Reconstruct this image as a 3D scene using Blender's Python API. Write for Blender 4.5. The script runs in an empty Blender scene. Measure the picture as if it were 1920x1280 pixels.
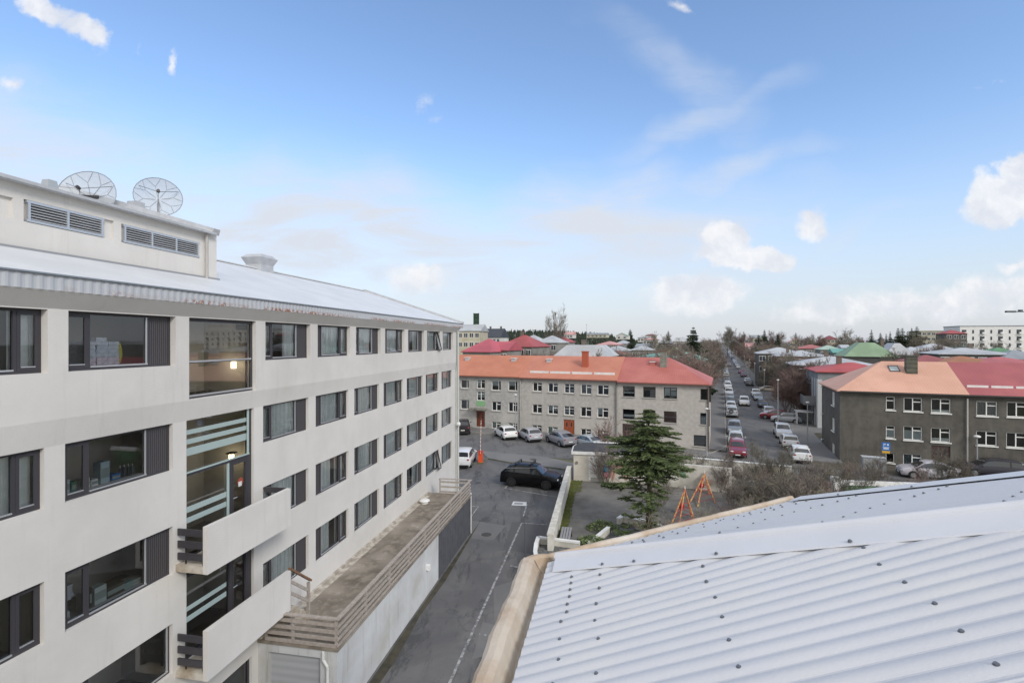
import bpy, bmesh, math, random
from mathutils import Vector, Matrix
R = math.radians
PI = math.pi
random.seed(7)
SC = bpy.context.scene
COL = SC.collection
# ---------------------------------------------------------------- camera, world, sun, exposure
FPX, CX, V0, CAMH = 940.0, 960.0, 639.0, 11.5
cam_d = bpy.data.cameras.new("camera"); cam = bpy.data.objects.new("camera", cam_d); COL.objects.link(cam)
cam.location = (0, 0, CAMH); cam.rotation_euler = (R(90), 0, 0)
cam_d.sensor_width = 36; cam_d.lens = FPX / 1920 * 36; cam_d.shift_y = -1 / 1920
cam_d.clip_start = 0.05; cam_d.clip_end = 6000
SC.camera = cam
SUN_EL, SUN_AZ = 34, 146           # azimuth clockwise from +Y: behind the camera, to its right
sd = bpy.data.lights.new("sun", 'SUN'); sd.energy = 1.5; sd.angle = R(16); sd.color = (1.0, 0.96, 0.9)
so = bpy.data.objects.new("sun", sd); COL.objects.link(so)
sdir = Vector((math.sin(R(SUN_AZ)) * math.cos(R(SUN_EL)), math.cos(R(SUN_AZ)) * math.cos(R(SUN_EL)), math.sin(R(SUN_EL))))
so.rotation_euler = sdir.to_track_quat('Z', 'Y').to_euler(); so.location = (0, -20, 60)
vs = SC.view_settings
vs.view_transform = 'Standard'; vs.look = 'None'; vs.gamma = 1.0; vs.exposure = 0.42; vs.use_curve_mapping = False

def srgb(h):
    v = [int(h[i:i + 2], 16) / 255 for i in (0, 2, 4)]
    return tuple((x / 12.92 if x <= .04045 else ((x + .055) / 1.055) ** 2.4) for x in v) + (1,)

class NT:                                                     # tiny node-tree writer
    def __init__(s, tree): s.t = tree; s.n = tree.nodes; s.l = tree.links
    def add(s, typ, **kw):
        n = s.n.new(typ)
        for k, v in kw.items():
            if k.startswith('i_'):
                n.inputs[k[2:].replace('_', ' ')].default_value = v
            else: setattr(n, k, v)
        return n
    def link(s, a, b): s.l.new(a, b)
    def val(s, x, sock):
        if hasattr(x, 'is_output'): s.l.new(x, sock)
        else: sock.default_value = x
    def math(s, op, a, b=0.0, c=None, clamp=False):
        n = s.n.new('ShaderNodeMath'); n.operation = op; n.use_clamp = clamp
        s.val(a, n.inputs[0]); s.val(b, n.inputs[1])
        if c is not None: s.val(c, n.inputs[2])
        return n.outputs[0]
    def vmath(s, op, a, b):
        n = s.n.new('ShaderNodeVectorMath'); n.operation = op
        s.val(a, n.inputs[0]); s.val(b, n.inputs[1])
        return n.outputs['Value'] if op in ('LENGTH', 'DOT_PRODUCT') else n.outputs[0]
    def mix(s, f, a, b, blend='MIX'):
        n = s.n.new('ShaderNodeMix'); n.data_type = 'RGBA'; n.blend_type = blend; n.clamp_factor = True
        s.val(f, n.inputs[0]); s.val(a, n.inputs[6]); s.val(b, n.inputs[7])
        return n.outputs[2]
    def mapr(s, v, a, b, c=0.0, d=1.0, smooth=True):
        n = s.n.new('ShaderNodeMapRange'); n.interpolation_type = 'SMOOTHSTEP' if smooth else 'LINEAR'
        s.val(v, n.inputs[0]); n.inputs[1].default_value = a; n.inputs[2].default_value = b
        n.inputs[3].default_value = c; n.inputs[4].default_value = d
        return n.outputs[0]
    def noise(s, vec, scale, detail=4, rough=.5, dist=0.0):
        n = s.n.new('ShaderNodeTexNoise'); n.inputs['Scale'].default_value = scale
        n.inputs['Detail'].default_value = detail; n.inputs['Roughness'].default_value = rough
        n.inputs['Distortion'].default_value = dist
        if vec is not None: s.l.new(vec, n.inputs['Vector'])
        return n.outputs['Fac']

def make_world():
    w = bpy.data.worlds.new("World"); SC.world = w; w.use_nodes = True
    t = NT(w.node_tree); w.node_tree.nodes.clear()
    sky = t.add('ShaderNodeTexSky', sky_type='NISHITA', sun_disc=False, sun_elevation=R(SUN_EL), sun_rotation=R(SUN_AZ),
                air_density=1.0, dust_density=0.6, ozone_density=2.0)
    tc = t.add('ShaderNodeTexCoord')
    d = tc.outputs['Generated']
    sep = t.add('ShaderNodeSeparateXYZ'); t.link(d, sep.inputs[0])
    x, y, z = sep.outputs
    ay = t.math('MAXIMUM', y, 0.08)
    px = t.math('DIVIDE', x, ay); pz = t.math('DIVIDE', z, ay)
    cmb = t.add('ShaderNodeCombineXYZ'); t.link(px, cmb.inputs[0]); t.link(pz, cmb.inputs[1])
    p = cmb.outputs[0]
    # wispy distortion of the sky coordinate
    nz = t.add('ShaderNodeTexNoise'); nz.inputs['Scale'].default_value = 9; nz.inputs['Detail'].default_value = 6
    nz.inputs['Roughness'].default_value = .6; t.link(p, nz.inputs['Vector'])
    off = t.vmath('SUBTRACT', nz.outputs['Color'], (.5, .5, .5))
    sc_ = t.add('ShaderNodeVectorMath', operation='SCALE'); t.link(off, sc_.inputs[0]); sc_.inputs['Scale'].default_value = .09
    pw = t.vmath('ADD', p, sc_.outputs[0])
    nz2 = t.add('ShaderNodeTexNoise'); nz2.inputs['Scale'].default_value = 2.2; nz2.inputs['Detail'].default_value = 5
    t.link(p, nz2.inputs['Vector'])
    off2 = t.vmath('SUBTRACT', nz2.outputs['Color'], (.5, .5, .5))
    sc2 = t.add('ShaderNodeVectorMath', operation='SCALE'); t.link(off2, sc2.inputs[0]); sc2.inputs['Scale'].default_value = .35
    pv = t.vmath('ADD', p, sc2.outputs[0])
    def blob(pp, u, v, ru, rv, amp, rot=0.0, soft=1.0):
        c = ((u - CX) / FPX, (V0 - v) / FPX, 0)
        q = t.vmath('SUBTRACT', pp, c)
        m = t.add('ShaderNodeVectorRotate', rotation_type='Z_AXIS'); t.link(q, m.inputs['Vector']); m.inputs['Angle'].default_value = -R(rot)
        s = t.vmath('MULTIPLY', m.outputs[0], (FPX / ru, FPX / rv, 0))
        ln = t.vmath('LENGTH', s, (0, 0, 0))
        return t.mapr(ln, 1.0 + soft * .3, max(0.0, 1.0 - soft), 0.0, amp)
    def total(pp, lst):
        acc = None
        for b in lst:
            o = blob(pp, *b)
            acc = o if acc is None else t.math('MAXIMUM', acc, o)
        return acc
    cumulus = total(pw, [(85, 10, 85, 32, 1, -25, .7), (160, 58, 62, 36, 1, -35, .7), (320, 122, 14, 34, .75, 10), (262, 92, 11, 26, .55, 10), (22, 160, 42, 24, .8),
        (798, 185, 26, 30, .42, -20), (820, 215, 22, 18, .35), (1280, 12, 34, 18, .8, -30), (1362, 452, 60, 44, 1.2, 0, .5), (1385, 478, 95, 36, 1.15, 0, .5), (1450, 490, 60, 26, 1.05, 0, .5),
        (1525, 420, 46, 46, .85, 0, .7), (1880, 372, 100, 60, 1.15, 10, .5), (1925, 320, 60, 40, 1.1, 0, .5), (1310, 552, 130, 42, .9, 0, .6), (780, 525, 95, 38, .75, 0, .8),
        (1905, 496, 50, 20, .9), (1720, 572, 340, 52, .85, 0, .9), (1560, 590, 170, 26, .8, 0, .8), (1870, 540, 120, 40, .85, 0, .9), (560, 590, 300, 30, .3, 0, .9), (1850, 155, 40, 16, .25), (1660, 468, 50, 18, .3)])
    fine = t.math('ADD', t.math('MULTIPLY', t.noise(p, 14, 8, .65), .65), t.math('MULTIPLY', t.noise(p, 45, 6, .6), .35))
    cum = t.math('ADD', cumulus, t.math('MULTIPLY', t.math('SUBTRACT', fine, .5), 1.7))
    cum = t.mapr(cum, .22, .95)
    gate = t.mapr(cumulus, 0.02, .2)
    cum = t.math('MULTIPLY', cum, gate)
    veil = total(pv, [(600, 425, 640, 125, 1.0, -9, .8), (60, 330, 460, 170, .85, -8, .9), (1120, 415, 430, 95, .95, 4, .8), (1000, 500, 600, 110, .8, 0, 1.0),
        (1290, 150, 240, 45, .34, -42, 1.0), (1310, 250, 200, 34, .46, 22, 1.0), (1360, 330, 190, 30, .65, 12, 1.0), (1560, 460, 190, 26, .3, 22, 1.0)])
    # stretched cirrus texture
    mp = t.add('ShaderNodeMapping'); mp.inputs['Scale'].default_value = (2.2, 9, 1); mp.inputs['Rotation'].default_value = (0, 0, R(-12)); t.link(p, mp.inputs['Vector'])
    cir = t.noise(mp.outputs[0], 1.6, 8, .6, .6)
    veil = t.math('MULTIPLY', veil, t.mapr(cir, .3, .68, .38, 1.15))
    # haze towards the horizon
    hz = t.mapr(z, 0.40, -0.02, 0.0, 1.0)
    hz = t.math('POWER', hz, 1.25)
    back = t.mapr(y, 0.15, 0.02)                              # unseen white cloud, added behind the camera and overhead to whiten the light
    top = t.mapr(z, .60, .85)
    added_cloud = t.math('MULTIPLY', t.mapr(t.noise(d, 2.5, 6, .6), .30, .58), t.math('MAXIMUM', back, top))
    skc = t.vmath('MULTIPLY', sky.outputs[0], (1.66, 1.72, 1.80))
    lp = t.mix(t.math('MULTIPLY', hz, .92), skc, (4.75, 4.98, 5.5, 1))
    lp = t.mix(veil, lp, (5.35, 5.75, 6.45, 1))
    shade = t.mapr(t.noise(pw, 12, 5, .6), .35, .7)
    ccol = t.mix(shade, (5.7, 5.9, 6.4, 1), (7.3, 7.3, 7.4, 1))
    lp = t.mix(t.math('MULTIPLY', cum, .9), lp, ccol)
    lp = t.mix(added_cloud, lp, (8.0, 7.85, 7.7, 1))
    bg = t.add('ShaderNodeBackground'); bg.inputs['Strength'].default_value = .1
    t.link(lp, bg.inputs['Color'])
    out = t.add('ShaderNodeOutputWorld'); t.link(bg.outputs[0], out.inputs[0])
make_world()

# ---------------------------------------------------------------- helpers
def g(x): return -0.75 * min(1, max(0, (x - 8) / 14))      # the ground falls a little to the right
def G(u, v, dz=0.0):                                          # pixel on the ground -> world
    z = dz
    for _ in range(25):
        Y = (CAMH - z) * FPX / (v - V0); X = (u - CX) / FPX * Y; z = g(X) + dz
    return Vector((X, Y, z))
def AT(u, Y): return (u - CX) / FPX * Y
def ZV(v, Y): return CAMH - (v - V0) / FPX * Y

MATS = {}
def mat(name, col, rough=.7, col2=None, scale=3.0, bump=0.0, bscale=40.0, metal=0.0, spec=.5, detail=6, lo=.35, hi=.65, col3=None, scale3=.4, emit=None, wave=None, coords='Object', alpha=None, coat=0.0, streak=None):
    if name in MATS: return MATS[name]
    m = bpy.data.materials.new(name); m.use_nodes = True
    t = NT(m.node_tree); b = m.node_tree.nodes['Principled BSDF']
    col = srgb(col) if isinstance(col, str) else col
    b.inputs['Base Color'].default_value = col
    b.inputs['Roughness'].default_value = rough; b.inputs['Metallic'].default_value = metal
    b.inputs['Specular IOR Level'].default_value = spec
    if coat: b.inputs['Coat Weight'].default_value = coat; b.inputs['Coat Roughness'].default_value = .05
    tc = t.add('ShaderNodeTexCoord'); vec = tc.outputs[coords]
    c = None
    if col2:
        col2 = srgb(col2) if isinstance(col2, str) else col2
        f = t.mapr(t.noise(vec, scale, detail, .6), lo, hi)
        c = t.mix(f, col, col2)
    if col3:
        col3 = srgb(col3) if isinstance(col3, str) else col3
        f3 = t.mapr(t.noise(vec, scale3, 7, .65), .45, .72)
        c = t.mix(f3, c if c is not None else col, col3)
    if streak:
        mp = t.add('ShaderNodeMapping'); mp.inputs['Scale'].default_value = (5, 5, .35); t.link(vec, mp.inputs['Vector'])
        sk = t.mapr(t.noise(mp.outputs[0], 1.0, 6, .7), .52, .78)
        c = t.mix(t.math('MULTIPLY', sk, streak[1]), c if c is not None else col, srgb(streak[0]))
    if c is not None: t.link(c, b.inputs['Base Color'])
    hgt = None
    if bump:
        hgt = t.math('MULTIPLY', t.noise(vec, bscale, 5, .6), bump)
    if wave:                                                  # (axis, period m, height m)
        ax, per, hh = wave
        sp = t.add('ShaderNodeSeparateXYZ'); t.link(vec, sp.inputs[0])
        s_ = t.math('SINE', t.math('MULTIPLY', sp.outputs[ax], 2 * PI / per))
        s_ = t.math('MULTIPLY', s_, hh)
        hgt = s_ if hgt is None else t.math('ADD', hgt, s_)
    if hgt is not None:
        bp = t.add('ShaderNodeBump'); bp.inputs['Strength'].default_value = 1.0; bp.inputs['Distance'].default_value = 1.0
        t.link(hgt, bp.inputs['Height']); t.link(bp.outputs[0], b.inputs['Normal'])
    if emit:
        b.inputs['Emission Color'].default_value = emit[0]; b.inputs['Emission Strength'].default_value = emit[1]
    if alpha is not None: b.inputs['Alpha'].default_value = alpha
    MATS[name] = m
    return m

def glass_mat(name, tint=(.8, .86, .85, 1), refl=.12, body=None):
    if name in MATS: return MATS[name]
    m = bpy.data.materials.new(name); m.use_nodes = True
    t = NT(m.node_tree); m.node_tree.nodes.clear()
    tr = t.add('ShaderNodeBsdfTransparent'); tr.inputs[0].default_value = tint
    gl = t.add('ShaderNodeBsdfGlossy'); gl.inputs['Roughness'].default_value = .02; gl.inputs[0].default_value = (.95, .97, 1, 1)
    lw = t.add('ShaderNodeFresnel'); lw.inputs[0].default_value = 1.5
    f = t.math('ADD', t.math('MULTIPLY', lw.outputs[0], 1.3), refl - .04, clamp=True)
    mx = t.add('ShaderNodeMixShader'); t.link(f, mx.inputs[0]); t.link(tr.outputs[0], mx.inputs[1]); t.link(gl.outputs[0], mx.inputs[2])
    out = t.add('ShaderNodeOutputMaterial'); t.link(mx.outputs[0], out.inputs[0])
    MATS[name] = m
    return m

class MB:
    def __init__(s): s.v = []; s.f = []; s.mi = []; s.cur = 0
    def vert(s, p): s.v.append(tuple(p)); return len(s.v) - 1
    def face(s, pts):
        i = [s.vert(p) for p in pts]; s.f.append(i); s.mi.append(s.cur); return i
    def idx(s, ids): s.f.append(list(ids)); s.mi.append(s.cur)
    def box(s, x0, x1, y0, y1, z0, z1):
        v = [(x0, y0, z0), (x1, y0, z0), (x1, y1, z0), (x0, y1, z0), (x0, y0, z1), (x1, y0, z1), (x1, y1, z1), (x0, y1, z1)]
        b = len(s.v); s.v += v
        for f in ((0, 3, 2, 1), (4, 5, 6, 7), (0, 1, 5, 4), (1, 2, 6, 5), (2, 3, 7, 6), (3, 0, 4, 7)):
            s.f.append([b + k for k in f]); s.mi.append(s.cur)
    def tube(s, p0, p1, r0, r1=None, n=6, cap=True):
        r1 = r0 if r1 is None else r1
        p0 = Vector(p0); p1 = Vector(p1); d = (p1 - p0)
        if d.length < 1e-6: return
        d.normalize(); a = d.orthogonal().normalized(); b = d.cross(a)
        base = len(s.v)
        for p, r in ((p0, r0), (p1, r1)):
            for k in range(n):
                t = 2 * PI * k / n; s.v.append(tuple(p + a * (r * math.cos(t)) + b * (r * math.sin(t))))
        for k in range(n):
            k2 = (k + 1) % n; s.idx((base + k, base + k2, base + n + k2, base + n + k))
        if cap: s.idx([base + k for k in range(n)][::-1]); s.idx([base + n + k for k in range(n)])
    def bar(s, p0, p1, w, h, up=(0, 0, 1)):                   # rectangular bar
        p0 = Vector(p0); p1 = Vector(p1); d = (p1 - p0).normalized(); u = Vector(up)
        a = d.cross(u)
        if a.length < 1e-4: a = d.orthogonal()
        a.normalize(); u = a.cross(d).normalized(); base = len(s.v)
        for p in (p0, p1):
            for sx, sy in ((-1, -1), (1, -1), (1, 1), (-1, 1)):
                s.v.append(tuple(p + a * (sx * w / 2) + u * (sy * h / 2)))
        for k in range(4): s.idx((base + k, base + (k + 1) % 4, base + 4 + (k + 1) % 4, base + 4 + k))
        s.idx((base + 3, base + 2, base + 1, base)); s.idx((base + 4, base + 5, base + 6, base + 7))
    def prism(s, poly, z0, z1):
        n = len(poly); base = len(s.v)
        for z in (z0, z1):
            for p in poly: s.v.append((p[0], p[1], z))
        for k in range(n): s.idx((base + k, base + (k + 1) % n, base + n + (k + 1) % n, base + n + k))
        s.idx([base + k for k in range(n)][::-1]); s.idx([base + n + k for k in range(n)])
    def ell(s, c, r, nu=10, nv=6, z0=-1.0):
        base = len(s.v)
        for j in range(nv + 1):
            ph = math.asin(z0) + (PI / 2 - math.asin(z0)) * j / nv
            for i in range(nu):
                th = 2 * PI * i / nu
                s.v.append((c[0] + r[0] * math.cos(ph) * math.cos(th), c[1] + r[1] * math.cos(ph) * math.sin(th), c[2] + r[2] * math.sin(ph)))
        for j in range(nv):
            for i in range(nu):
                i2 = (i + 1) % nu; s.idx((base + j * nu + i, base + j * nu + i2, base + (j + 1) * nu + i2, base + (j + 1) * nu + i))
    def build(s, name, mats, parent=None, smooth=False, kind=None, loc=None):
        me = bpy.data.meshes.new(name); me.from_pydata(s.v, [], s.f)
        if not isinstance(mats, (list, tuple)): mats = [mats]
        for m in mats: me.materials.append(m)
        if len(mats) > 1: me.polygons.foreach_set('material_index', s.mi)
        if smooth:
            me.polygons.foreach_set('use_smooth', [True] * len(me.polygons))
            if smooth is not True: me.set_sharp_from_angle(angle=R(smooth))
        me.update()
        o = bpy.data.objects.new(name, me); COL.objects.link(o)
        if parent: o.parent = parent
        if kind: o['kind'] = kind
        if loc: o.location = loc
        return o

def tag(o, label, cat, group=None, kind=None):
    o['label'] = label; o['category'] = cat
    if group: o['group'] = group
    if kind: o['kind'] = kind
    return o
def thing(name, label, cat, loc=(0, 0, 0), rz=0.0, group=None):
    o = bpy.data.objects.new(name, None); COL.objects.link(o); o.empty_display_size = .3
    o.location = loc; o.rotation_euler = (0, 0, rz)
    return tag(o, label, cat, group)
def copy_tree(root, loc, rz=None, label=None, group=None, scale=None):
    r = root.copy(); COL.objects.link(r); r.location = loc
    if rz is not None: r.rotation_euler = (0, 0, rz)
    if label: r['label'] = label
    if group: r['group'] = group
    if scale is not None: r.scale = scale if hasattr(scale, '__len__') else (scale,) * 3
    for ch in list(root.children):
        c = ch.copy(); COL.objects.link(c); c.parent = r
        for gc in list(ch.children):
            d = gc.copy(); COL.objects.link(d); d.parent = c
    return r
def structure(o): o['kind'] = 'structure'; return o

def loc_hit(root, u, v, yplane=0.0):                          # pixel -> local (x, z) on the plane y = yplane of a placed thing
    rz = root.rotation_euler[2]; lx, ly, lz = root.location
    c, s_ = math.cos(rz), math.sin(rz)
    def tol(px, py): return (c * px + s_ * py, -s_ * px + c * py)
    ox, oy = tol(-lx, -ly); dx, dy = tol((u - CX) / FPX, 1.0)
    k = (yplane - oy) / dy
    return ox + k * dx, CAMH - lz - (v - V0) / FPX * k

def panel(mb, x0, x1, z0, z1, holes, y=0.0, rev=.18, axis='x', xc=0.0, flip=False):
    """wall face with rectangular holes and reveals; axis 'x': plane y=const, outward -y.  axis 'y': plane x=xc running along y"""
    xs = sorted({x0, x1, *[min(max(h[i], x0), x1) for h in holes for i in (0, 1)]})
    zs = sorted({z0, z1, *[min(max(h[i], z0), z1) for h in holes for i in (2, 3)]})
    def P(x, d, z):
        return (x, y + d, z) if axis == 'x' else (xc + (d if not flip else -d), x, z)
    for i in range(len(xs) - 1):
        for j in range(len(zs) - 1):
            cx, cz = (xs[i] + xs[i + 1]) / 2, (zs[j] + zs[j + 1]) / 2
            if xs[i + 1] - xs[i] < 1e-5 or zs[j + 1] - zs[j] < 1e-5: continue
            if any(h[0] < cx < h[1] and h[2] < cz < h[3] for h in holes): continue
            mb.face([P(xs[i], 0, zs[j]), P(xs[i + 1], 0, zs[j]), P(xs[i + 1], 0, zs[j + 1]), P(xs[i], 0, zs[j + 1])])
    for h in holes:
        a, b, c, d = h[:4]
        mb.face([P(a, 0, c), P(b, 0, c), P(b, rev, c), P(a, rev, c)]); mb.face([P(a, 0, d), P(a, rev, d), P(b, rev, d), P(b, 0, d)])
        mb.face([P(a, 0, c), P(a, rev, c), P(a, rev, d), P(a, 0, d)]); mb.face([P(b, 0, c), P(b, 0, d), P(b, rev, d), P(b, rev, c)])

def sheet(name, poly, dz, m, kind='structure', thick=None):  # flat-lying sheet following the ground
    bm = bmesh.new(); vs_ = [bm.verts.new((p[0], p[1], 0)) for p in poly]; bm.faces.new(vs_)
    for xk in (8.0, 22.0):
        geom = bm.verts[:] + bm.edges[:] + bm.faces[:]
        bmesh.ops.bisect_plane(bm, geom=geom, plane_co=(xk, 0, 0), plane_no=(1, 0, 0))
    for v_ in bm.verts: v_.co.z = g(v_.co.x) + dz
    bmesh.ops.recalc_face_normals(bm, faces=bm.faces[:])
    if bm.faces[:] and sum(f.normal.z for f in bm.faces) < 0: bmesh.ops.reverse_faces(bm, faces=bm.faces[:])
    if thick:
        r = bmesh.ops.extrude_face_region(bm, geom=bm.faces[:])
        for e in r['geom']:
            if isinstance(e, bmesh.types.BMVert): e.co.z -= 0
        top = [e for e in r['geom'] if isinstance(e, bmesh.types.BMVert)]
        for v_ in bm.verts:
            if v_ not in top: v_.co.z -= thick
        bmesh.ops.recalc_face_normals(bm, faces=bm.faces[:])
    bmesh.ops.triangulate(bm, faces=bm.faces[:])
    me = bpy.data.meshes.new(name); bm.to_mesh(me); bm.free(); me.materials.append(m)
    o = bpy.data.objects.new(name, me); COL.objects.link(o)
    if kind: o['kind'] = kind
    return o
# ---------------------------------------------------------------- shared materials
M_PLASTER = mat('white_plaster', 'd6d3ce', .85, 'cecbc6', .5, .004, 34, col3='c8c5bf', scale3=.22, streak=('aeaaa2', .25))
M_PLASTER2 = mat('grey_plaster', 'bdbab5', .85, 'a8a49d', .8, .004, 30)
M_FRAME = mat('charcoal_frame', '3d3b3f', .5)
M_SHUT = mat('charcoal_ribbed_panel', '454245', .6, wave=(0, .055, .006))
M_ALU = mat('aluminium', 'c8cacc', .35, metal=.6)
M_GLASS = glass_mat('window_glass', (.95, .975, .965, 1), .09)
M_GLASSD = glass_mat('stair_glass', (.86, .88, .86, 1), .12)
M_CURT = mat('curtain_fabric', 'eceeec', .9, 'e0e4e2', 6)
M_ROOM = mat('room_wall', 'c4c0b8', .9)
M_DARKFLOOR = mat('dark_floor', '4a4542', .6)
M_FROST = mat('frosted_film', 'a3b3b1', .6)
M_WROOF = mat('white_roof_sheet', 'cfd1d3', .5, 'c6c8ca', .7, wave=(0, .09, .0025), metal=.0)
M_FASC = mat('grey_fascia', 'b4b7bb', .5, 'a9abae', 3)
M_WOOD = mat('weathered_wood', 'aaa199', .8, '999087', 9, .001, 60)
M_WOODB = mat('brown_wood', '8b6a50', .7, '6f5440', 4)
M_WHITE = mat('white_paint', 'e2e2df', .6, 'd3d3d0', 2)
M_DARK = mat('dark_metal', '2e2d30', .5)
M_BLACK = mat('black_rubber', '161618', .7)

def rust_fascia():
    m = bpy.data.materials.new('rusty_fascia'); m.use_nodes = True
    t = NT(m.node_tree); b = m.node_tree.nodes['Principled BSDF']; b.inputs['Roughness'].default_value = .5
    tc = t.add('ShaderNodeTexCoord'); v = tc.outputs['Object']
    sp = t.add('ShaderNodeSeparateXYZ'); t.link(v, sp.inputs[0])
    low = t.mapr(sp.outputs[2], 12.60, 12.48)
    big = t.mapr(t.noise(v, .45, 3), .42, .56)
    sm = t.mapr(t.noise(v, 9, 5, .7), .44, .56)
    f = t.math('MULTIPLY', t.math('MULTIPLY', low, big), sm)
    rc = t.mix(t.noise(v, 30, 3), srgb('b0672a'), srgb('4d2c18'))
    c = t.mix(f, srgb('b7babe'), rc); t.link(c, b.inputs['Base Color'])
    return m

M_RUST = rust_fascia()

def curtain_mb(x0, x1, z0, z1, y, seed=0, amp=.03):
    rnd = random.Random(seed); mb = MB(); n = max(8, int((x1 - x0) / .03)); ph = rnd.random() * 6
    pts = []
    for i in range(n + 1):
        x = x0 + (x1 - x0) * i / n
        pts.append((x, y + amp * math.sin(x * 38 + ph + math.sin(x * 5) * 1.5) + amp * .5 * math.sin(x * 90 + ph)))
    for i in range(n):
        (a, ya), (b, yb) = pts[i], pts[i + 1]; mb.face([(a, ya, z0), (b, yb, z0), (b, yb, z1), (a, ya, z1)])
    return mb

def glazed_window(root, x0, x1, z0, z1, kind, y=.09, curtain=1.0, seed=0, opened=False):
    """three part strip window: opening sash | fixed pane | ribbed panel, or mirrored"""
    W = x1 - x0; fr = .055
    fx = {'n': (.205, .757), 'm': (.75, .195), 'p': (.2, 1.0)}[kind]
    mb = MB()
    mb.box(x0, x1, y, y + .07, z0, z0 + fr); mb.box(x0, x1, y, y + .07, z1 - fr, z1)
    mb.box(x0, x0 + fr, y + .003, y + .067, z0 + fr, z1 - fr); mb.box(x1 - fr, x1, y + .003, y + .067, z0 + fr, z1 - fr)
    c1, c2 = sorted((x0 + fx[0] * W, x0 + fx[1] * W))
    for c in (c1, c2):
        if c < x1 - .1: mb.box(c - .03, c + .03, y - .004, y + .066, z0 + fr, z1 - fr)
    w = mb.build('window', M_FRAME, root)
    if kind == 'n': sx, px, hx = (x0 + fr, c1 - .03), (c1 + .03, c2 - .03), (c2 + .03, x1 - fr)
    elif kind == 'm': sx, px, hx = (c2 + .03, x1 - fr), (c1 + .03, c2 - .03), (x0 + fr, c1 - .03)
    else: sx, px, hx = (x0 + fr, c1 - .03), (c1 + .03, x1 - fr), None
    # opening sash
    sb = MB(); yy = y - .012; s0, s1 = sx; q = .06
    if not opened:
        sb.box(s0, s1, yy, yy + .05, z0 + fr, z0 + fr + q); sb.box(s0, s1, yy, yy + .05, z1 - fr - q, z1 - fr)
        sb.box(s0, s0 + q, yy + .002, yy + .048, z0 + fr + q, z1 - fr - q); sb.box(s1 - q, s1, yy + .002, yy + .048, z0 + fr + q, z1 - fr - q)
        sb.build('opening_sash', M_FRAME, w)
        al = MB(); al.box(s0 + q, s1 - q, yy - .01, yy + .02, z0 + fr + q, z0 + fr + q + .02)
    else:
        out = .28                                               # top hung, pushed out at the bottom
        def T(x, z): return (x, yy - out * (z1 - fr - z) / (z1 - z0), z)
        A, B, C_, D = T(s0, z0 + fr), T(s1, z0 + fr), T(s1, z1 - fr), T(s0, z1 - fr)
        for a, b in ((A, B), (B, C_), (C_, D), (D, A)): sb.bar(a, b, .06, .05, (0, 1, 0))
        sb.build('opening_sash', M_FRAME, w)
        al = MB(); al.bar(T(s0 + .05, z0 + fr + .05), T(s1 - .05, z0 + fr + .05), .02, .03)
    al.box(px[0], px[1], y - .02, y + .01, z0 + fr, z0 + fr + .03)
    if px[1] - px[0] > .5: al.box(px[1] - .035 if kind != 'm' else px[0], px[1] if kind != 'm' else px[0] + .035, y - .003, y + .02, z0 + fr + .03, z1 - fr)
    al.build('glazing_bead', M_ALU, w)
    gb = MB()
    gb.face([(px[0], y + .03, z0 + fr), (px[1], y + .03, z0 + fr), (px[1], y + .03, z1 - fr), (px[0], y + .03, z1 - fr)])
    gb.build('pane', M_GLASS, w)
    g2 = MB()
    if opened:
        o2 = .28
        g2.face([(s0 + q, yy + .02 - o2 * .96, z0 + fr + q), (s1 - q, yy + .02 - o2 * .96, z0 + fr + q), (s1 - q, yy + .02 - .01, z1 - fr - q), (s0 + q, yy + .02 - .01, z1 - fr - q)])
    else:
        g2.face([(s0 + q, yy + .02, z0 + fr + q), (s1 - q, yy + .02, z0 + fr + q), (s1 - q, yy + .02, z1 - fr - q), (s0 + q, yy + .02, z1 - fr - q)])
    g2.build('sash_pane', M_GLASS, w)
    if hx:
        hb = MB(); hb.box(hx[0], hx[1], y + .012, y + .05, z0 + fr, z1 - fr); hb.build('ribbed_panel', M_SHUT, w)
    if curtain > 0:
        lo_ = min(px[0], sx[0]); hi_ = max(px[1], sx[1]); wd = (hi_ - lo_) * curtain
        if curtain >= 1: curtain_mb(lo_, hi_, z0, z1, y + .13, seed).build('curtain', M_CURT, w)
        else:
            curtain_mb(lo_, lo_ + wd * .55, z0, z1, y + .13, seed).build('curtain', M_CURT, w)
            curtain_mb(hi_ - wd * .45, hi_, z0, z1, y + .14, seed + 1).build('curtain', M_CURT, w)
    return w

# ---------------------------------------------------------------- white hotel-like block on the left
TH = math.atan(172 / FPX); ct, st_ = math.cos(TH), math.sin(TH)
hotel = thing('white_block', 'long white plastered four storey block with strip windows and rusty eaves', 'building', (-10.68 + .183 * 14, 14, 0), PI / 2 - TH)
def HX(u, X0=10.68):                                          # local x for a pixel column on the plane X = -X0 + tan*Y
    return loc_hit(hotel, u, 700, -(10.68 - X0) * ct)[0]
def HY(X0): return -(10.68 - X0) * ct                         # plane offset -> local y (negative = towards the alley)
XL, XR = -20.0, HX(856)
ZB, ZC, ZT = 9.46, 9.98, 12.12
R1, R2, R3, R4 = (10.89, 12.10), (8.29, 9.46), (5.72, 6.915), (3.28, 4.515)
cols = [(-150, 83, 'm'), (122, 324, 'n'), (493.3, 578.4, 'n'), (592, 653.4, 'm'), (664.4, 711, 'n'), (719.4, 756, 'm'), (762.8, 793, 'n'), (798.5, 823, 'm'), (828, 847.5, 'n')]
xc_ = [(HX(a), HX(b), k) for a, b, k in cols]
S0, S1 = HX(349.6), HX(475.6)
F1 = -.08
holes = []
for a, b, k in xc_:
    holes += [(a, b, *R2), (a, b, *R3), (a, b, *R4)]
holes.append((S0, S1, 3.3, ZB))
g0, g1 = loc_hit(hotel, 415, 1270, 0)[0], loc_hit(hotel, 472, 1240, 0)[0]
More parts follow.
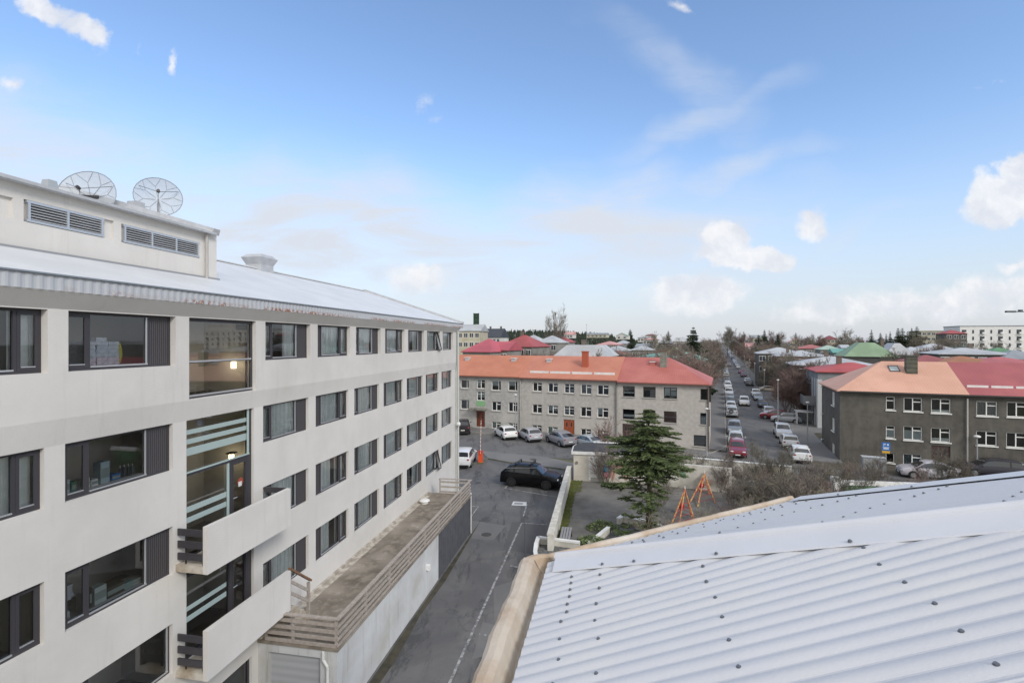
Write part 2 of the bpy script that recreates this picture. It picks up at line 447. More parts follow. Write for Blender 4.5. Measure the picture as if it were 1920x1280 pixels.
holes.append((g0 - .3, g1, .9, 1.95))
w = MB(); panel(w, XL, XR, 0, ZB, holes, 0, .2)
ht = [(a, b, R1[0], R1[1]) for a, b, k in xc_] + [(S0, S1, ZC + .02, R1[1])]
panel(w, XL, XR, ZC, R1[1] + .02, ht, F1, .28)
w.face([(XL, 0, ZB), (XR, 0, ZB), (XR, F1, ZC), (XL, F1, ZC)])
w.face([(XL, F1, R1[1] + .02), (XR, F1, R1[1] + .02), (XR, -.33, 12.45), (XL, -.33, 12.45)])     # sloping eaves board
DEP = 13.0
w.face([(XR, 0, 0), (XR, DEP, 0), (XR, DEP, ZB), (XR, 0, ZB)]); w.face([(XR, 0, ZB), (XR, DEP, ZB), (XR, DEP, ZC), (XR, F1, ZC)])
w.face([(XR, F1, ZC), (XR, DEP, ZC), (XR, DEP, 12.45), (XR, -.33, 12.45), (XR, F1, R1[1] + .02)])
w.face([(XR, -.33, 12.45), (XR, DEP, 12.45), (XR, DEP - .3, 12.8), (XR, 7.6, 15.25), (XR, -.3, 12.7)])
w.face([(XL, DEP, 0), (XR, DEP, 0), (XR, DEP, 12.45), (XL, DEP, 12.45)]); w.face([(XL, 0, 0), (XL, DEP, 0), (XL, DEP, 12.45), (XL, 0, 12.45)])
w.build('wall', M_PLASTER, hotel)
# corner pilaster and downpipe
p = MB(); p.box(XR - .02, XR + .22, -.13, .12, 0, 12.45); p.build('corner_pilaster', M_PLASTER, hotel)
p = MB(); p.tube((XR - .32, -.16, 0), (XR - .32, -.16, 12.4), .05, n=8); p.build('downpipe', mat('green_grey_pipe', '9aa29a', .6), hotel)
p = MB(); p.tube((XR - .42, -.2, 5.55), (XR - .42, -.34, 5.55), .14, n=14); p.ell((XR - .42, -.3, 5.55), (.16, .12, .16)); p.build('round_wall_lamp', M_WHITE, hotel, smooth=40)
sid = 0
for ri, (z0, z1) in enumerate((R1, R2, R3, R4)):
    for ci, (a, b, k) in enumerate(xc_):
        if ri == 3 and ci == 0: continue
        kk = 'p' if (ri == 3 and ci == 1) else k
        cu = 1.0
        if ci == 1: cu = 0
        elif ri == 3 and ci == 3: cu = .72
        elif ri == 2 and ci in (3,): cu = .8
        elif ri == 2 and ci == 0: cu = 0
        elif ri == 3 and ci == 6: cu = .8
        elif ri == 0 and ci in (0, 2, 6): cu = .72
        sid += 1
        glazed_window(hotel, a, b, z0, z1, kk, (.07 if ri == 0 else .1), cu, sid, opened=(ri, ci) in ((0, 7), (3, 7)))
mb = MB(); z0, z1 = .9, 1.95; a, b = g0 - .3, g1
for q in ((a, b, z0, z0 + .07), (a, b, z1 - .07, z1)): mb.box(q[0], q[1], .08, .15, q[2], q[3])
mb.box(b - .07, b, .083, .147, z0 + .07, z1 - .07); mb.box(a, a + .07, .083, .147, z0 + .07, z1 - .07)
wq = mb.build('window', M_FRAME, hotel); q = MB(); q.face([(a, .12, z0), (b, .12, z0), (b, .12, z1), (a, .12, z1)]); q.build('pane', M_GLASS, wq)
# inside: slabs and a partition, so rooms read as rooms
q = MB()
for z in (-.05, 2.62, 5.32, 7.9, 10.3): q.box(XL + .1, S0 - .26, .3, 4.5, z, z + .2); q.box(S1 + .24, XR - .1, .3, 4.5, z, z + .2)
for z in (3.05, 5.72, 9.78): q.box(S0 - .19, S1 + .14, .3, 1.74, z, z + .18)
q.box(XL + .1, XR - .1, .3, 4.5, 12.32, 12.42)
q.build('floor_slab', M_DARKFLOOR, hotel)
q = MB(); q.box(XL + .1, S0 - .2, 1.7, 1.8, 0, 12.3); q.box(S1 + .25, XR - .1, 3.0, 3.1, 0, 12.3); q.box(S0 - .2, S1 + .2, 1.75, 1.85, 0, 12.3); q.box(S0 - .25, S0 - .2, .3, 1.7, 0, 12.3)
for i, (a, b, k) in enumerate(xc_[1:]): q.box(a - .42, a - .34, .3, 3.2, 0, 12.3)
q.box(S1 + .15, S1 + .23, .3, 3.2, 0, 12.3)
q.build('partition', M_ROOM, hotel)
# stair glazing
def bar_x(mb, z, h=.06, y0=.06, y1=.13): mb.box(S0, S1, y0, y1, z - h / 2, z + h / 2)
sg = MB(); yF = F1 + .12
sg.box(S0, S1, yF, yF + .07, R1[1] - .09, R1[1]); sg.box(S1 - .08, S1, yF + .003, yF + .067, ZC + .02, R1[1] - .09); sg.box(S0, S0 + .03, yF + .003, yF + .067, ZC + .02, R1[1] - .09)
sg.box(S0, S1, yF, yF + .07, ZC + .02, ZC + .07); sg.box(S0 + .03, S1 - .08, yF, yF + .06, 10.92, 10.97)
s1o = sg.build('stair_window', M_FRAME, hotel)
q = MB(); q.box(S0 + .03, S1 - .08, yF - .02, yF, 10.94, 10.985); q.box(S0, S1 - .02, yF - .02, yF, ZC + .07, ZC + .115); q.build('glazing_bead', M_ALU, s1o)
q = MB(); q.face([(S0, yF + .035, ZC), (S1, yF + .035, ZC), (S1, yF + .035, R1[1]), (S0, yF + .035, R1[1])]); q.build('pane', M_GLASSD, s1o)
SD = HX(434)                                                  # left edge of the balcony doors
sg = MB(); y0 = .08
sg.box(S1 - .1, S1, y0, y0 + .08, 3.3, ZB); sg.box(S0, S0 + .025, y0, y0 + .08, 3.3, ZB)
for z in (8.04, 5.42): sg.box(S0 + .025, S1 - .1, y0 - .004, y0 + .084, z - .04, z + .04)
sg.box(S0, S1, y0 - .01, y0 + .09, 3.3, 3.38); sg.box(S0 + .025, S1 - .1, y0 - .002, y0 + .082, 5.75, 5.9)
s2o = sg.build('stair_window', M_FRAME, hotel)
for zf, zt in ((5.95, 8.0), (3.38, 5.38)):
    d = MB(); d.box(SD, SD + .16, y0 - .02, y0 + .06, zf, zt); d.box(S1 - .26, S1 - .1, y0 - .02, y0 + .06, zf, zt); d.box(SD + .16, S1 - .26, y0 - .018, y0 + .058, zt - .1, zt); d.box(SD + .16, S1 - .26, y0 - .018, y0 + .058, zf, zf + .16)
    dd = d.build('balcony_door', M_FRAME, hotel)
    q = MB(); q.tube((SD + .1, y0 - .06, zf + 1.0), (SD + .25, y0 - .06, zf + 1.0), .014); q.build('handle', M_ALU, dd)
q = MB(); q.box(S0, S1 - .12, y0 - .03, y0, 8.08, 8.12); q.box(SD - .07, SD - .01, y0 - .02, y0 + .02, 5.95, 8.0); q.box(S1 - .2, S1 - .13, y0 - .02, y0, 8.12, ZB); q.build('glazing_bead', mat('pale_bead', 'a9bab8', .5), s2o)
q = MB(); q.face([(S0, y0 + .04, 3.3), (S1, y0 + .04, 3.3), (S1, y0 + .04, ZB), (S0, y0 + .04, ZB)]); q.build('pane', M_GLASSD, s2o)
for a, b, xe in ((9.07, 9.19, S1 - .14), (8.82, 8.95, S1 - .14), (8.52, 8.72, S1 - .14), (7.05, 7.2, SD - .07), (6.78, 6.92, SD - .07), (4.5, 4.62, SD - .07), (4.22, 4.36, SD - .07)):
    q = MB(); q.box(S0 + .03, xe, y0 + .03, y0 + .036, a, b); q.build('frosted_stripe', M_FROST, s2o)
# poster on the balcony door
q = MB(); xm = (SD + S1) / 2 + .03; q.tube((xm, y0 + .028, 7.33), (xm, y0 + .032, 7.33), .12, n=20); ps = q.build('round_sticker', mat('sticker_red', '9c4a3a', .6), s2o)
q = MB(); q.box(xm - .09, xm + .05, y0 + .02, y0 + .024, 7.2, 7.34); q.build('sticker_label', M_WHITE, s2o)
M_LAMP = mat('lamp_glow', 'fff0c8', .4, emit=((1.0, .82, .5, 1), 4.0))
for uu, vv, yy_ in ((438, 684, .45), (434, 858, .45)):
    lx_, lz_ = loc_hit(hotel, uu, vv, yy_)
    q = MB(); q.tube((lx_, yy_, lz_ - .1), (lx_, yy_, lz_ + .1), .07, n=12); lo_ = q.build('stair_lamp', M_LAMP, hotel, smooth=40)
    q = MB(); q.box(lx_ - .12, lx_ + .12, yy_ - .1, yy_ + .1, lz_ + .13, lz_ + .17); q.build('lamp_bracket', M_DARK, lo_)
    pl_ = bpy.data.lights.new('stair_lamp_light', 'POINT'); pl_.energy = 2.6; pl_.color = (1.0, .84, .62); pl_.shadow_soft_size = .12
    po_ = bpy.data.objects.new('stair_lamp_light', pl_); COL.objects.link(po_); po_.parent = hotel; po_.location = (lx_ - .05, yy_ + .3, lz_)
# balconies
YB = HY(9.75)
BX0, BX1 = loc_hit(hotel, 389, 1000, YB)[0], loc_hit(hotel, 545, 1000, YB)[0]
M_BALC = mat('stained_slab', 'c6c0b4', .85, '9a8b76', 1.5, .004, 30)
for zf, zp in ((5.75, 6.92), (3.12, 4.36)):
    q = MB(); q.box(BX0, BX1, YB, YB + .13, zf, zp); pp = q.build('balcony_parapet', M_PLASTER, hotel)
    q = MB(); q.box(BX0 + .003, BX1 - .003, YB + .13, -.002, zf + .003, zf + .18); q.build('balcony_floor', M_BALC, hotel)
    q = MB()
    for z in (.38, .68, .98): q.box(BX0 + .03, BX0 + .07, YB + .1, -.03, zf + z - .085, zf + z + .085)
    bd = q.build('balcony_rail', M_FRAME, hotel)
    q = MB()
    for yy_ in (YB + .2, -.22): q.tube((BX0 + .09, yy_, zf + .18), (BX0 + .09, yy_, zf + 1.0), .022, n=6)
    q.build('rail_post', M_DARK, bd)
q = MB(); xx0 = BX1 - .62
for z in (6.15, 6.5, 6.85): q.box(BX1 - .06, BX1 - .02, YB + .13, -.03, z - .08, z + .08)
q.build('balcony_rail', M_FRAME, hotel)
# main roof
EY, EZ, SL, RY = -.33, 12.75, .325, 7.45
RZ = EZ + SL * (RY - EY)
XE = loc_hit(hotel, 868, 606, EY)[0]
q = MB()
q.face([(XL, EY, EZ), (XE, EY, EZ), (XE, RY, RZ), (XL, RY, RZ)]); q.face([(XL, RY, RZ), (XE, RY, RZ), (XE, DEP + .3, EZ + .3), (XL, DEP + .3, EZ + .3)])
rf = q.build('roof', M_WROOF, hotel)
q = MB(); n = int((XE - XL) / .045)                           # vertical corrugated fascia strip
for i in range(n):
    xa = XL + .045 * i; ya = EY - .012 * (i % 4 in (1, 2)); yb = EY - .012 * ((i + 1) % 4 in (1, 2))
    q.face([(xa, ya, 12.45), (xa + .045, yb, 12.45), (xa + .045, yb, 12.75), (xa, ya, 12.75)])
q.build('fascia', M_RUST, hotel)
q = MB(); q.box(XL, XE, EY - .05, EY + .02, 12.735, 12.765); q.build('drip_edge', mat('drip_grey', '8f969c', .4, metal=.4), rf)
q = MB(); q.bar((XE, EY - .02, EZ + .02), (XE, RY, RZ + .05), .2, .22); q.bar((XE, RY, RZ + .05), (XE, DEP + .3, EZ + .35), .2, .22); q.build('verge_flashing', M_FASC, rf)
q = MB(); q.box(XL, XE, RY - .12, RY + .12, RZ + .0, RZ + .06); q.build('ridge_cap', M_WROOF, rf)
q = MB()
vx = loc_hit(hotel, 484, 560, RY + .2)[0]
def frustum(q, cx, cy, z0, z1, a0, b0, a1, b1):
    v = [(cx - a0, cy - b0, z0), (cx + a0, cy - b0, z0), (cx + a0, cy + b0, z0), (cx - a0, cy + b0, z0), (cx - a1, cy - b1, z1), (cx + a1, cy - b1, z1), (cx + a1, cy + b1, z1), (cx - a1, cy + b1, z1)]
    for f in ((0, 3, 2, 1), (4, 5, 6, 7), (0, 1, 5, 4), (1, 2, 6, 5), (2, 3, 7, 6), (3, 0, 4, 7)): q.face([v[k] for k in f])
frustum(q, vx, RY + .1, RZ - .3, RZ + .25, .5, .45, .5, .45); frustum(q, vx, RY + .1, RZ + .25, RZ + .6, .5, .45, .68, .6); frustum(q, vx, RY + .1, RZ + .6, RZ + .78, .68, .6, .45, .42)
q.build('roof_vent', M_FASC, hotel)
# penthouse for the plant rooms
PY = -HY(12.8) if HY(12.8) < 0 else HY(12.8)
PY = (12.8 - 10.68) * ct
PX1 = loc_hit(hotel, 388, 470, PY)[0]; PX2 = loc_hit(hotel, 403, 470, PY)[0]
PB = EZ + SL * (PY - EY) - .1; PT = 14.96
lv = []
for ua, ub, z0, z1 in ((54, 191, 14.20, 14.57), (234, 371, 14.18, 14.55)):
    lv.append((loc_hit(hotel, ua, 400, PY)[0], loc_hit(hotel, ub, 400, PY)[0], z0, z1))
q = MB(); panel(q, XL, PX1, PB, PT, [(a - .1, b + (.32 if i == 0 else .05), c - .06, d + .06) for i, (a, b, c, d) in enumerate(lv)] + [(XL + 1, lv[0][0] - .3, 14.16, 14.6)], PY, .07)
for a, b, c, d in [(lv[0][0] - .1, lv[0][1] + .32, 14.14, 14.63), (lv[1][0] - .1, lv[1][1] + .05, 14.12, 14.61), (XL + 1, lv[0][0] - .3, 14.16, 14.6)]: q.face([(a, PY + .07, c), (b, PY + .07, c), (b, PY + .07, d), (a, PY + .07, d)])
q.box(PX1, PX2, PY - .06, PY + 6, PB - .1, PT + .12); q.face([(XL, PY + 6, PB), (PX1, PY + 6, PB), (PX1, PY + 6, PT + 1.8), (XL, PY + 6, PT + 1.8)])
q.face([(PX2, PY, PT + .1), (PX2, PY + 6, PT + .1), (PX2, PY + 6, PT + 1.75)])
ph = q.build('penthouse', M_PLASTER, hotel)
for a, b, c, d in lv:
    q = MB(); q.box(a - .05, b + .05, PY - .02, PY + .05, c - .05, c); q.box(a - .05, b + .05, PY - .02, PY + .05, d, d + .05)
    nn = 2 if (a, b) == lv[0][:2] else 3
    for i in range(nn + 1):
        xx = a + (b - a) * i / nn; q.box(xx - .025, xx + .025, PY - .022, PY + .048, c, d)
    fo = q.build('louvre', M_ALU, ph)
    q = MB(); k = 6
    for i in range(k):
        zz = c + (d - c) * (i + .5) / k; q.face([(a, PY - .02, zz - .02), (b, PY - .02, zz - .02), (b, PY + .035, zz + .03), (a, PY + .035, zz + .03)])
    q.build('louvre_blades', M_FASC, fo)
    q = MB(); q.face([(a, PY + .06, c), (b, PY + .06, c), (b, PY + .06, d), (a, PY + .06, d)]); q.build('louvre_back', M_BLACK, fo)
q = MB(); q.face([(XL, PY - .16, PT + .02), (PX2, PY - .16, PT + .02), (PX2, PY + 6.1, PT + 1.85), (XL, PY + 6.1, PT + 1.85)]); q.face([(XL, PY - .16, PT + .02), (PX2, PY - .16, PT + .02), (PX2, PY, PT - .01), (XL, PY, PT - .01)])
pr = q.build('penthouse_roof', M_WROOF, ph)
q = MB(); q.box(XL, PX2 - .2, PY - .24, PY - .15, PT - .03, PT + .04); q.build('gutter', M_FASC, ph)
q = MB(); q.bar((PX2 - .05, PY - .1, PT + .1), (PX2 - .05, PY + 6, PT + 1.9), .28, .2); q.build('verge_flashing', M_FASC, ph)
q = MB(); q.tube((PX1 - .12, PY - .1, PB), (PX1 - .12, PY - .1, PT - .05), .045, n=8); q.build('downpipe', M_PLASTER2, ph)
q = MB(); q.box(XL, PX2 + .1, PY - .1, PY + .01, PB + .02, PB + .12); q.build('step_flashing', mat('lead_flashing', '8e9092', .6), ph)
vx2 = loc_hit(hotel, 93, 345, PY + 4)[0]; q = MB(); zq = PT + .3 * 4
frustum(q, vx2, PY + 4, zq - .3, zq + .22, .19, .19, .12, .12); q.build('roof_vent', mat('vent_grey', '9aa0a4', .5), ph)

# satellite dishes standing on the penthouse roof
def dish(u, v, rad, label, face_rz):
    yy = PY + 4.3; lx_, lz_ = loc_hit(hotel, u, v, yy)
    base = hotel.matrix_basis if False else None
    c, s_ = math.cos(hotel.rotation_euler[2]), math.sin(hotel.rotation_euler[2])
    wx, wy = hotel.location[0] + c * lx_ - s_ * yy, hotel.location[1] + s_ * lx_ + c * yy
    zroof = PT + .02 + (yy - PY + .16) * .292
    t = thing('satellite_dish', label, 'satellite dish', (wx, wy, zroof), face_rz, 'mesh dishes on the penthouse roof')
    hz_ = lz_ - zroof; tilt = R(14); rot = Matrix.Rotation(-tilt, 3, 'X')
    # dish faces -y (towards camera), tipped upward
    def P(r, a): 
        p_ = Vector((r * math.cos(a), -.28 * (1 - 0) + .28 * (r / rad) ** 2 * -1 + .28, r * math.sin(a)))
        p_ = Vector((r * math.cos(a), -.24 * (r / rad) ** 2, r * math.sin(a)))
        return rot @ p_ + Vector((0, 0, hz_))
    q = MB(); N = 24
    for j in range(5):
        for i in range(N):
            r0, r1 = rad * j / 5, rad * (j + 1) / 5; a0, a1 = 2 * PI * i / N, 2 * PI * (i + 1) / N
            q.face([P(r0, a0), P(r1, a0), P(r1, a1), P(r0, a1)])
    q.build('reflector_mesh', mat('wire_mesh', 'b4b9be', .6, alpha=.7), t)
    q = MB()
    for i in range(N): q.tube(P(rad, 2 * PI * i / N), P(rad, 2 * PI * (i + 1) / N), .013, n=5)
    for i in range(8):
        a = 2 * PI * i / 8 + .2; q.tube(P(.08, a), P(rad * .62, a), .009, n=4)
        q.tube(P(rad * .62, a), P(rad, a + .3), .008, n=4); q.tube(P(rad * .62, a), P(rad, a - .3), .008, n=4)
    q.build('rim_and_ribs', mat('dish_rib', '868c92', .5), t)
    q = MB(); q.tube((0, .2, 0), (0, .2, hz_ - .1), .05, n=8); q.tube((0, .2, hz_ - .1), (0, .02, hz_), .04, n=6); q.box(-.25, .25, -.05, .45, -.02, .08); q.build('mast', M_DARK, t)
    q = MB(); f = rot @ Vector((0, -.62, 0)) + Vector((0, 0, hz_)); q.tube(f, f + rot @ Vector((0, -.12, 0)), .055, n=8)
    for i in range(3):
        a = 2 * PI * i / 3 + .5; q.tube(P(rad * .9, a), f, .01, n=4)
    q.build('feed_horn', M_DARK, t)
dish(297, 374, .78, 'wire mesh satellite dish standing clear above the end of the penthouse roof', R(35))
dish(170, 372, .86, 'wire mesh satellite dish half hidden behind the ridge above the left louvre', R(12))
q = MB(); cx_, cz_ = loc_hit(hotel, 255, 385, PY + 4.5); q.box(cx_ - .18, cx_ + .18, PY + 4.3, PY + 4.7, cz_ - .3, cz_ + .12); q.build('roof_cabinet', M_FASC, ph)

# ---------------------------------------------------------------- low extension with roof terrace
TY = HY(7.99); DZ = 2.3
TX0 = loc_hit(hotel, 632, 1215, TY)[0]; TX1 = loc_hit(hotel, 882, 930, TY)[0]; TXM = loc_hit(hotel, 822, 960, TY)[0]
c_, s_h = math.cos(hotel.rotation_euler[2]), math.sin(hotel.rotation_euler[2])
def HW(lx, ly, z=0): return Vector((hotel.location[0] + c_ * lx - s_h * ly, hotel.location[1] + s_h * lx + c_ * ly, z))
ext = thing('garage_extension', 'low white extension with mossy roof terrace along the foot of the block', 'building', HW(TX0, TY), hotel.rotation_euler[2])
L = TX1 - TX0; D = -TY - .005; LM = TXM - TX0
q = MB(); panel(q, 0, LM, 0, DZ - .03, [], 0); panel(q, .0, D, 0, DZ - .03, [(.55, D - .35, -.1, 1.95)], axis='y', xc=0, rev=.12); q.build('wall', mat('stained_white_wall', 'c9cbcb', .8, 'bebfc0', .7, .004, 20, col3='b3b1ab', scale3=.5, streak=('8f8c84', .7)), ext)
q = MB(); panel(q, LM, L, 0, DZ - .03, [], .02); q.box(L - .06, L, -.02, D, 0, DZ - .03); q.build('grey_panel', mat('dark_grey_cladding', '55565a', .7, '4b4c50', 2, wave=(0, .3, .004)), ext)
q = MB(); q.box(L - .02, L + .08, -.05, .05, 0, DZ + .1); q.build('end_post', M_WHITE, ext)
q = MB(); q.box(.12, .16, .55, D - .35, 0, 1.95); gd = q.build('garage_door', mat('garage_door_grey', 'a9abae', .6, wave=(2, .24, .004)), ext)
M_DECK = mat('mossy_roof', '8f8679', .95, '655d52', 2.2, .006, 14, col3='a59c90', scale3=1.1)
q = MB(); q.box(-.05, L + .02, -.06, D, DZ - .08, DZ); q.build('roof', M_DECK, ext)
q = MB(); q.box(.0, L - .1, D - .1, D - .004, DZ, DZ + .07); q.box(L * .02, L * .96, D - .34, D - .1, DZ + .001, DZ + .006); q.build('pale_upstand', mat('pale_mortar', 'c3bcb0', .9, '988f83', 3), ext)
rl = MB()
for h in (.06, .25, .44, .63): rl.box(0, L, -.04, .01, DZ + h - .032, DZ + h + .032)
rl.build('railing_boards', M_WOOD, ext)
q = MB(); q.box(-.05, L + .03, -.09, .05, DZ + .86, DZ + .9); q.build('handrail', M_WOOD, ext)
for i in range(9):
    q = MB(); xx = .04 + (L - .08) * i / 8; q.box(xx - .035, xx + .035, .015, .085, DZ, DZ + .86); q.build('railing_post', M_WOOD, ext)
q = MB()
for h in (.06, .27, .48, .69): q.box(-.03, .01, .02, D - .25, DZ + h - .05, DZ + h + .05)
q.box(-.09, .05, .05, D - .25, DZ + .86, DZ + .9); q.build('end_railing', M_WOOD, ext)
q = MB()
for yy_ in (D * .55, D * .9): q.box(.015, .085, yy_, yy_ + .07, DZ, DZ + .86)
q.build('railing_post', M_WOOD, ext)
q = MB()
for h in (.1, .4, .69): q.box(L - .05, L - .01, .02, D - .75, DZ + h - .05, DZ + h + .05)
q.box(L - .1, L + .03, .05, D - .7, DZ + .86, DZ + .9); q.box(L - .07, L, D - .78, D - .71, DZ, DZ + .86); q.build('end_railing', M_WOOD, ext)
# steps rail from the balcony to the terrace
q = MB(); xb = BX1 - TX0 + .03; yb = YB - TY + .06
q.bar((xb, yb, 4.4), (xb + 1.15, yb, 3.5), .1, .06); hr = q.build('stair_handrail', M_WOODB, ext)
q = MB(); q.bar((xb, yb, 4.02), (xb + 1.05, yb, 3.2), .04, .09); q.bar((xb, yb, 3.66), (xb + 1.05, yb, 2.85), .04, .09); q.box(xb + .98, xb + 1.06, yb - .04, yb + .04, DZ, 3.5); q.box(xb - .02, xb + .04, yb - .03, yb + .03, DZ, 4.35); q.build('stair_rail_boards', M_WOOD, ext)
q = MB()
for i in range(4): q.box(xb + .05 + .26 * i, xb + .31 + .26 * i, yb + .03, D, 2.302, 3.1 - .2 * i)
q.build('steps', M_BALC, ext)
vx3 = loc_hit(hotel, 796, 930, -.5)[0] - TX0; q = MB(); q.tube((vx3, D - .5, DZ), (vx3, D - .5, DZ + .16), .2, n=16); q.ell((vx3, D - .5, DZ + .14), (.3, .3, .12), 14, 5, 0); q.build('roof_vent', M_WHITE, ext, smooth=40)
vx4 = loc_hit(hotel, 800, 1060, TY)[0] - TX0; q = MB(); q.tube((vx4, 0, 1.35), (vx4, -.16, 1.35), .1, n=12); q.box(vx4 - .09, vx4 + .09, -.17, -.01, 1.2, 1.42); q.build('wall_vent', M_WHITE, ext)
q = MB(); q.tube((-.06, .28, .0), (-.06, .28, 1.75), .045, n=8); q.tube((-.06, .28, 1.75), (-.06, .42, 1.95), .045, n=8); q.tube((-.06, .42, 1.95), (-.06, .42, 2.2), .045, n=8); q.build('downpipe', M_WHITE, ext)

# ---------------------------------------------------------------- things standing in the windows
def at_hotel(lx, ly, z): return HW(lx, ly, z)
wx0, wx1, _ = xc_[1]; WW = wx1 - wx0
rzh = hotel.rotation_euler[2]
M_LINEN = mat('white_linen', 'dfe2ea', .9, 'c4c7d2', 9, .01, 40)
def ledge(z, label, x0=None, x1=None):
    t = thing('window_shelf', label, 'shelf', at_hotel(wx0 + .1, .28, z - .04), rzh)
    q = MB(); q.box(0, WW * .95, -.08, .5, 0, .04); q.build('shelf_board', mat('pale_shelf', 'a9a8a4', .7), t)
    q = MB(); q.box(.02, .06, 0, .4, -.6, 0); q.box(WW * .9, WW * .9 + .04, 0, .4, -.6, 0); q.build('bracket', M_ROOM, t); return t
for zz, lb in ((10.98, 'pale shelf along the inside of the second top floor window'), (8.40, 'pale shelf holding boxes inside the second window below the band'), (5.83, 'pale shelf crowded with folders inside the third floor window')):
    ledge(zz, lb)
rnd = random.Random(3)
def pile(name, label, cat, fx, z, n, w_, d_, h_, m, group=None, jit=.02):
    t = thing(name, label, cat, at_hotel(wx0 + fx * WW, .42, z), rzh, group)
    for i in range(n):
        q = MB(); dx = rnd.uniform(-jit, jit); a = w_ / 2 * rnd.uniform(.9, 1.05)
        frustum(q, dx, 0, i * h_, i * h_ + h_ * .96, a, d_ / 2, a * .96, d_ / 2 * .95)
        o = q.build('folded_sheet' if m is M_LINEN else 'layer', m, t)
    return t
for fx, n in ((.27, 6), (.37, 7), (.47, 6)):
    lab = {.27: 'left stack of folded white linen behind the top floor window', .37: 'middle stack of folded white linen, the tallest, in the top floor window', .47: 'right stack of folded white linen beside the yellow bag'}[fx]
    pile('linen_stack', lab, 'linen', fx, 10.98, n, .26, .4, .085, M_LINEN, 'stacks of folded linen in the top window')
t = thing('yellow_bag', 'yellow and white bag leaning beside the folded linen', 'bag', at_hotel(wx0 + .555 * WW, .36, 10.98), rzh)
q = MB(); q.ell((0, 0, .25), (.07, .12, .27), 10, 8); q.build('sack', mat('yellow_plastic', 'c9bf45', .6), t, smooth=True); q = MB(); q.ell((-.06, 0, .18), (.04, .1, .18)); q.build('lining', M_WHITE, t, smooth=True)
def boxes(lst):
    for fx, z, w_, h_, colr, nm, lb, cat in lst:
        t = thing(nm, lb, cat, at_hotel(wx0 + fx * WW, .33, z), rzh)
        m = mat('item_' + colr, colr, .6)
        q = MB()
        if nm == 'bottle':
            for b_ in (0,): q.tube((0, 0, 0), (0, 0, h_ * .7), w_ / 2, n=8); q.tube((0, 0, h_ * .7), (0, 0, h_ * .85), w_ / 2, w_ / 5, n=8)
            q.build('flask', m, t); q = MB(); q.tube((0, 0, h_ * .85), (0, 0, h_), w_ / 5, n=6); q.build('cap', M_WHITE, t)
        else:
            q.box(-w_ / 2, w_ / 2, -.1, .1, 0, h_); q.build('carton', m, t); q = MB(); q.box(-w_ / 2 + .01, w_ / 2 - .01, -.104, -.1, h_ * .25, h_ * .7); q.build('label', mat('item_label_' + nm, 'c4c8c4' if colr[0] < 'a' else '8f9a98', .6), t)
boxes([(.23, 8.40, .2, .2, 'd8dad6', 'storage_box', 'white printed box by the frame bar in the second row window', 'box'), (.31, 8.40, .14, .14, 'e0dfda', 'storage_box', 'small white and red box beside the tall grey file box', 'box'),
       (.40, 8.40, .2, .46, 'a9bcc2', 'storage_box', 'tall pale grey ridged box in the second row window', 'box'), (.50, 8.40, .2, .13, '2d6fae', 'storage_box', 'low bright blue packet beside the tall grey box', 'box'),
       (.57, 8.40, .06, .26, '2a3240', 'bottle', 'dark bottle nearest the blue packet', 'bottle'), (.61, 8.40, .06, .26, '35465a', 'bottle', 'blue-grey bottle second from the blue packet', 'bottle'), (.65, 8.40, .06, .25, '222a36', 'bottle', 'black bottle third from the blue packet', 'bottle'), (.69, 8.40, .06, .24, '4a5a66', 'bottle', 'slate bottle closest to the ribbed panel', 'bottle'),
       (.07, 8.40, .18, .28, 'c5d3d2', 'storage_box', 'pale box low in the narrow sash of the second row window', 'box'), (.14, 8.40, .1, .2, '3f7d66', 'storage_box', 'small green carton in the narrow sash', 'box'),
       (.235, 5.83, .07, .36, 'd9dad8', 'folder', 'white upright folder by the frame bar in the third row window', 'folder'), (.275, 5.83, .06, .42, '26272b', 'folder', 'black upright folder with white label', 'folder'), (.36, 5.83, .26, .36, 'b9c4c3', 'storage_box', 'pale grey box with papers on top beside the folders', 'box'),
       (.50, 5.83, .42, .22, '3a372f', 'storage_box', 'long dark tray of small packets in the third row window', 'box'), (.62, 5.83, .24, .14, '7fa39f', 'storage_box', 'low greenish packet beside the dark tray', 'box'), (.70, 5.83, .2, .12, 'a9adab', 'storage_box', 'low grey packet next to the ribbed panel', 'box'),
       (.05, 5.83, .1, .2, 'b9d6e2', 'bottle', 'pale blue jug in the corner of the third row window', 'jug'), (.11, 5.83, .11, .17, 'd5dbd9', 'bottle', 'white tub beside the pale blue jug', 'tub')])
pile('paper_stack', 'leaning stack of grey papers in the narrow sash of the third row', 'papers', .1, 6.2, 6, .22, .3, .05, mat('grey_paper', 'b4b9c2', .8), None, .03)
t = thing('paper_tray', 'dark tray shelf carrying the grey papers behind the narrow sash', 'tray', at_hotel(wx0 + .1 * WW, .6, 6.14), rzh); q = MB(); q.box(-.15, .15, -.18, .18, 0, .04); q.build('tray_top', M_DARK, t); q = MB(); q.box(-.15, -.13, -.15, .15, -.35, 0); q.box(.13, .15, -.15, .15, -.35, 0); q.build('tray_leg', M_DARK, t)
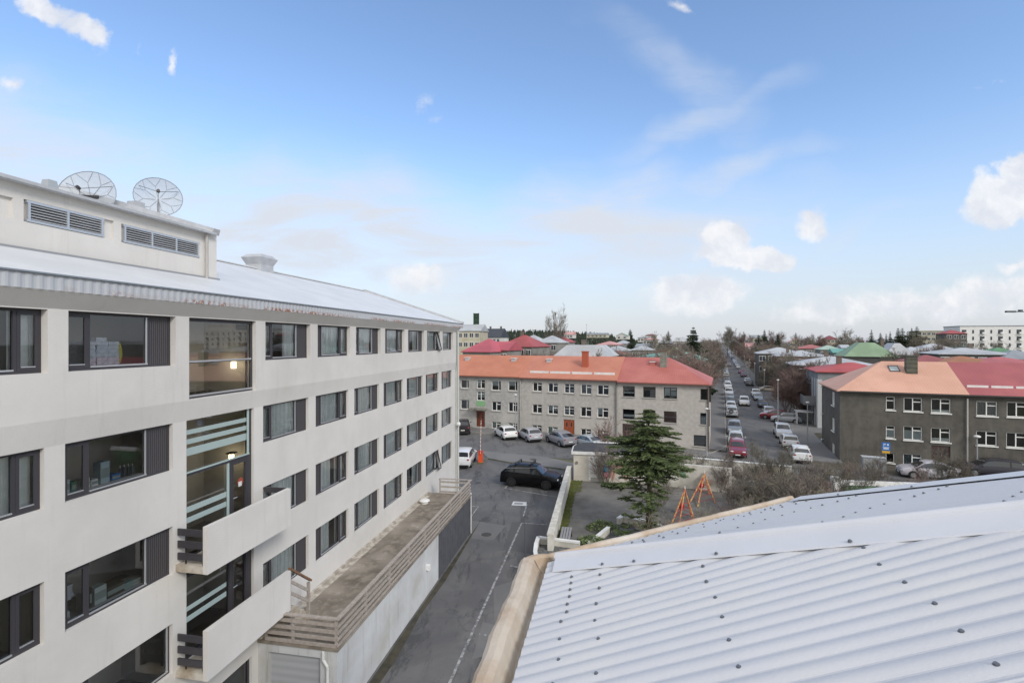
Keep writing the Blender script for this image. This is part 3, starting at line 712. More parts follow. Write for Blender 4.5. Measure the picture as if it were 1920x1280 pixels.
# ---------------------------------------------------------------- our own roof in the foreground
HE = 1.4; ZE = CAMH - HE; TA = .384
E0 = Vector((.1995 * HE, 2.287 * HE)); D1 = Vector((.198, .980)); N1 = Vector((.980, -.198)); D2 = Vector((.8795, .476)); N2 = Vector((.476, -.8795))
own = thing('own_building', 'building under the camera with a pale corrugated hipped roof and beige rim', 'building', (E0.x, E0.y, 0))
M_ROOFN = mat('pale_blue_grey_sheet', 'cacbce', .5, 'c4c5c8', .9, .0012, 60, col3='cbcbcb', scale3=2.5)
M_SCREW = mat('screw_grey', '70747a', .5, metal=.3)
PIT = .0762
def S1P(s, q, dz=0): p = -D1 * s + N1 * q; return (p.x, p.y, ZE + TA * q + dz)
def S2P(s, q, dz=0): p = D2 * s + N2 * q; return (p.x, p.y, ZE + TA * q + dz)
AMP = .0054
def corrug(fn, smax, qmax, ph=0.0):
    q = MB(); n = int(smax / PIT * 10); prev = None
    for i in range(n + 1):
        s = i * PIT / 10
        h = AMP * (2.1 * math.sqrt(math.sin(PI * s / PIT + ph * .5 - PI / 4 + PI / 2) ** 2 + .03) - 1.2)
        lap = .0045 if (int(s / (PIT * 11)) % 2) else 0.0
        h += lap
        qe = min(qmax, 2.139 * s + .0)
        cur = (fn(s, -.05, h), fn(s, max(qe, -.049), h))
        if prev: q.face([prev[0], cur[0], cur[1], prev[1]] if fn is S1P else [cur[0], prev[0], prev[1], cur[1]])
        prev = cur
    return q
o = corrug(S1P, 8.5, 6.0).build('roof_sheet', M_ROOFN, own, smooth=50)
EF = 2.56
o = corrug(S2P, EF, 6.0, 1.0).build('roof_sheet', M_ROOFN, own, smooth=50)
# hip flashing: a roll with two wings
KH = 6.2; hv = Vector((.804, -.5946)); TH_ = TA * .906
def HP(k, dz): return (hv.x * k, hv.y * k, ZE + TH_ * k + dz)
q = MB(); wv = .175
for a, b in ((0, KH),):
    nst = 30
    for i in range(nst):
        k0, k1 = a + (b - a) * i / nst, a + (b - a) * (i + 1) / nst
        def W1(k, s, dz): return S1P(.4235 * k + s, .906 * k, dz)
        def W2(k, s, dz): return S2P(.4241 * k + s, .9057 * k, dz)
        q.face([W1(k0, .02, .030), W1(k1, .02, .030), W1(k1, wv, .0125), W1(k0, wv, .0125)])
        q.face([W1(k0, wv, .0125), W1(k1, wv, .0125), W1(k1, wv + .004, .006), W1(k0, wv + .004, .006)])
        q.face([W2(k0, .02, .030), W2(k0, wv, .0125), W2(k1, wv, .0125), W2(k1, .02, .030)])
        prof = [(-1, .0), (-.8, .55), (-.35, .93), (0, 1), (.35, .93), (.8, .55), (1, 0)]
        pts0 = []; pts1 = []
        pv_ = Vector((-hv.y, hv.x))                            # across the hip, towards the far slope
        for a_, h_ in prof:
            for k, lst in ((k0, pts0), (k1, pts1)):
                c = HP(k, .022 + .028 * h_); lst.append((c[0] + pv_.x * a_ * .026, c[1] + pv_.y * a_ * .026, c[2]))
        for j in range(6): q.face([pts0[j], pts1[j], pts1[j + 1], pts0[j + 1]])
q.build('hip_flashing', mat('hip_sheet', 'd3d4d8', .5, 'cdced2', 2), own, smooth=35)
# verge flashing along the gable of the second slope
q = MB()
for i in range(20):
    a, b = 5.6 * i / 20, 5.6 * (i + 1) / 20
    q.face([S2P(EF - .16, a, .014), S2P(EF + .02, a, .03), S2P(EF + .02, b, .03), S2P(EF - .16, b, .014)])
    q.face([S2P(EF + .02, a, .03), S2P(EF + .03, a, -.12), S2P(EF + .03, b, -.12), S2P(EF + .02, b, .03)])
q.build('verge_flashing', mat('verge_white', 'c6c8cc', .4), own)
def screw_at(q, p, nrm, r=.0072):
    p = Vector(p); nrm = Vector(nrm).normalized()
    q.tube(p, p + nrm * .004, r * 1.25, n=12); q.tube(p + nrm * .004, p + nrm * .009, r * .8, n=6)
nS1 = Vector((-N1.x * TA, -N1.y * TA, 1)); nS2 = Vector((-N2.x * TA, -N2.y * TA, 1))
SCR = []; rnd = random.Random(5)
for row, st in ((.125, 1), (.29, 2), (.78, 2), (1.38, 2), (2.05, 2), (2.75, 2), (3.45, 3)):
    k = 1
    while k < 100:
        s = PIT * (k + .25)
        if row < 2.139 * (s - .2) and s < 8.2:
            if not (row == .125 and k > 9 and k % 2): SCR.append((S1P(s, row + rnd.uniform(-.012, .012), AMP), nS1))
        k += st + (1 if row > .2 and rnd.random() < .12 else 0)
for k_ in (.33, .52, .95, 1.5, 2.2, 3.0):
    SCR.append((S1P(.4235 * k_ + wv - .018, .906 * k_, .016), nS1))
    SCR.append((S2P(.4241 * k_ + wv - .018, .9057 * k_, .016), nS2))
for row in (.12, .24, .62, 1.15, 1.75, 2.3, 2.9):
    k = 2
    while PIT * k < EF - .22:
        s = PIT * (k + .09)
        if row < 2.139 * (s - .25): SCR.append((S2P(s, row + rnd.uniform(-.02, .02), AMP), nS2))
        k += 2 if row > .3 else rnd.choice((1, 2, 2))
for k_ in (.4, .9, 1.5, 2.1, 2.8, 3.6): SCR.append((S2P(EF - .13, k_, .018), nS2))
def _dist(s_):
    p = Vector(s_[0]); wx, wy, wz = p.x + E0.x, p.y + E0.y, p.z - CAMH
    if wy < .3: return 1e9
    u_, v_ = CX + FPX * wx / wy, V0 - FPX * wz / wy
    return (Vector((wx, wy, wz)).length if 900 < u_ < 1925 and v_ < 1290 else 1e8)
SCR.sort(key=_dist)
for s_ in SCR[:100]:
    q = MB(); screw_at(q, *s_); q.build('screw', M_SCREW, own)
q = MB()
for s_ in SCR[100:]: screw_at(q, *s_)
o = q.build('screws', M_SCREW, own); o['kind'] = 'stuff'
# concrete gutter rim around both eaves
M_RIM = mat('worn_beige_concrete', 'bfb4a5', .9, 'a8937c', 2.6, .003, 60, col3='c9c4bb', scale3=1.2)
def rim(q, P0, dirv, outv, length, wave=.0, seed=0, sm=0.0):
    rr = random.Random(seed); n = max(4, int(length / .035))
    prof = [(-.10, -.10), (.0, -.115), (.05, -.12), (.085, -.105), (.115, -.06), (.135, -.022), (.165, -.008), (.20, -.010), (.222, -.03), (.23, -.09), (.23, -.75)]
    prev = None
    for i in range(n + 1):
        s = length * i / n; cur = []
        for j, (o_, z_) in enumerate(prof):
            w_ = (math.sin(s * 9 + seed) * .5 + math.sin(s * 23 + 1) * .3 + rr.uniform(-.3, .3)) * wave if 3 <= j <= 8 else 0
            p = P0 + dirv * s + outv * (o_ * (1 - sm) + w_ * .6)
            cur.append((p.x, p.y, ZE + z_ + w_ * .35 + .01))
        if prev:
            for j in range(len(prof) - 1): q.face([prev[j], prev[j + 1], cur[j + 1], cur[j]])
        prev = cur
q = MB()
rim(q, Vector((0, 0)) + D1 * .0, -D1, -N1, 8.6, .010, 1)
rim(q, Vector((0, 0)), D2, -N2, EF + .05, .004, 4, .45)
# corner fill between both rims
out1, out2 = -N1, -N2
mid = (out1 + out2).normalized()
_prof = [(-.10, -.10), (.0, -.115), (.05, -.12), (.085, -.105), (.115, -.06), (.135, -.022), (.165, -.008), (.20, -.010), (.222, -.03), (.23, -.09), (.23, -.75)]
a1_ = math.atan2(out1.y, out1.x); a2_ = math.atan2(out2.y, out2.x)
if a2_ > a1_: a2_ -= 2 * PI
for i in range(8):
    t0, t1 = i / 8, (i + 1) / 8
    def CP(t, o_, z_):
        a = a1_ + (a2_ - a1_) * t; oo = o_ * (1 - .45 * t); oo = max(oo, -.02)
        return (math.cos(a) * oo, math.sin(a) * oo, ZE + z_ + .01)
    for (oa, za), (ob, zb) in zip(_prof[:-1], _prof[1:]):
        q.face([CP(t0, oa, za), CP(t0, ob, zb), CP(t1, ob, zb), CP(t1, oa, za)])
q.build('gutter_rim', M_RIM, own, smooth=60)
q = MB(); q.bar((-.035, -.02, ZE - .01), (.012, -.13, ZE - .045), .014, .01); q.build('metal_clip', M_WHITE, own)
# the walls under the roof
q = MB(); Fp = D2 * EF; poly = [(-D1 * 8.5), (-D1 * 8.5 + N1 * 9), (Fp + N2 * 8), Fp, Vector((0, 0))]
poly = [p + Vector((.03, -.03)) * 0 for p in poly]
q.prism([(p.x, p.y) for p in poly], 0, ZE - .13); q.build('wall', mat('own_wall', 'cfc6b6', .9, 'bfb5a4', 1), own)
q = MB(); q.face([S1P(8.5, 0, -.03), S1P(8.5, 6, -.03), S1P(2.8, 6, -.03), S1P(0.01, .0, -.03)]); q.face([S2P(0.01, 0, -.03), S2P(2.56, 5.47, -.03), S2P(2.56, 0, -.03)]); q.build('roof_lining', M_DARK, own)

# ---------------------------------------------------------------- ground, roads, pavements
M_GROUND = mat('dull_earth', '5b5549', .95, '4a473d', .15, col3='5d6048', scale3=.03)
def asphalt(name, col, col2, stain=True, sc=.35):
    m = bpy.data.materials.new(name); m.use_nodes = True
    t = NT(m.node_tree); b = m.node_tree.nodes['Principled BSDF']
    tc = t.add('ShaderNodeTexCoord'); v = tc.outputs['Object']
    big = t.mapr(t.noise(v, sc, 8, .68, .6), .38, .64)
    c = t.mix(big, srgb(col), srgb(col2))
    if stain:
        mp = t.add('ShaderNodeMapping'); mp.inputs['Rotation'].default_value = (0, 0, R(10)); mp.inputs['Scale'].default_value = (1.6, .35, 1); t.link(v, mp.inputs['Vector'])
        st = t.mapr(t.noise(mp.outputs[0], .6, 9, .75, .5), .50, .62)
        c = t.mix(t.math('MULTIPLY', st, .9), c, srgb('29292a'))
        cr = t.add('ShaderNodeTexVoronoi', feature='DISTANCE_TO_EDGE'); cr.inputs['Scale'].default_value = .22; 
        nn = t.add('ShaderNodeTexNoise'); nn.inputs['Scale'].default_value = 1.2; nn.inputs['Detail'].default_value = 5; t.link(v, nn.inputs['Vector'])
        dv = t.vmath('ADD', v, nn.outputs['Color']); t.link(dv, cr.inputs['Vector'])
        ck = t.mapr(cr.outputs['Distance'], .002, .006, .45, 0.0)
        c = t.mix(ck, c, srgb('28282a'))
    gr = t.noise(v, 90, 3, .7)
    c = t.mix(t.mapr(gr, .3, .7, 0, .3), c, srgb('8f8f90'))
    t.link(c, b.inputs['Base Color'])
    r_ = t.mapr(big, 0, 1, .75, .9); t.link(r_, b.inputs['Roughness'])
    bp = t.add('ShaderNodeBump'); bp.inputs['Distance'].default_value = .006; t.link(gr, bp.inputs['Height']); t.link(bp.outputs[0], b.inputs['Normal'])
    return m
M_ASPH = asphalt('worn_asphalt', '4c4b4b', '636261'); M_ASPH2 = asphalt('street_asphalt', '545353', '646362', True, .2); M_PAVE = asphalt('pale_asphalt_path', '6a6968', '757371', False)
M_KERB = mat('kerb_stone', '98958f', .85, '85827b', 3); M_GRASS = mat('winter_grass', '5c6440', .95, '6d6848', 1.2, .02, 30, col3='4c5a2e', scale3=.5); M_LINE = mat('road_paint', 'a3a3a2', .7, '6d6d6d', 5, lo=.42, hi=.58)
sheet('ground', [(-900, -60), (1500, -60), (2600, 3200), (-1800, 3200)], -.02, M_GROUND)
def off(o_, Y): return (o_ + .183 * Y, Y)                      # hotel-parallel offset line
EA = Vector((.922, -.387)); NA = Vector((.387, .922)); PA = Vector((3.15, 63.0))
def AA(k, d): p = PA + EA * k - NA * d; return (p.x, p.y)      # along the grey row, d metres in front of it
# cross street + car park
sheet('car_park', [off(-14, 6), off(-2.6, 6), off(-2.6, 47), AA(-26, 12), AA(-40, 12)], .0, M_ASPH)
sheet('street', [AA(-60, 12.2), AA(60, 12.2), AA(60, 3.4), AA(-60, 3.4)], .004, M_ASPH2)
sv = Vector((.3849, .923))
def ST(o_, Y): return (o_ + .417 * Y, Y)
sheet('street', [ST(.7, 50), ST(9.2, 47), ST(9.2, 1700), ST(.7, 1700)], .009, M_ASPH2)
sheet('pavement', [AA(-60, 3.4), AA(21.6, 3.4), AA(22.0, 0), AA(-60, 0)], .12, M_PAVE, thick=.13)
sheet('pavement', [ST(-3.2, 57.5), ST(.55, 55.5), ST(.55, 900), ST(-3.2, 900)], .12, M_PAVE, thick=.13)
q = MB()
def kerb(pts, w_=.16, h_=.14):
    q = MB()
    for a, b in zip(pts[:-1], pts[1:]):
        n = max(1, int((Vector(b) - Vector(a)).length / 4))
        for i in range(n):
            p0 = Vector(a).lerp(Vector(b), i / n); p1 = Vector(a).lerp(Vector(b), (i + 1) / n)
            q.bar((p0.x, p0.y, g(p0.x) + h_ / 2), (p1.x, p1.y, g(p1.x) + h_ / 2), w_, h_ + .02)
    o = q.build('kerb', M_KERB); o['kind'] = 'structure'; return o
kerb([ST(.62, 900), ST(.62, 58), ST(.0, 56.2), AA(19.5, 3.3)]); kerb([AA(-60, 3.35), AA(19.5, 3.35)])
kerb([ST(9.3, 51), ST(9.3, 900)])
sheet('pavement', [ST(9.4, 51), ST(12.2, 50), ST(12.2, 900), ST(9.4, 900)], .12, M_PAVE, thick=.13)
# footpath between street and car park, with the kerb of the barrier island
k1 = [G(886, 871.4), G(900, 866), G(915.6, 860.3), G(957, 868), G(1063, 881)]
sheet('footpath', [G(916, 861), G(957, 868), G(1063, 881), (6.6, 46.2), AA(5.5, 12.3), AA(-1.8, 12.3)], .05, M_PAVE)
q = MB()
for a, b in zip(k1[:-1], k1[1:]): q.bar((a.x, a.y, .05), (b.x, b.y, .05), .14, .12)
structure(q.build('kerb', mat('dark_kerb', '6e6e66', .9, '565a48', 3)))
# lines of the car park
q = MB()
def line(p, r, w_=.1, dz=.009):
    p = Vector(p[:2]); r = Vector(r[:2]); d = (r - p).normalized(); n = Vector((-d.y, d.x)) * w_ / 2
    q.face([(p.x - n.x, p.y - n.y, dz), (r.x - n.x, r.y - n.y, dz), (r.x + n.x, r.y + n.y, dz), (p.x + n.x, p.y + n.y, dz)])
ln = -5.19
line(off(ln, 12), off(ln, 31.7)); line(off(ln, 31.7), (off(ln, 31.7)[0] + 1.6, 31.4)); line(G(988, 945), G(981, 968), .08)
line(G(957, 1060), G(982, 1065)); line(G(898, 1188), G(935, 1194), .09)
line(G(947, 915), G(1048, 932)); line(G(947, 915), G(952, 909), .12); line(G(1050, 896), G(1068, 899), .1)
line(G(862, 949), G(897, 949), .08); line(G(897, 949), G(882, 970), .08)
structure(q.build('parking_lines', M_LINE))
q = MB(); a = [G(959, 946.8), G(986.5, 948.2), G(987.5, 941), G(962.5, 939.6)]; q.face([(p.x, p.y, .0095) for p in a]); structure(q.build('painted_panel', mat('white_road_panel', 'c9c9c8', .7)))
q = MB(); a = [G(963, 945), G(980, 945.8), G(981, 942.6), G(965.5, 941.8)]; q.face([(p.x, p.y, .0135) for p in a]); structure(q.build('panel_wear', mat('worn_panel_grey', '8d8d90', .7)))
# asphalt repair patches
M_PATCH = asphalt('repair_asphalt', '5f5e5d', '6c6b6a', False); M_PATCHD = asphalt('dark_repair', '403f3f', '4c4b4b', False)
for poly, m_ in (([(925, 1100), (975, 1085), (968, 1160), (928, 1188)], M_PATCH), ([(960, 978), (1025, 985), (1012, 1040), (944, 1030)], M_PATCHD), ([(885, 975), (948, 985), (925, 1012), (884, 1010)], M_PATCH),
                 ([(905, 1165), (935, 1172), (925, 1225), (885, 1235)], M_PATCH)):
    sheet('asphalt_patch', [G(*p)[:2] for p in poly], .0045 if poly[0][0] != 1018 else .054, m_)
sheet('moss_strip', [off(-7.9, 14), off(-7.62, 14), off(-7.5, 18), off(-7.7, 21), off(-7.6, 24), off(-7.75, 28), off(-7.9, 32.5)], .005, mat('moss_dirt', '4b4639', .95, '38372c', 2))

# ---------------------------------------------------------------- grey apartment rows
M_WF = mat('white_window_frame', 'e4e4e0', .5); M_SILL = mat('sill_concrete', 'a5a19b', .85)
M_WG = glass_mat('flat_glass', (.82, .87, .87, 1), .10); M_BLIND = mat('roller_blind', 'b9bfc0', .8); M_BLINDB = mat('green_blind', 'a9bab4', .8)
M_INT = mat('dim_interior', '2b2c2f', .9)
def flat_window(root, x0, x1, z0, z1, y=.12, style='T', blind=None, frame=M_WF, sill=M_SILL, fr=.075, sl=.09, dark=None, net=None, label=None):
    q = MB()
    q.box(x0, x1, y, y + .07, z0, z0 + fr); q.box(x0, x1, y, y + .07, z1 - fr, z1); q.box(x0, x0 + fr, y + .002, y + .068, z0 + fr, z1 - fr); q.box(x1 - fr, x1, y + .002, y + .068, z0 + fr, z1 - fr)
    xm = (x0 + x1) / 2; zt = z1 - (z1 - z0) * .30
    if style in 'TQ': q.box(xm - .04, xm + .04, y - .003, y + .065, z0 + fr, z1 - fr)
    if style == 'T': q.box(xm + .04, x1 - fr, y - .001, y + .067, zt - .04, zt + .04)
    if style == 'Q': q.box(x0 + fr, xm - .04, y, y + .067, zt - .02, zt + .02); q.box(xm + .04, x1 - fr, y, y + .067, zt - .02, zt + .02)
    if style == 'V': q.box(x0 + fr, x1 - fr, y, y + .067, zt - .04, zt + .04)
    if style == 'S': q.box(x1 - (x1 - x0) * .25 - .04, x1 - (x1 - x0) * .25, y, y + .067, z0 + fr, z1 - fr)
    w_ = q.build('window', frame, root)
    if label: w_['label'] = label
    q = MB(); q.face([(x0 + fr, y + .04, z0 + fr), (x1 - fr, y + .04, z0 + fr), (x1 - fr, y + .04, z1 - fr), (x0 + fr, y + .04, z1 - fr)]); q.build('pane', M_WG, w_)
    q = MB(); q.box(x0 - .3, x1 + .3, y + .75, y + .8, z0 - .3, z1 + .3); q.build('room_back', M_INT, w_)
    if blind:
        fa, fb, za, zb, m_ = blind
        xx0 = x0 + fr + (x1 - x0 - 2 * fr) * fa; xx1 = x0 + fr + (x1 - x0 - 2 * fr) * fb; h_ = z1 - z0 - 2 * fr
        q = MB(); q.face([(xx0, y + .1, z0 + fr + h_ * za), (xx1, y + .1, z0 + fr + h_ * za), (xx1, y + .1, z0 + fr + h_ * zb), (xx0, y + .1, z0 + fr + h_ * zb)]); q.build('blind', m_, w_)
    if net:
        curtain_mb(x0 + fr, x1 - fr, z0 + fr, z1 - fr, y + .14, int(x0 * 7) % 90, .02).build('curtain', mat('grey_curtain', '8d8a8b', .9), w_)
    if sill:
        q = MB(); q.box(x0 - .06, x1 + .06, -sl, y, z0 - .1, z0 - .002); q.build('sill', sill, w_)
    return w_

def hip_roof(q, x0, x1, D_, ze, zr, ov=.35, hl=False, hr=False, run=None):
    """ridge along x; hipped at the ends where asked"""
    r = D_ / 2; rh = min(r, (x1 - x0) * .46); rx0 = x0 + (rh if hl else 0); rx1 = x1 - (rh if hr else 0)
    a = (x0 - (ov if hl else 0), -ov, ze); b = (x1 + (ov if hr else 0), -ov, ze); c = (x1 + (ov if hr else 0), D_ + ov, ze); d = (x0 - (ov if hl else 0), D_ + ov, ze)
    e = (rx0, r, zr); f = (rx1, r, zr)
    q.face([a, b, f, e]); q.face([c, d, e, f])
    if hl: q.face([d, a, e])
    else: q.face([a, e, d])
    if hr: q.face([b, c, f])
    else: q.face([b, c, f])
    th = .12
    def lo(p): return (p[0], p[1], p[2] - th)
    for p_, r_ in ((a, b), (b, c), (c, d), (d, a)): q.face([lo(p_), lo(r_), r_, p_])
    q.face([lo(a), lo(d), lo(c), lo(b)])
    return a, b, c, d, e, f

AROT = math.atan2(-.387, .922)
def rowhouse(name, label, k0, k1, wallm, roofm, base, ze, zr, D_=10.0, hl=False, hr=False, anchor=PA, edir=EA, ndir=NA, rot=AROT, zb=None, holes=(), ov=.35):
    zb = zb if zb is not None else g((anchor + edir * ((k0 + k1) / 2)).x) - .3
    p = anchor + edir * k0
    t = thing(name, label, 'apartment house', (p.x, p.y, zb), rot)
    return t
def AK(u, anchor=PA, e=EA):
    r = (u - CX) / FPX; return (anchor.y * r - anchor.x) / (e.x - e.y * r)
M_GW = mat('grey_pebbledash', 'abaaa6', .95, '9b9994', 2.5, .01, 45, col3='b5b2ac', scale3=.25, streak=('8f8d86', .35))
M_GW2 = mat('warm_grey_render', 'b1ada7', .95, 'a29e98', 2.5, .01, 45, col3='b9b4ac', scale3=.2, streak=('96928a', .35))
M_GW3 = mat('sand_grey_render', 'b7b2ab', .95, 'aaa59e', 2.5, .01, 45, col3='bfb9b0', scale3=.3, streak=('9e9991', .35))
M_OR = mat('orange_sheet', 'b9785d', .6, 'af6f55', .5, wave=(0, .25, .004)); M_OR2 = mat('salmon_orange_sheet', 'ba7a63', .6, 'b0715c', .5, wave=(0, .25, .004)); M_RD = mat('brick_red_sheet', 'b16a62', .6, 'a55f57', .4, wave=(0, .25, .004), col3='b8756a', scale3=.12)
def vent(root, lx, ly, z, m1, s=.28):
    q = MB(); frustum(q, lx, ly, z - .2, z + .28, s, s, s, s); o = q.build('roof_hatch', m1, root); q = MB(); q.box(lx - s - .06, lx + s + .06, ly - s - .08, ly + s + .06, z + .28, z + .34); q.build('hatch_lid', M_WHITE, o)
def chimney(root, lx, ly, z0, z1, w_, m1, cap=None):
    q = MB(); q.box(lx - w_, lx + w_, ly - w_ * .8, ly + w_ * .8, z0, z1); o = q.build('chimney', m1, root); q = MB(); q.box(lx - w_ - .06, lx + w_ + .06, ly - w_ * .8 - .06, ly + w_ * .8 + .06, z1, z1 + .12); q.build('chimney_cap', cap or m1, o)

def make_row(name, label, k0, k1, wallm, roofm, wins, anchor, e, nrm, rot, ze, zr, D_, hl, hr, door=None, side=None, zb=-1.0, cat='apartment house'):
    """wins: (u0,u1,v0,v1, dict)"""
    p = anchor + e * k0; t = thing(name, label, cat, (p.x, p.y, zb), rot); Lx = k1 - k0
    hs = []; recs = []
    for u0, u1, v0, v1, kw in wins:
        x0, z1 = loc_hit(t, u0, v0); x1, z1b = loc_hit(t, u1, v0); _, z0 = loc_hit(t, u0, v1)
        recs.append((x0, x1, z0, z1, kw)); hs.append((x0, x1, z0, z1))
    if door:
        u0, u1, v0, v1, dm = door; x0, z1 = loc_hit(t, u0, v0); x1, _ = loc_hit(t, u1, v0); _, z0 = loc_hit(t, u0, v1); z0 = max(z0, .3); hs.append((x0, x1, z0, z1)); drec = (x0, x1, z0, z1)
    q = MB(); H_ = ze - zb; panel(q, 0, Lx, 0, H_, hs, 0, .16)
    sh = []
    if side:
        for (d0, d1, z0, z1) in side: sh.append((d0, d1, z0 - zb, z1 - zb))
    panel(q, 0, D_, 0, H_, sh, axis='y', xc=0, rev=.16); panel(q, 0, D_, 0, H_, [], axis='y', xc=Lx, rev=.0); q.face([(0, D_, 0), (Lx, D_, 0), (Lx, D_, H_), (0, D_, H_)])
    q.build('wall', wallm, t)
    for x0, x1, z0, z1, kw in recs: flat_window(t, x0, x1, z0, z1, **kw)
    if side:
        for (d0, d1, z0, z1) in sh:
            q = MB(); f_ = .1
            q.box(.08, .15, d0, d1, z0, z0 + f_); q.box(.08, .15, d0, d1, z1 - f_, z1); q.box(.082, .148, d0, d0 + f_, z0 + f_, z1 - f_); q.box(.082, .148, d1 - f_, d1, z0 + f_, z1 - f_); q.box(.078, .146, (d0 + d1) / 2 - .05, (d0 + d1) / 2 + .05, z0 + f_, z1 - f_)
            w_ = q.build('window', M_WF, t); q = MB(); q.face([(.12, d0 + f_, z0 + f_), (.12, d1 - f_, z0 + f_), (.12, d1 - f_, z1 - f_), (.12, d0 + f_, z1 - f_)]); q.build('pane', M_WG, w_)
            q = MB(); q.box(-.08, .1, d0 - .05, d1 + .05, z0 - .1, z0 - .003); q.build('sill', M_WF, w_); q = MB(); q.box(.5, .55, d0 - .3, d1 + .3, z0 - .3, z1 + .3); q.build('room_back', mat('pale_interior', '8b8c8c', .9), w_)
    if door:
        x0, x1, z0, z1 = drec; q = MB(); xm = (x0 + x1) / 2
        q.box(x0 + .02, xm - .01, .09, .14, z0, z1 - .02); q.box(xm + .01, x1 - .02, .09, .14, z0, z1 - .02); dd = q.build('door', door[4], t)
        q = MB()
        for xx in (xm - (x1 - x0) * .22, xm + (x1 - x0) * .22): q.box(xx - .07, xx + .07, .07, .09, z0 + 1.05, z1 - .35)
        q.build('door_window', M_INT, dd); q = MB(); q.tube((xm + .08, .06, z0 + .95), (xm + .08, .06, z0 + 1.15), .015, n=5); q.build('handle', M_ALU, dd)
        q = MB(); q.box(x0 - .2, x1 + .2, -.5, .0, 0, z0); q.build('door_step', M_SILL, t)
    q = MB(); hp = hip_roof(q, 0, Lx, D_, ze - zb + .1, zr - zb, .3, hl, hr); q.build('roof', roofm, t)
    return t, Lx, zb
WB = dict(style='Q'); B1 = (0, .72, .42, 1, M_BLIND)
houses = []
kA0, kA1, kA2, kA3 = AK(790), AK(975), AK(1158), AK(1329)
FD = mat('dark_frame', '3c3b3c', .5)
DOORO = mat('orange_wood_door', '9c5232', .55, '8b4629', 8); DOORR = mat('red_brown_door', '6e3826', .55, '5d2f20', 8); DOORD = mat('dark_brown_door', '4c3a36', .6, '403230', 6)
hA, LA, zbA = make_row('apartment_house', 'left end of the grey row, orange roof, green panel above its canopied door', kA0, kA1, M_GW, M_OR,
    [(822, 838, 711.5, 727.5, dict(style='S')), (822, 838, 748, 766, dict(style='S')), (863.3, 879.2, 711.5, 727.5, dict(style='S', net=1)), (893.8, 909.3, 711, 728, dict(style='Q', blind=(0, .5, .2, 1, M_BLIND))), (921.3, 939.3, 713, 731.5, dict(style='S', blind=(0, .72, .45, 1, M_BLIND))), (952.7, 970.3, 714, 732.3, dict(style='S', blind=(0, .72, .5, 1, M_BLIND))),
     (863.3, 879.2, 748.4, 766.5, dict(style='S', net=1)), (893.8, 909.3, 733, 750.5, dict(style='Q', sill=None, blind=(0, 1, .3, 1, M_BLIND))), (921.8, 939.3, 752, 769.5, dict(style='T')), (953, 970.3, 753.5, 771.5, dict(style='T')), (921.8, 939.3, 790, 803, dict(style='T', blind=(0, .5, 0, 1, M_BLIND))), (953, 970.3, 792, 806, dict(style='T', blind=(0, .5, 0, 1, M_BLIND)))],
    PA, EA, NA, AROT, 6.85, 9.5, 10.0, False, False, (893, 909, 770, 799, DOORR), zb=-.6)
def AL(t, u, v, y=0): return loc_hit(t, u, v, y)
x0, z1 = AL(hA, 893.5, 750.8); x1, z0 = AL(hA, 909.5, 761.5)
q = MB(); q.box(x0, x1, -.03, .05, z0, z1); q.build('green_panel', mat('pale_green_panel', '7da77b', .7), hA)
x0, z1 = AL(hA, 884, 764); x1, z0 = AL(hA, 913, 767); q = MB(); q.box(x0, x1, -1.1, .02, z0 - .02, z0 + .14); q.build('canopy', mat('stained_concrete', '8e8a82', .9, '6d6a62', 2), hA)
hB, LB, _ = make_row('apartment_house', 'middle house of the grey row, orange roof with brick red chimney and snow guards', kA1, kA2, M_GW2, M_OR2,
    [(998.7, 1016.3, 716.4, 733.3, dict()), (1027.5, 1046.2, 717.6, 734.8, dict()), (1057.9, 1077.2, 718.6, 736.5, dict(style='Q', blind=(0, 1, .2, .38, M_BLIND))), (1089, 1109.5, 720, 738.5, dict(net=1)), (1120, 1141.7, 721.3, 740, dict()),
     (998, 1016.3, 757.4, 774, dict()), (1027, 1046.5, 759, 775.8, dict(blind=(0, 1, .35, 1, M_BLIND))), (1057.5, 1077.2, 760.6, 777.6, dict(style='Q', blind=(0, 1, .22, .42, M_BLIND))), (1088.5, 1109, 762.3, 780.5, dict()), (1119.8, 1141, 764, 782.3, dict(blind=(0, .46, .28, 1, M_BLIND))),
     (997.6, 1015.8, 796, 811, dict(blind=(0, .6, 0, 1, M_BLINDB))), (1026.5, 1046, 799, 816, dict(blind=(0, 1, 0, 1, M_BLINDB))), (1088.8, 1108.5, 803, 820.5, dict()), (1119.5, 1141, 805.5, 823, dict(net=1))],
    PA, EA, NA, AROT, 6.8, 9.5, 10.0, False, False, (1056.8, 1077, 785.8, 814.5, DOORO), zb=-.6)
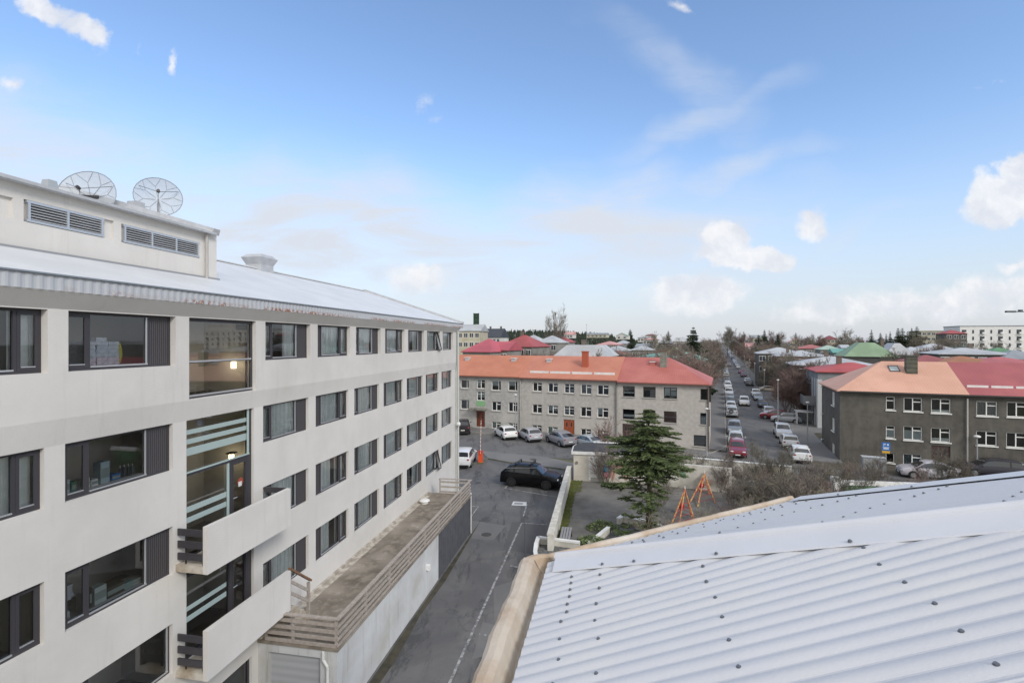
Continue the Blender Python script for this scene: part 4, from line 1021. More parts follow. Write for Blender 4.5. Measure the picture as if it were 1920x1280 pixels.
hC, LC, _ = make_row('apartment_house', 'right end of the grey row, red hipped roof and tall grey chimney', kA2, kA3, M_GW3, M_RD,
    [(1168, 1190.2, 723.2, 743, dict(style='N', frame=FD, blind=(0, 1, .28, .42, M_WF))), (1205.8, 1229.3, 724.4, 744.8, dict(style='V', frame=FD)), (1244.6, 1269.3, 725.9, 746.6, dict(style='T', frame=FD, blind=(0, 1, .2, 1, M_BLIND))), (1313.3, 1327.4, 728.6, 749.4, dict(style='N', frame=FD)),
     (1167.5, 1190, 766.4, 785, dict(style='N', frame=FD, blind=(0, 1, .2, .45, M_WF))), (1205.5, 1229, 768.5, 788, dict(style='V', frame=FD)), (1244.6, 1268.5, 770.3, 791.5, dict(style='N', frame=FD, blind=(0, 1, 0, 1, mat('brown_blind', '6e4334', .8)))), (1313, 1325, 773.7, 795, dict(style='V', frame=FD, blind=(0, 1, 0, .7, M_BLIND))),
     (1300.7, 1324, 814.8, 835.4, dict(style='N', frame=FD, fr=.1, blind=(0, 1, .05, 1, mat('grey_board', '8c8c8c', .8))))],
    PA, EA, NA, AROT, 6.66, 9.45, 10.0, False, True, (1167, 1189.5, 793.6, 822, DOORD), zb=-1.4)
def on_roof(t, u, v, D_, ze_l, zr_l, z_off=0):                 # local point on the front roof slope under a pixel
    best = None
    for i in range(120):
        y = D_ / 2 * i / 119; x, z = loc_hit(t, u, v, y); zz = ze_l + (zr_l - ze_l) * (y + .3) / (D_ / 2 + .3)
        if best is None or abs(z - zz) < best[0]: best = (abs(z - zz), x, y, zz)
    return best[1:]
for t, uv, ze_, zr_, zb_ in ((hA, (877, 674), 6.95, 9.5, -.6), (hA, (964, 675.5), 6.95, 9.5, -.6), (hB, (1030, 677), 6.9, 9.5, -.6), (hC, (1224, 683), 6.76, 9.45, -1.4)):
    x, y, z = on_roof(t, uv[0], uv[1], 10, ze_ - zb_, zr_ - zb_); vent(t, x, y, z, M_FASC if t is not hC else M_RD, .3)
x, y, z = on_roof(hB, 1097.5, 686, 10, 7.5, 10.1); chimney(hB, x, y, z - .5, z + 1.75, .38, mat('red_chimney', 'a8583f', .8))
x, y, z = on_roof(hC, 1244, 686, 10, 8.16, 10.85); chimney(hC, x, y, z - .5, z + 1.75, .38, mat('grey_chimney', '8a8a80', .9, '6f7066', 3), mat('brown_cap', '6b5548', .9))
for ua, ub in ((990.5, 1025), (1029, 1066), (1070.5, 1108), (1113, 1151)):
    (xa, ya, za), (xb, yb, zb_) = on_roof(hB, ua, 703.5, 10, 7.5, 10.1), on_roof(hB, ub, 707, 10, 7.5, 10.1)
    q = MB(); q.box(xa, xb, .75, .79, 8.02, 8.3); q.build('snow_guard', M_WHITE, hB)
for t, x, h_, m_ in ((hB, .1, 7.3, M_GW), (hB, LB - .15, 7.3, mat('dark_grey_pipe', '6f706e', .7)), (hC, LC - .06, 7.9, mat('brown_pipe', '5b4a42', .7))):
    q = MB(); q.tube((x, -.12, .3), (x, -.12, h_), .07, n=8); q.build('downpipe', m_, t)
for t, Lx, ez in ((hA, LA, 7.5), (hB, LB, 7.45), (hC, LC, 8.1)):
    q = MB(); q.box(0, Lx, -.42, -.3, ez - .14, ez - .02); q.build('gutter', mat('dark_gutter', '6b4b42', .6), t)

# dark grey house pair on the right
PB_ = Vector((39.0, 48.8)); EB = Vector((.9234, -.3841)); NB = Vector((.3841, .9234)); BROT = math.atan2(-.3841, .9234)
M_DG = mat('dark_grey_render', '5f5c56', .95, '524f4a', 1.2, .012, 45, col3='6b6860', scale3=.2, streak=('77736b', .55))
M_SAL = mat('salmon_sheet', 'cb9e89', .6, 'c2957f', .4, wave=(0, .25, .004), col3='d2a48e', scale3=.15); M_CRM = mat('crimson_sheet', '9f585a', .6, '965254', .4, wave=(0, .25, .004), col3='a9605f', scale3=.15)
kB0, kB1, kB2 = AK(1574.5, PB_, EB), AK(1815.5, PB_, EB), 16.0
SW = M_WF
hD, LD, _ = make_row('apartment_house', 'dark grey corner house with salmon hipped roof and banded chimney', kB0, kB1, M_DG, M_SAL,
    [(1661.3, 1678.5, 743.3, 768, dict(style='V', sill=SW)), (1694.5, 1729.7, 745, 770.5, dict(sill=SW)), (1746, 1783, 747, 773.5, dict(sill=SW, blind=(0, 1, 0, .18, M_WF))),
     (1661.3, 1678.5, 797.4, 821, dict(style='V', sill=SW, blind=(0, 1, 0, .75, M_BLIND))), (1694, 1729.5, 798.2, 824, dict(sill=SW, blind=(0, 1, 0, .72, M_BLIND))), (1745.5, 1782.5, 801.4, 827.5, dict(sill=SW, blind=(0, 1, .02, .25, M_WF))),
     (1661, 1677.5, 848.6, 867, dict(style='N', sill=SW)), (1693.5, 1728.7, 850, 871.5, dict(sill=SW, style='T', blind=(0, 1, .0, .95, mat('lace_net', 'a3adb0', .9, '39424c', 22, lo=.47, hi=.53))))],
    PB_, EB, NB, BROT, 6.39, 9.33, 9.8, True, False, (1746.5, 1782, 834, 872, DOORD), side=[(2.6, 4.0, 4.55, 6.0), (2.6, 4.0, 1.8, 3.2), (2.6, 4.0, -.9, .45)], zb=-1.6)
hE, LE, _ = make_row('apartment_house', 'dark grey house with crimson roof at the right edge beside the salmon roof', kB1, kB2, M_DG, M_CRM,
    [(1831, 1870.6, 751.5, 779, dict(sill=SW, net=1)), (1888, 1926, 753, 781, dict(sill=SW)), (1945, 1985, 755, 783, dict(sill=SW)), (1830.5, 1870, 807, 834, dict(sill=SW)), (1887, 1925, 810, 838, dict(sill=SW)),
     (1830, 1870, 861.5, 878, dict(style='N', sill=SW, blind=(0, 1, 0, 1, mat('frosted_board', 'b9c0be', .8, '8f9a98', 12)))), (1887, 1925, 864, 880, dict(style='V', sill=SW, blind=(0, 1, 0, 1, M_BLIND)))],
    PB_, EB, NB, BROT, 6.39, 9.33, 9.8, False, False, zb=-1.6)
x, y, z = on_roof(hD, 1708, 697, 9.8, 8.09, 10.93); chimney(hD, x, y, z - .5, z + 1.55, .46, mat('banded_chimney', '5f6054', .9, '50524a', 3, wave=(2, .45, .02)), mat('dark_cap', '4d5148', .9))
x, y, z = on_roof(hD, 1676, 692, 9.8, 8.09, 10.93); q = MB(); sl_ = 2.84 / 5.2
for (a, b, c, d) in ((-.45, .45, -.5, -.4), (-.45, .45, .4, .5), (-.45, -.37, -.4, .4), (.37, .45, -.4, .4)): q.face([(x + a, y + c, z + c * sl_ + .08), (x + b, y + c, z + c * sl_ + .08), (x + b, y + d, z + d * sl_ + .08), (x + a, y + d, z + d * sl_ + .08)])
w_ = q.build('skylight', FD, hD); q = MB(); q.face([(x - .37, y - .4, z - .4 * sl_ + .06), (x + .37, y - .4, z - .4 * sl_ + .06), (x + .37, y + .4, z + .4 * sl_ + .06), (x - .37, y + .4, z + .4 * sl_ + .06)]); q.build('pane', mat('skylight_glass', 'a9b2b4', .1), w_)
for ua, ub in ((1817, 1858), (1862, 1904), (1908, 1950)):
    (xa, ya, za), (xb, yb, zb_) = on_roof(hE, ua, 731, 9.8, 8.09, 10.93), on_roof(hE, ub, 733, 9.8, 8.09, 10.93)
    q = MB(); q.box(xa, xb, .8, .84, 8.62, 8.9); q.build('snow_guard', M_WHITE, hE)
q = MB(); q.tube((LD - .1, -.13, .2), (LD - .1, -.13, 7.7), .06, n=8); q.build('downpipe', mat('pale_pipe', 'c0bdb6', .6), hD)
for t, Lx in ((hD, LD), (hE, LE)):
    q = MB(); q.box(0, Lx, -.42, -.3, 7.94, 8.06); q.build('gutter', mat('dark_grey_gutter', '3f3e3c', .6), t)
for z in (6.1, 2.9, -.1):
    q = MB(); q.tube((-.02, 8.6, z + 1.6), (-.2, 8.6, z + 1.6), .06, n=8); q.ell((-.2, 8.6, z + 1.6), (.12, .12, .12)); q.build('wall_lamp', M_WHITE, hD, smooth=True)
# ---------------------------------------------------------------- far town
WINM = mat('far_window', '3a3f45', .3); WCOL = [mat('wall_cream', 'bdb7a3', .9, 'aca68f', .3), mat('wall_grey', '8d8b86', .9, '7d7b75', .3), mat('wall_white', 'cfcec8', .9, 'bdbcb6', .3), mat('wall_dark', '5d5c5a', .9, '4f4e4b', .3), mat('wall_brick', '8d5a4d', .9, '7d5044', .3)]
def roofm(h):
    def dk(s, f): return ''.join('%02x' % int(int(s[i:i + 2], 16) * f) for i in (0, 2, 4))
    return mat('sheet_' + h, h, .6, dk(h, .9), .25, wave=(0, .3, .004))
def town(u0, u1, vr, ve, zr, roof, wall, label, style='hip', depth=9.0, ze=None, nwin=4, chim=None, rz=None, inset=None, name='house', cat='house', Y=None, vb=None):
    """house whose front eave spans u0..u1 at row ve, its ridge at row vr; ridge height zr gives the distance"""
    Yr = Y + depth / 2 if Y else max(40, (CAMH - zr) * FPX / (vr - V0)) if abs(vr - V0) > .6 and (CAMH - zr) * (vr - V0) > 0 else Y
    Yf = Yr - depth / 2; zr = ZV(vr, Yr); ze = ZV(ve, Yf)
    x0, x1 = AT(u0, Yf), AT(u1, Yf); rz = AROT if rz is None else rz
    cx = (x0 + x1) / 2; W = (x1 - x0) / max(.5, math.cos(rz) ) * .97
    c, s_ = math.cos(rz), math.sin(rz)
    px, py = cx - c * W / 2, Yf - s_ * W / 2 * .6
    zb = g(px) - .1 if vb is None else ZV(vb, Yf)
    if ze < zb + 2: ze = zb + 2.6
    if zr < ze + .4: zr = ze + .9
    t = thing(name, label, cat, (px, py, zb), rz)
    H_ = ze - zb; RZ_ = zr - zb
    q = MB(); panel(q, 0, W, 0, H_, [], 0); panel(q, 0, depth, 0, H_, [], axis='y', xc=0); panel(q, 0, depth, 0, H_, [], axis='y', xc=W); q.face([(0, depth, 0), (W, depth, 0), (W, depth, H_), (0, depth, H_)])
    if style == 'gableend': 
        q.face([(0, 0, H_), (W, 0, H_), (W / 2, 0, RZ_ - .1)])
    q.build('wall', wall, t)
    q = MB()
    if style == 'hip': hip_roof(q, 0, W, depth, H_, RZ_, .3, True, True)
    elif style == 'gable': hip_roof(q, -.3, W + .3, depth, H_, RZ_, .3, False, False)
    elif style == 'gableend':
        for sx in (0, 1):
            a, b = (-.3, W / 2) if sx == 0 else (W / 2, W + .3); za, zb_ = (H_ - .1, RZ_) if sx == 0 else (RZ_, H_ - .1)
            q.face([(a, -.3, za), (b, -.3, zb_), (b, depth + .3, zb_), (a, depth + .3, za)]); q.face([(a, -.3, za - .2), (b, -.3, zb_ - .2), (b, -.3, zb_), (a, -.3, za)])
    elif style == 'mansard':
        i_ = inset or 1.2; a = [(-.3, -.3), (W + .3, -.3), (W + .3, depth + .3), (-.3, depth + .3)]; b = [(i_, i_), (W - i_, i_), (W - i_, depth - i_), (i_, depth - i_)]
        for k in range(4): k2 = (k + 1) % 4; q.face([(*a[k], H_), (*a[k2], H_), (*b[k2], RZ_), (*b[k], RZ_)])
        q.face([(*p_, RZ_) for p_ in b])
    elif style == 'flat': q.box(-.2, W + .2, -.2, depth + .2, H_, H_ + .35)
    rf_ = q.build('roof', roof, t)
    if chim:
        for fx in chim: chimney(t, W * fx, depth / 2 + .3, RZ_ - 1.2, RZ_ + .8, .32, mat('dull_chimney', '6d625a', .9))
    if nwin:
        rows = max(1, int(H_ / 2.7)); n = nwin
        for r_ in range(rows):
            if rows > 2 and r_ < rows - 2 and style != 'flat': continue
            zc = H_ - 1.35 - (rows - 1 - r_) * 2.75
            if zc < .8: continue
            for i in range(n):
                xx = W * (i + .5) / n; ww = min(.75, W / n * .32)
                q = MB(); q.box(xx - ww - .07, xx + ww + .07, -.04, .01, zc - .72, zc + .72); w_ = q.build('window', M_WF, t)
                q = MB(); q.face([(xx - ww, -.046, zc - .62), (xx - .04, -.046, zc - .62), (xx - .04, -.046, zc + .62), (xx - ww, -.046, zc + .62)]); q.face([(xx + .04, -.046, zc - .62), (xx + ww, -.046, zc - .62), (xx + ww, -.046, zc + .62), (xx + .04, -.046, zc + .62)]); q.build('pane', WINM, w_)
    return t
CREAM, GREY, WHT, DKG, BRK = WCOL
RD_, PK, WHR, GRN, TEAL, ORG, LG, MAR = (roofm(x) for x in ('a4504e', 'b5586180'[:6], 'b4b7b9', '869e80', '6fa398', 'a56f48', '93989b', '80464a'))
PGR, PTE, SLT, PINK = (roofm(x) for x in ('a9bfae', '8fbfb0', '3f444c', 'cf9c96'))
# left group beyond the grey row
th = town(846, 901, 608, 620, 0, WHR, CREAM, 'tall cream building with white roof behind the end of the white block', 'gable', 12, nwin=5, Y=150, rz=-.15, name='school_building', cat='building')
def green_tower():
    Y = 156; x = AT(893, Y); t = thing('lattice_tower', 'dark green netted tower standing over the cream building', 'tower', (x, Y, 0))
    zt = ZV(587, Y); q = MB()
    for sx in (-.75, .75):
        for sy in (-.75, .75): q.box(sx - .1, sx + .1, sy - .1, sy + .1, 0, zt)
    for i in range(14): z = zt - .1 - i * 1.3; q.box(-.85, .85, -.85, .85, z - .12, z)
    q.build('scaffold', mat('scaffold_green', '2d4438', .8), t)
    q = MB(); q.box(-.68, .68, -.68, .68, 0, zt - .3); q.build('netting', mat('green_netting', '35503f', .9, '26382e', 2), t)
green_tower()
town(903, 938, 616, 632, 0, SLT, WHT, 'house with steep slate grey roof under the conifer skyline', 'gable', 9, Y=205, nwin=5, chim=(.2, .8))
town(866, 921, 635, 659, 0, PK, GREY, 'bright pink-red hipped roof nearest the white block', 'hip', 11, Y=92, nwin=4)
town(921, 952, 640, 656, 0, PK, GREY, 'short pink-red wing with roof hatches beside the pink-red roof', 'gable', 7, Y=95, nwin=2)
town(933, 997, 628, 649.5, 0, RD_, GREY, 'broad dull red hipped roof with a round attic opening', 'hip', 12, Y=108, nwin=5, chim=(.4,))
town(968, 1008, 628, 643, 0, WHR, GREY, 'white hipped roof, left one of the joined pair', 'hip', 10, Y=128, nwin=3)
town(1004, 1044, 629, 642, 0, WHR, GREY, 'white hipped roof, right one of the joined pair', 'hip', 10, Y=130, nwin=3)
town(1032, 1064, 631, 641, 0, RD_, GREY, 'small red roof behind the tall bare tree', 'hip', 9, Y=165, nwin=2)
tw = town(1040, 1134, 646.5, 668, 0, WHR, WHT, 'wide white mansard roof with a broad dormer behind the brick chimney', 'mansard', 9, Y=84, nwin=5, inset=1.6, chim=(.42,))
town(1058, 1073, 622, 631, 0, PINK, WHT, 'small pinkish house on the slope below the conifers', 'gable', 9, Y=330, nwin=3, vb=634)
town(1100, 1136, 624, 630, 0, LG, CREAM, 'pale long house on the slope below the wood', 'gable', 9, Y=380, nwin=5, vb=633)
town(1155, 1176, 624, 632, 0, PGR, WHT, 'pale gabled house high on the slope', 'gableend', 9, Y=350, nwin=2, vb=636)
town(1119, 1157, 639.5, 646, 0, PINK, GREY, 'faded pink roof in the middle distance left of the spruce', 'hip', 10, Y=190)
town(1154, 1177, 637.5, 644, 0, WHR, GREY, 'small white roof beside the faded pink one', 'hip', 9, Y=205)
town(1131, 1172, 648, 657, 0, WHR, GREY, 'low white roof above the rust red one', 'hip', 9, Y=135)
town(1134, 1170, 657.5, 664.5, 0, roofm('975847'), BRK, 'low rust red roof just over the orange ridge', 'hip', 8, Y=112)
town(1182, 1218, 648, 656, 0, WHR, GREY, 'white roof with pale walls left of the teal roof', 'hip', 9, Y=140)
town(1192, 1222, 644, 650, 0, LG, WHT, 'light grey roof behind the white one', 'gable', 9, Y=170)
town(1196, 1216, 633, 637.5, 0, WHR, WHT, 'small white roof on the rise', 'hip', 9, Y=290, vb=641)
town(1206, 1230, 635, 641, 0, PINK, WHT, 'pale pink house amid bare trees on the rise', 'hip', 9, Y=250, vb=646)
town(1210, 1228, 626, 631, 0, MAR, CREAM, 'dark red roof on the skyline left of the bare tree', 'hip', 9, Y=380, vb=635)
town(1262, 1286, 632.5, 640.5, 0, WHR, WHT, 'white gambrel house with dark attic window', 'mansard', 9, Y=200, inset=1.4)
town(1238, 1262, 639, 643, 0, LG, DKG, 'low grey roof beside the white gambrel house', 'hip', 9, Y=210)
town(1186, 1262, 661.5, 671, 0, TEAL, GREY, 'teal green hipped roof behind the grey chimney', 'hip', 10, Y=92)
town(1248, 1276, 651.5, 661, 0, roofm('8f9d6a'), mat('wall_yellow', 'c9c08c', .9), 'yellow gabled house behind the pale green roof', 'gableend', 9, Y=118, nwin=1)
town(1252, 1316, 659.5, 677, 0, PTE, GREY, 'pale green hipped roof in front of the tall spruce', 'hip', 12, Y=90, nwin=6)
# right of the long street
town(1400, 1426, 643, 650, 0, PINK, WHT, 'pink and white houses seen over the street trees', 'gable', 9, Y=230)
town(1424, 1498, 651, 662.5, 0, WHR, DKG, 'wide white hipped roof nearest the long street', 'hip', 12, Y=132, nwin=5, chim=(.9,))
town(1462, 1546, 657, 667.5, 0, WHR, BRK, 'white roof over brick red walls', 'hip', 12, Y=118, nwin=6, chim=(.25,))
town(1497, 1628, 668, 684.5, 0, WHR, DKG, 'white hipped roof directly behind the red hipped roof', 'hip', 11, Y=86, nwin=5, chim=(.45,))
hr = town(1541, 1668, 678.5, 697, 0, roofm('b0524f'), mat('wall_blue_grey', '8b8e90', .9, '7e8183', .4), 'blue-grey house with red hipped roof, balcony and pale pilasters', 'hip', 10.5, Y=69, nwin=0, chim=(.36,))
q = MB()
for x in (.0, 1.6): q.box(x - .05, x + .5, -.06, .02, 0, 7)
for y in (.4, 2.0, 4.2): q.box(-.07, .02, y, y + .7, 0, 7)
q.build('pilaster', mat('pale_pilaster', 'b9bcbc', .9), hr)
q = MB(); q.box(-1.6, 0, 1.2, 4.2, 3.2, 3.4); q.box(-1.65, -1.55, 1.2, 4.2, 3.4, 4.5); q.box(-1.6, 0, 1.15, 1.25, 3.4, 4.5); q.build('balcony', mat('balcony_grey', '77797b', .9), hr)
q = MB(); q.box(-2.4, -.2, 2.2, 4.4, 2.0, 2.12); q.box(-2.3, -2.2, 2.3, 4.3, 0, 2.0); q.build('porch', M_WHITE, hr)
town(1590, 1668, 642, 668.5, 0, GRN, DKG, 'pale green steep roof with half-round attic window', 'mansard', 11, Y=112, nwin=0, inset=3.5, chim=(.85,))
town(1566, 1606, 653.5, 661, 0, TEAL, GREY, 'turquoise roof left of the pale green roof', 'gable', 8, Y=135)
town(1540, 1572, 647, 655, 0, PGR, GREY, 'faded green roof beside the turquoise one', 'hip', 9, Y=150)
town(1498, 1546, 646, 653, 0, roofm('b06d69'), GREY, 'salmon-red long roof under the bare treeline', 'hip', 9, Y=165)
town(1482, 1502, 634, 641, 0, PINK, CREAM, 'small pink gable near the skyline right of the street', 'gableend', 9, Y=280)
town(1580, 1592, 646, 652, 0, WHR, GREY, 'narrow white roof between green and turquoise roofs', 'gable', 9, Y=180)
town(1666, 1704, 643, 665, 0, WHR, GREY, 'white mansard with brick dormer behind the bare twigs', 'mansard', 10, Y=118, inset=2.0)
town(1700, 1738, 650, 662, 0, WHR, GREY, 'low white roof right of the white mansard', 'hip', 10, Y=122)
town(1722, 1792, 644, 658, 0, WHR, GREY, 'long white-blue roof under the beige office block', 'hip', 11, Y=140, nwin=6)
town(1770, 1875, 651.5, 663.5, 0, WHR, DKG, 'white hipped roof with wide dark chimney stack', 'hip', 12, Y=104, nwin=6, chim=(.6,))
town(1790, 1816, 645, 651, 0, PTE, GREY, 'faded teal roof under the white apartment block', 'hip', 9, Y=165)
town(1864, 1906, 651, 662, 0, roofm('638c64'), GREY, 'mid green roof at the right behind the pink-red roof', 'hip', 9, Y=120)
town(1890, 1960, 656, 673, 0, LG, GREY, 'grey roof at the right edge behind the pink-red roof', 'hip', 11, Y=98)
town(1722, 1782, 665, 679, 0, roofm('985550'), BRK, 'dull red roof just over the salmon roof', 'hip', 9, Y=80)
town(1782, 1860, 667, 680.5, 0, ORG, BRK, 'rust orange roof with grey patches over the crimson roof', 'hip', 9, Y=76)
town(1842, 1945, 668.5, 682, 0, roofm('b26462'), BRK, 'pink-red roof with white hatch at the right edge', 'hip', 9, Y=74)
town(1776, 1806, 618.5, 625, 0, RD_, DKG, 'dark house with red hipped roof beside the white apartment block', 'hip', 10, Y=195, nwin=3)
town(1727, 1806, 616, 621, 0, roofm('a8a58c'), mat('wall_beige', 'b5b09c', .9, 'a39e8b', .4), 'beige office block behind the tall spruces', 'flat', 14, Y=270, nwin=12, name='office_block', cat='building')
town(1640, 1680, 636, 641, 0, LG, WHT, 'pale roof below the spruces on the skyline', 'gable', 9, Y=300)
town(1408, 1432, 628, 633, 0, LG, CREAM, 'cream house at the skyline beside the long street', 'gable', 9, Y=420, vb=640)
town(1545, 1568, 629, 636, 0, MAR, CREAM, 'red roofed house on the skyline above the salmon-red roof', 'hip', 10, Y=330)
# white apartment block with balconies
Yb = 235
tb = thing('apartment_block', 'long white four storey apartment block with dark balconies on the right skyline', 'building', (AT(1800, Yb), Yb, -.7), -.28)
Wb = 52; Hb = 19.0; q = MB(); q.box(0, Wb, 0, 14, 0, Hb); q.box(Wb * .62, Wb, 1, 13, Hb, Hb + 3.2); q.build('wall', mat('bright_white_wall', 'd9d9d6', .8), tb)
q = MB(); q.box(-.2, Wb * .6, -.2, 14.2, Hb, Hb + .3); q.build('roof', LG, tb)
for r_ in range(5):
    zc = Hb - 2.6 - r_ * 3.1
    for i in range(15):
        xx = 1.6 + i * 3.45
        if i % 2 == 0 and not (r_ == 0 and i > 8):
            q = MB(); q.box(xx - .9, xx + .9, -.02, .3, zc - .9, zc + 1.0); q.face([(xx - .9, -.03, zc - .9), (xx + .9, -.03, zc - .9), (xx + .9, -.03, zc + 1.0), (xx - .9, -.03, zc + 1.0)]); w_ = q.build('balcony_opening', WINM, tb); q = MB(); q.box(xx - .2, xx + 1.1, -1.0, -.035, zc - 1.0, zc - .1); q.build('balcony_front', M_WF, w_)
        else:
            q = MB(); q.face([(xx - .35, -.03, zc - .7), (xx + .35, -.03, zc - .7), (xx + .35, -.03, zc + .9), (xx - .35, -.03, zc + .9)]); q.build('window', WINM, tb)
# tower crane: its mast stands just outside the picture
tc_ = thing('tower_crane', 'tower crane jib reaching in at the right edge of the sky', 'crane', (AT(1975, 380), 380, 0))
zj = ZV(584, 380); q = MB()
for sx in (-.8, .8):
    for sy in (-.8, .8): q.box(sx - .12, sx + .12, sy - .12, sy + .12, 0, zj + 5)
for i in range(18): q.bar((-.8, -.8, i * 2), (.8, -.8, i * 2 + 2), .1, .1)
q.build('mast', M_DARK, tc_); q = MB(); q.box(-36, 12, -.5, .5, zj - .4, zj + .2); q.box(-36, -29, -.9, .9, zj - .7, zj + .6); q.box(-26, -24, -1, 1, zj - .2, zj + 1.4); q.build('jib', mat('crane_grey', '4f565a', .7), tc_)

# wooded rise on the left skyline
hp_ = []
q = MB(); N = 60
def hill_z(u): 
    return 26 * max(0, math.sin(PI * min(1, max(0, (u - 700) / 560)))) ** .8
rowsH = [(560, 0), (700, .55), (850, .9), (1000, 1.0), (1500, .6)]
prev = None
for Y, f in rowsH:
    cur = [(AT(640 + 700 * i / N, Y), Y, -.5 + f * hill_z(640 + 700 * i / N)) for i in range(N + 1)]
    if prev:
        for i in range(N): q.face([prev[i], prev[i + 1], cur[i + 1], cur[i]])
    prev = cur
structure(q.build('hill', mat('hill_scrub', '5d574b', .95, '4a4f3a', .02), smooth=True))
def forest(name, label, cat, fn, n, m, seed, cone=True):
    rr = random.Random(seed); q = MB()
    for _ in range(n):
        x, y, z, h, r = fn(rr)
        if cone:
            for k in range(3):
                z0 = z + h * (.1 + .27 * k); z1 = z + h * (.55 + .225 * k); rb = r * (1 - .27 * k); b = len(q.v); nn = 6; a0 = rr.random() * 6
                for j in range(nn): a = a0 + 2 * PI * j / nn; rj = rb * rr.uniform(.7, 1.2); q.vert((x + rj * math.cos(a), y + rj * math.sin(a), z0 + rr.uniform(-.4, .4)))
                q.vert((x, y, z1))
                for j in range(nn): q.idx((b + j, b + (j + 1) % nn, b + nn))
        else:
            for j in range(26):
                a = rr.random() * 2 * PI; rad = r * math.sqrt(rr.random()); zz = z + h * (.2 + .8 * rr.random() * (1 - .5 * (rad / r) ** 2)); s_ = rr.uniform(.12, .3)
                p = Vector((x + rad * math.cos(a), y + rad * math.sin(a), zz)); d = Vector((rr.gauss(0, .4), rr.gauss(0, .4), rr.uniform(.3, 1))).normalized() * rr.uniform(.8, 2.2); e = d.cross(Vector((rr.gauss(0, 1), rr.gauss(0, 1), 0))).normalized() * s_
                q.face([p - e, p + e, p + d])
    o = q.build(name, m); tag(o, label, cat, kind='stuff'); return o
def on_hill(rr):
    u = rr.uniform(900, 1215); Y = rr.uniform(640, 1000); f = .3 + .7 * (Y - 640) / 360; h = rr.uniform(7, 12) * (.6 if u > 1150 else 1)
    return AT(u, Y), Y, hill_z(u) * min(1, f) - 1, h, rr.uniform(2.0, 3.4)
forest('conifer_wood', 'dark conifer wood along the left skyline', 'wood', on_hill, 1300, mat('dark_conifer', '2f3a2c', .95, '222b22', .3, col3='3a4332', scale3=.02), 2)
M_TWIGFAR = mat('far_twigs', '746a62', .95, '5f564f', .08, col3='7d6e66', scale3=.012)
def scrub(rr):
    u = rr.uniform(850, 1960); Y = 150 * (900 / 150) ** rr.random(); x = AT(u, Y)
    if -.8 < x - .417 * Y < 14: x = x + 26 * (1 if rr.random() < .5 else -1)
    return x, Y, -.7, rr.uniform(6, 9.5), rr.uniform(2.5, 4.5)
forest('far_bare_treetops', 'brownish bare garden trees reading as one mass between the far roofs', 'wood', scrub, 1500, M_TWIGFAR, 9, False)
def scrub2(rr):
    u = rr.uniform(700, 2600); Y = rr.uniform(600, 1500); x = AT(u, Y)
    if -2 < x - .417 * Y < 16: x += 30
    return x, Y, 0, rr.uniform(12, 18), rr.uniform(6, 11)
forest('skyline_treeline', 'thin grey-brown tree line along the flat horizon', 'wood', scrub2, 1200, M_TWIGFAR, 10, False)

# ---------------------------------------------------------------- trees
def spruce_mesh(h, seed, rbase=.3, dens=1.0, low=.06):
    rr = random.Random(seed); tr = MB(); cr = MB()
    tr.tube((0, 0, 0), (0, 0, h * .97), h * .022, .01, 7)
    z = h * low
    while z < h * .98:
        f = (z / h); rad = h * rbase * .72 * min(1, 1.9 * (1 - f)) ** .95 * rr.uniform(.75, 1.15) + .1; nb = max(4, int((9 - 5 * f) * dens)); a0 = rr.random() * 6
        for i in range(nb):
            a = a0 + 2 * PI * i / nb + rr.uniform(-.3, .3); L_ = rad * rr.uniform(.7, 1.1); dz = -L_ * rr.uniform(.12, .4) + L_ * .1
            d = Vector((math.cos(a), math.sin(a), 0)); s = Vector((-d.y, d.x, 0)); n = max(3, int(L_ / (h * .035)))
            p0 = Vector((0, 0, z)); cr.cur = 0
            for k in range(n):
                t0 = (k + .35) / n; c = p0 + d * (L_ * t0) + Vector((0, 0, dz * t0 * t0 * 1.3)); w_ = L_ * .36 * (1 - t0 * .65) + .05; ln_ = L_ / n * 1.3; cr.cur = rr.choice((0, 0, 1))
                for sgn in (-1, 1):
                    e = s * sgn * w_ * rr.uniform(.7, 1.15) + d * ln_ * .8 + Vector((0, 0, -w_ * rr.uniform(.25, .8)))
                    cr.face([c - d * ln_ * .3, c + d * ln_ * .5, c + e])
                    cr.face([c - d * ln_ * .5, c + d * ln_ * .6, c + s * sgn * w_ * .5 + Vector((0, 0, -w_ * rr.uniform(.5, 1.0) - h * .012))])
                cr.face([c - s * w_ * .45, c + s * w_ * .45, c + d * ln_ * .8 + Vector((0, 0, -w_ * rr.uniform(.4, 1.0) - h * .012))])
                cr.face([c - s * w_ * .3, c + s * w_ * .3, c + d * ln_ * 1.2 + Vector((0, 0, rr.uniform(-.1, .25) * w_))])
        z += h * rr.uniform(.024, .036)
    cr.face([(-.05, 0, h * .93), (.05, 0, h * .93), (0, 0, h)])
    return tr, cr
M_BARK = mat('grey_bark', '5d5147', .95, '473e36', 3); M_CON = mat('spruce_dark', '36402c', .9, '2a3324', 2); M_CON2 = mat('spruce_mid', '48523a', .9, '39452e', 2)
def make_spruce(h, seed, label, loc, group=None, rbase=.3, low=.06):
    t = thing('spruce_tree', label, 'spruce', loc, 0, group); tr, cr = spruce_mesh(h, seed, rbase, 1, low)
    tr.build('trunk', M_BARK, t); cr.build('crown', [M_CON, M_CON2], t); return t
def far_spruce(u, vt, Y, lab, seed, rb=.25, gp='spruces on the skyline'):
    x = AT(u, Y); h = ZV(vt, Y) + .7; return make_spruce(h, seed, lab, (x, Y, g(x)), gp, rb)
far_spruce(1300, 608, 108, 'tall dark spruce standing alone left of the long street', 11, .38, None)
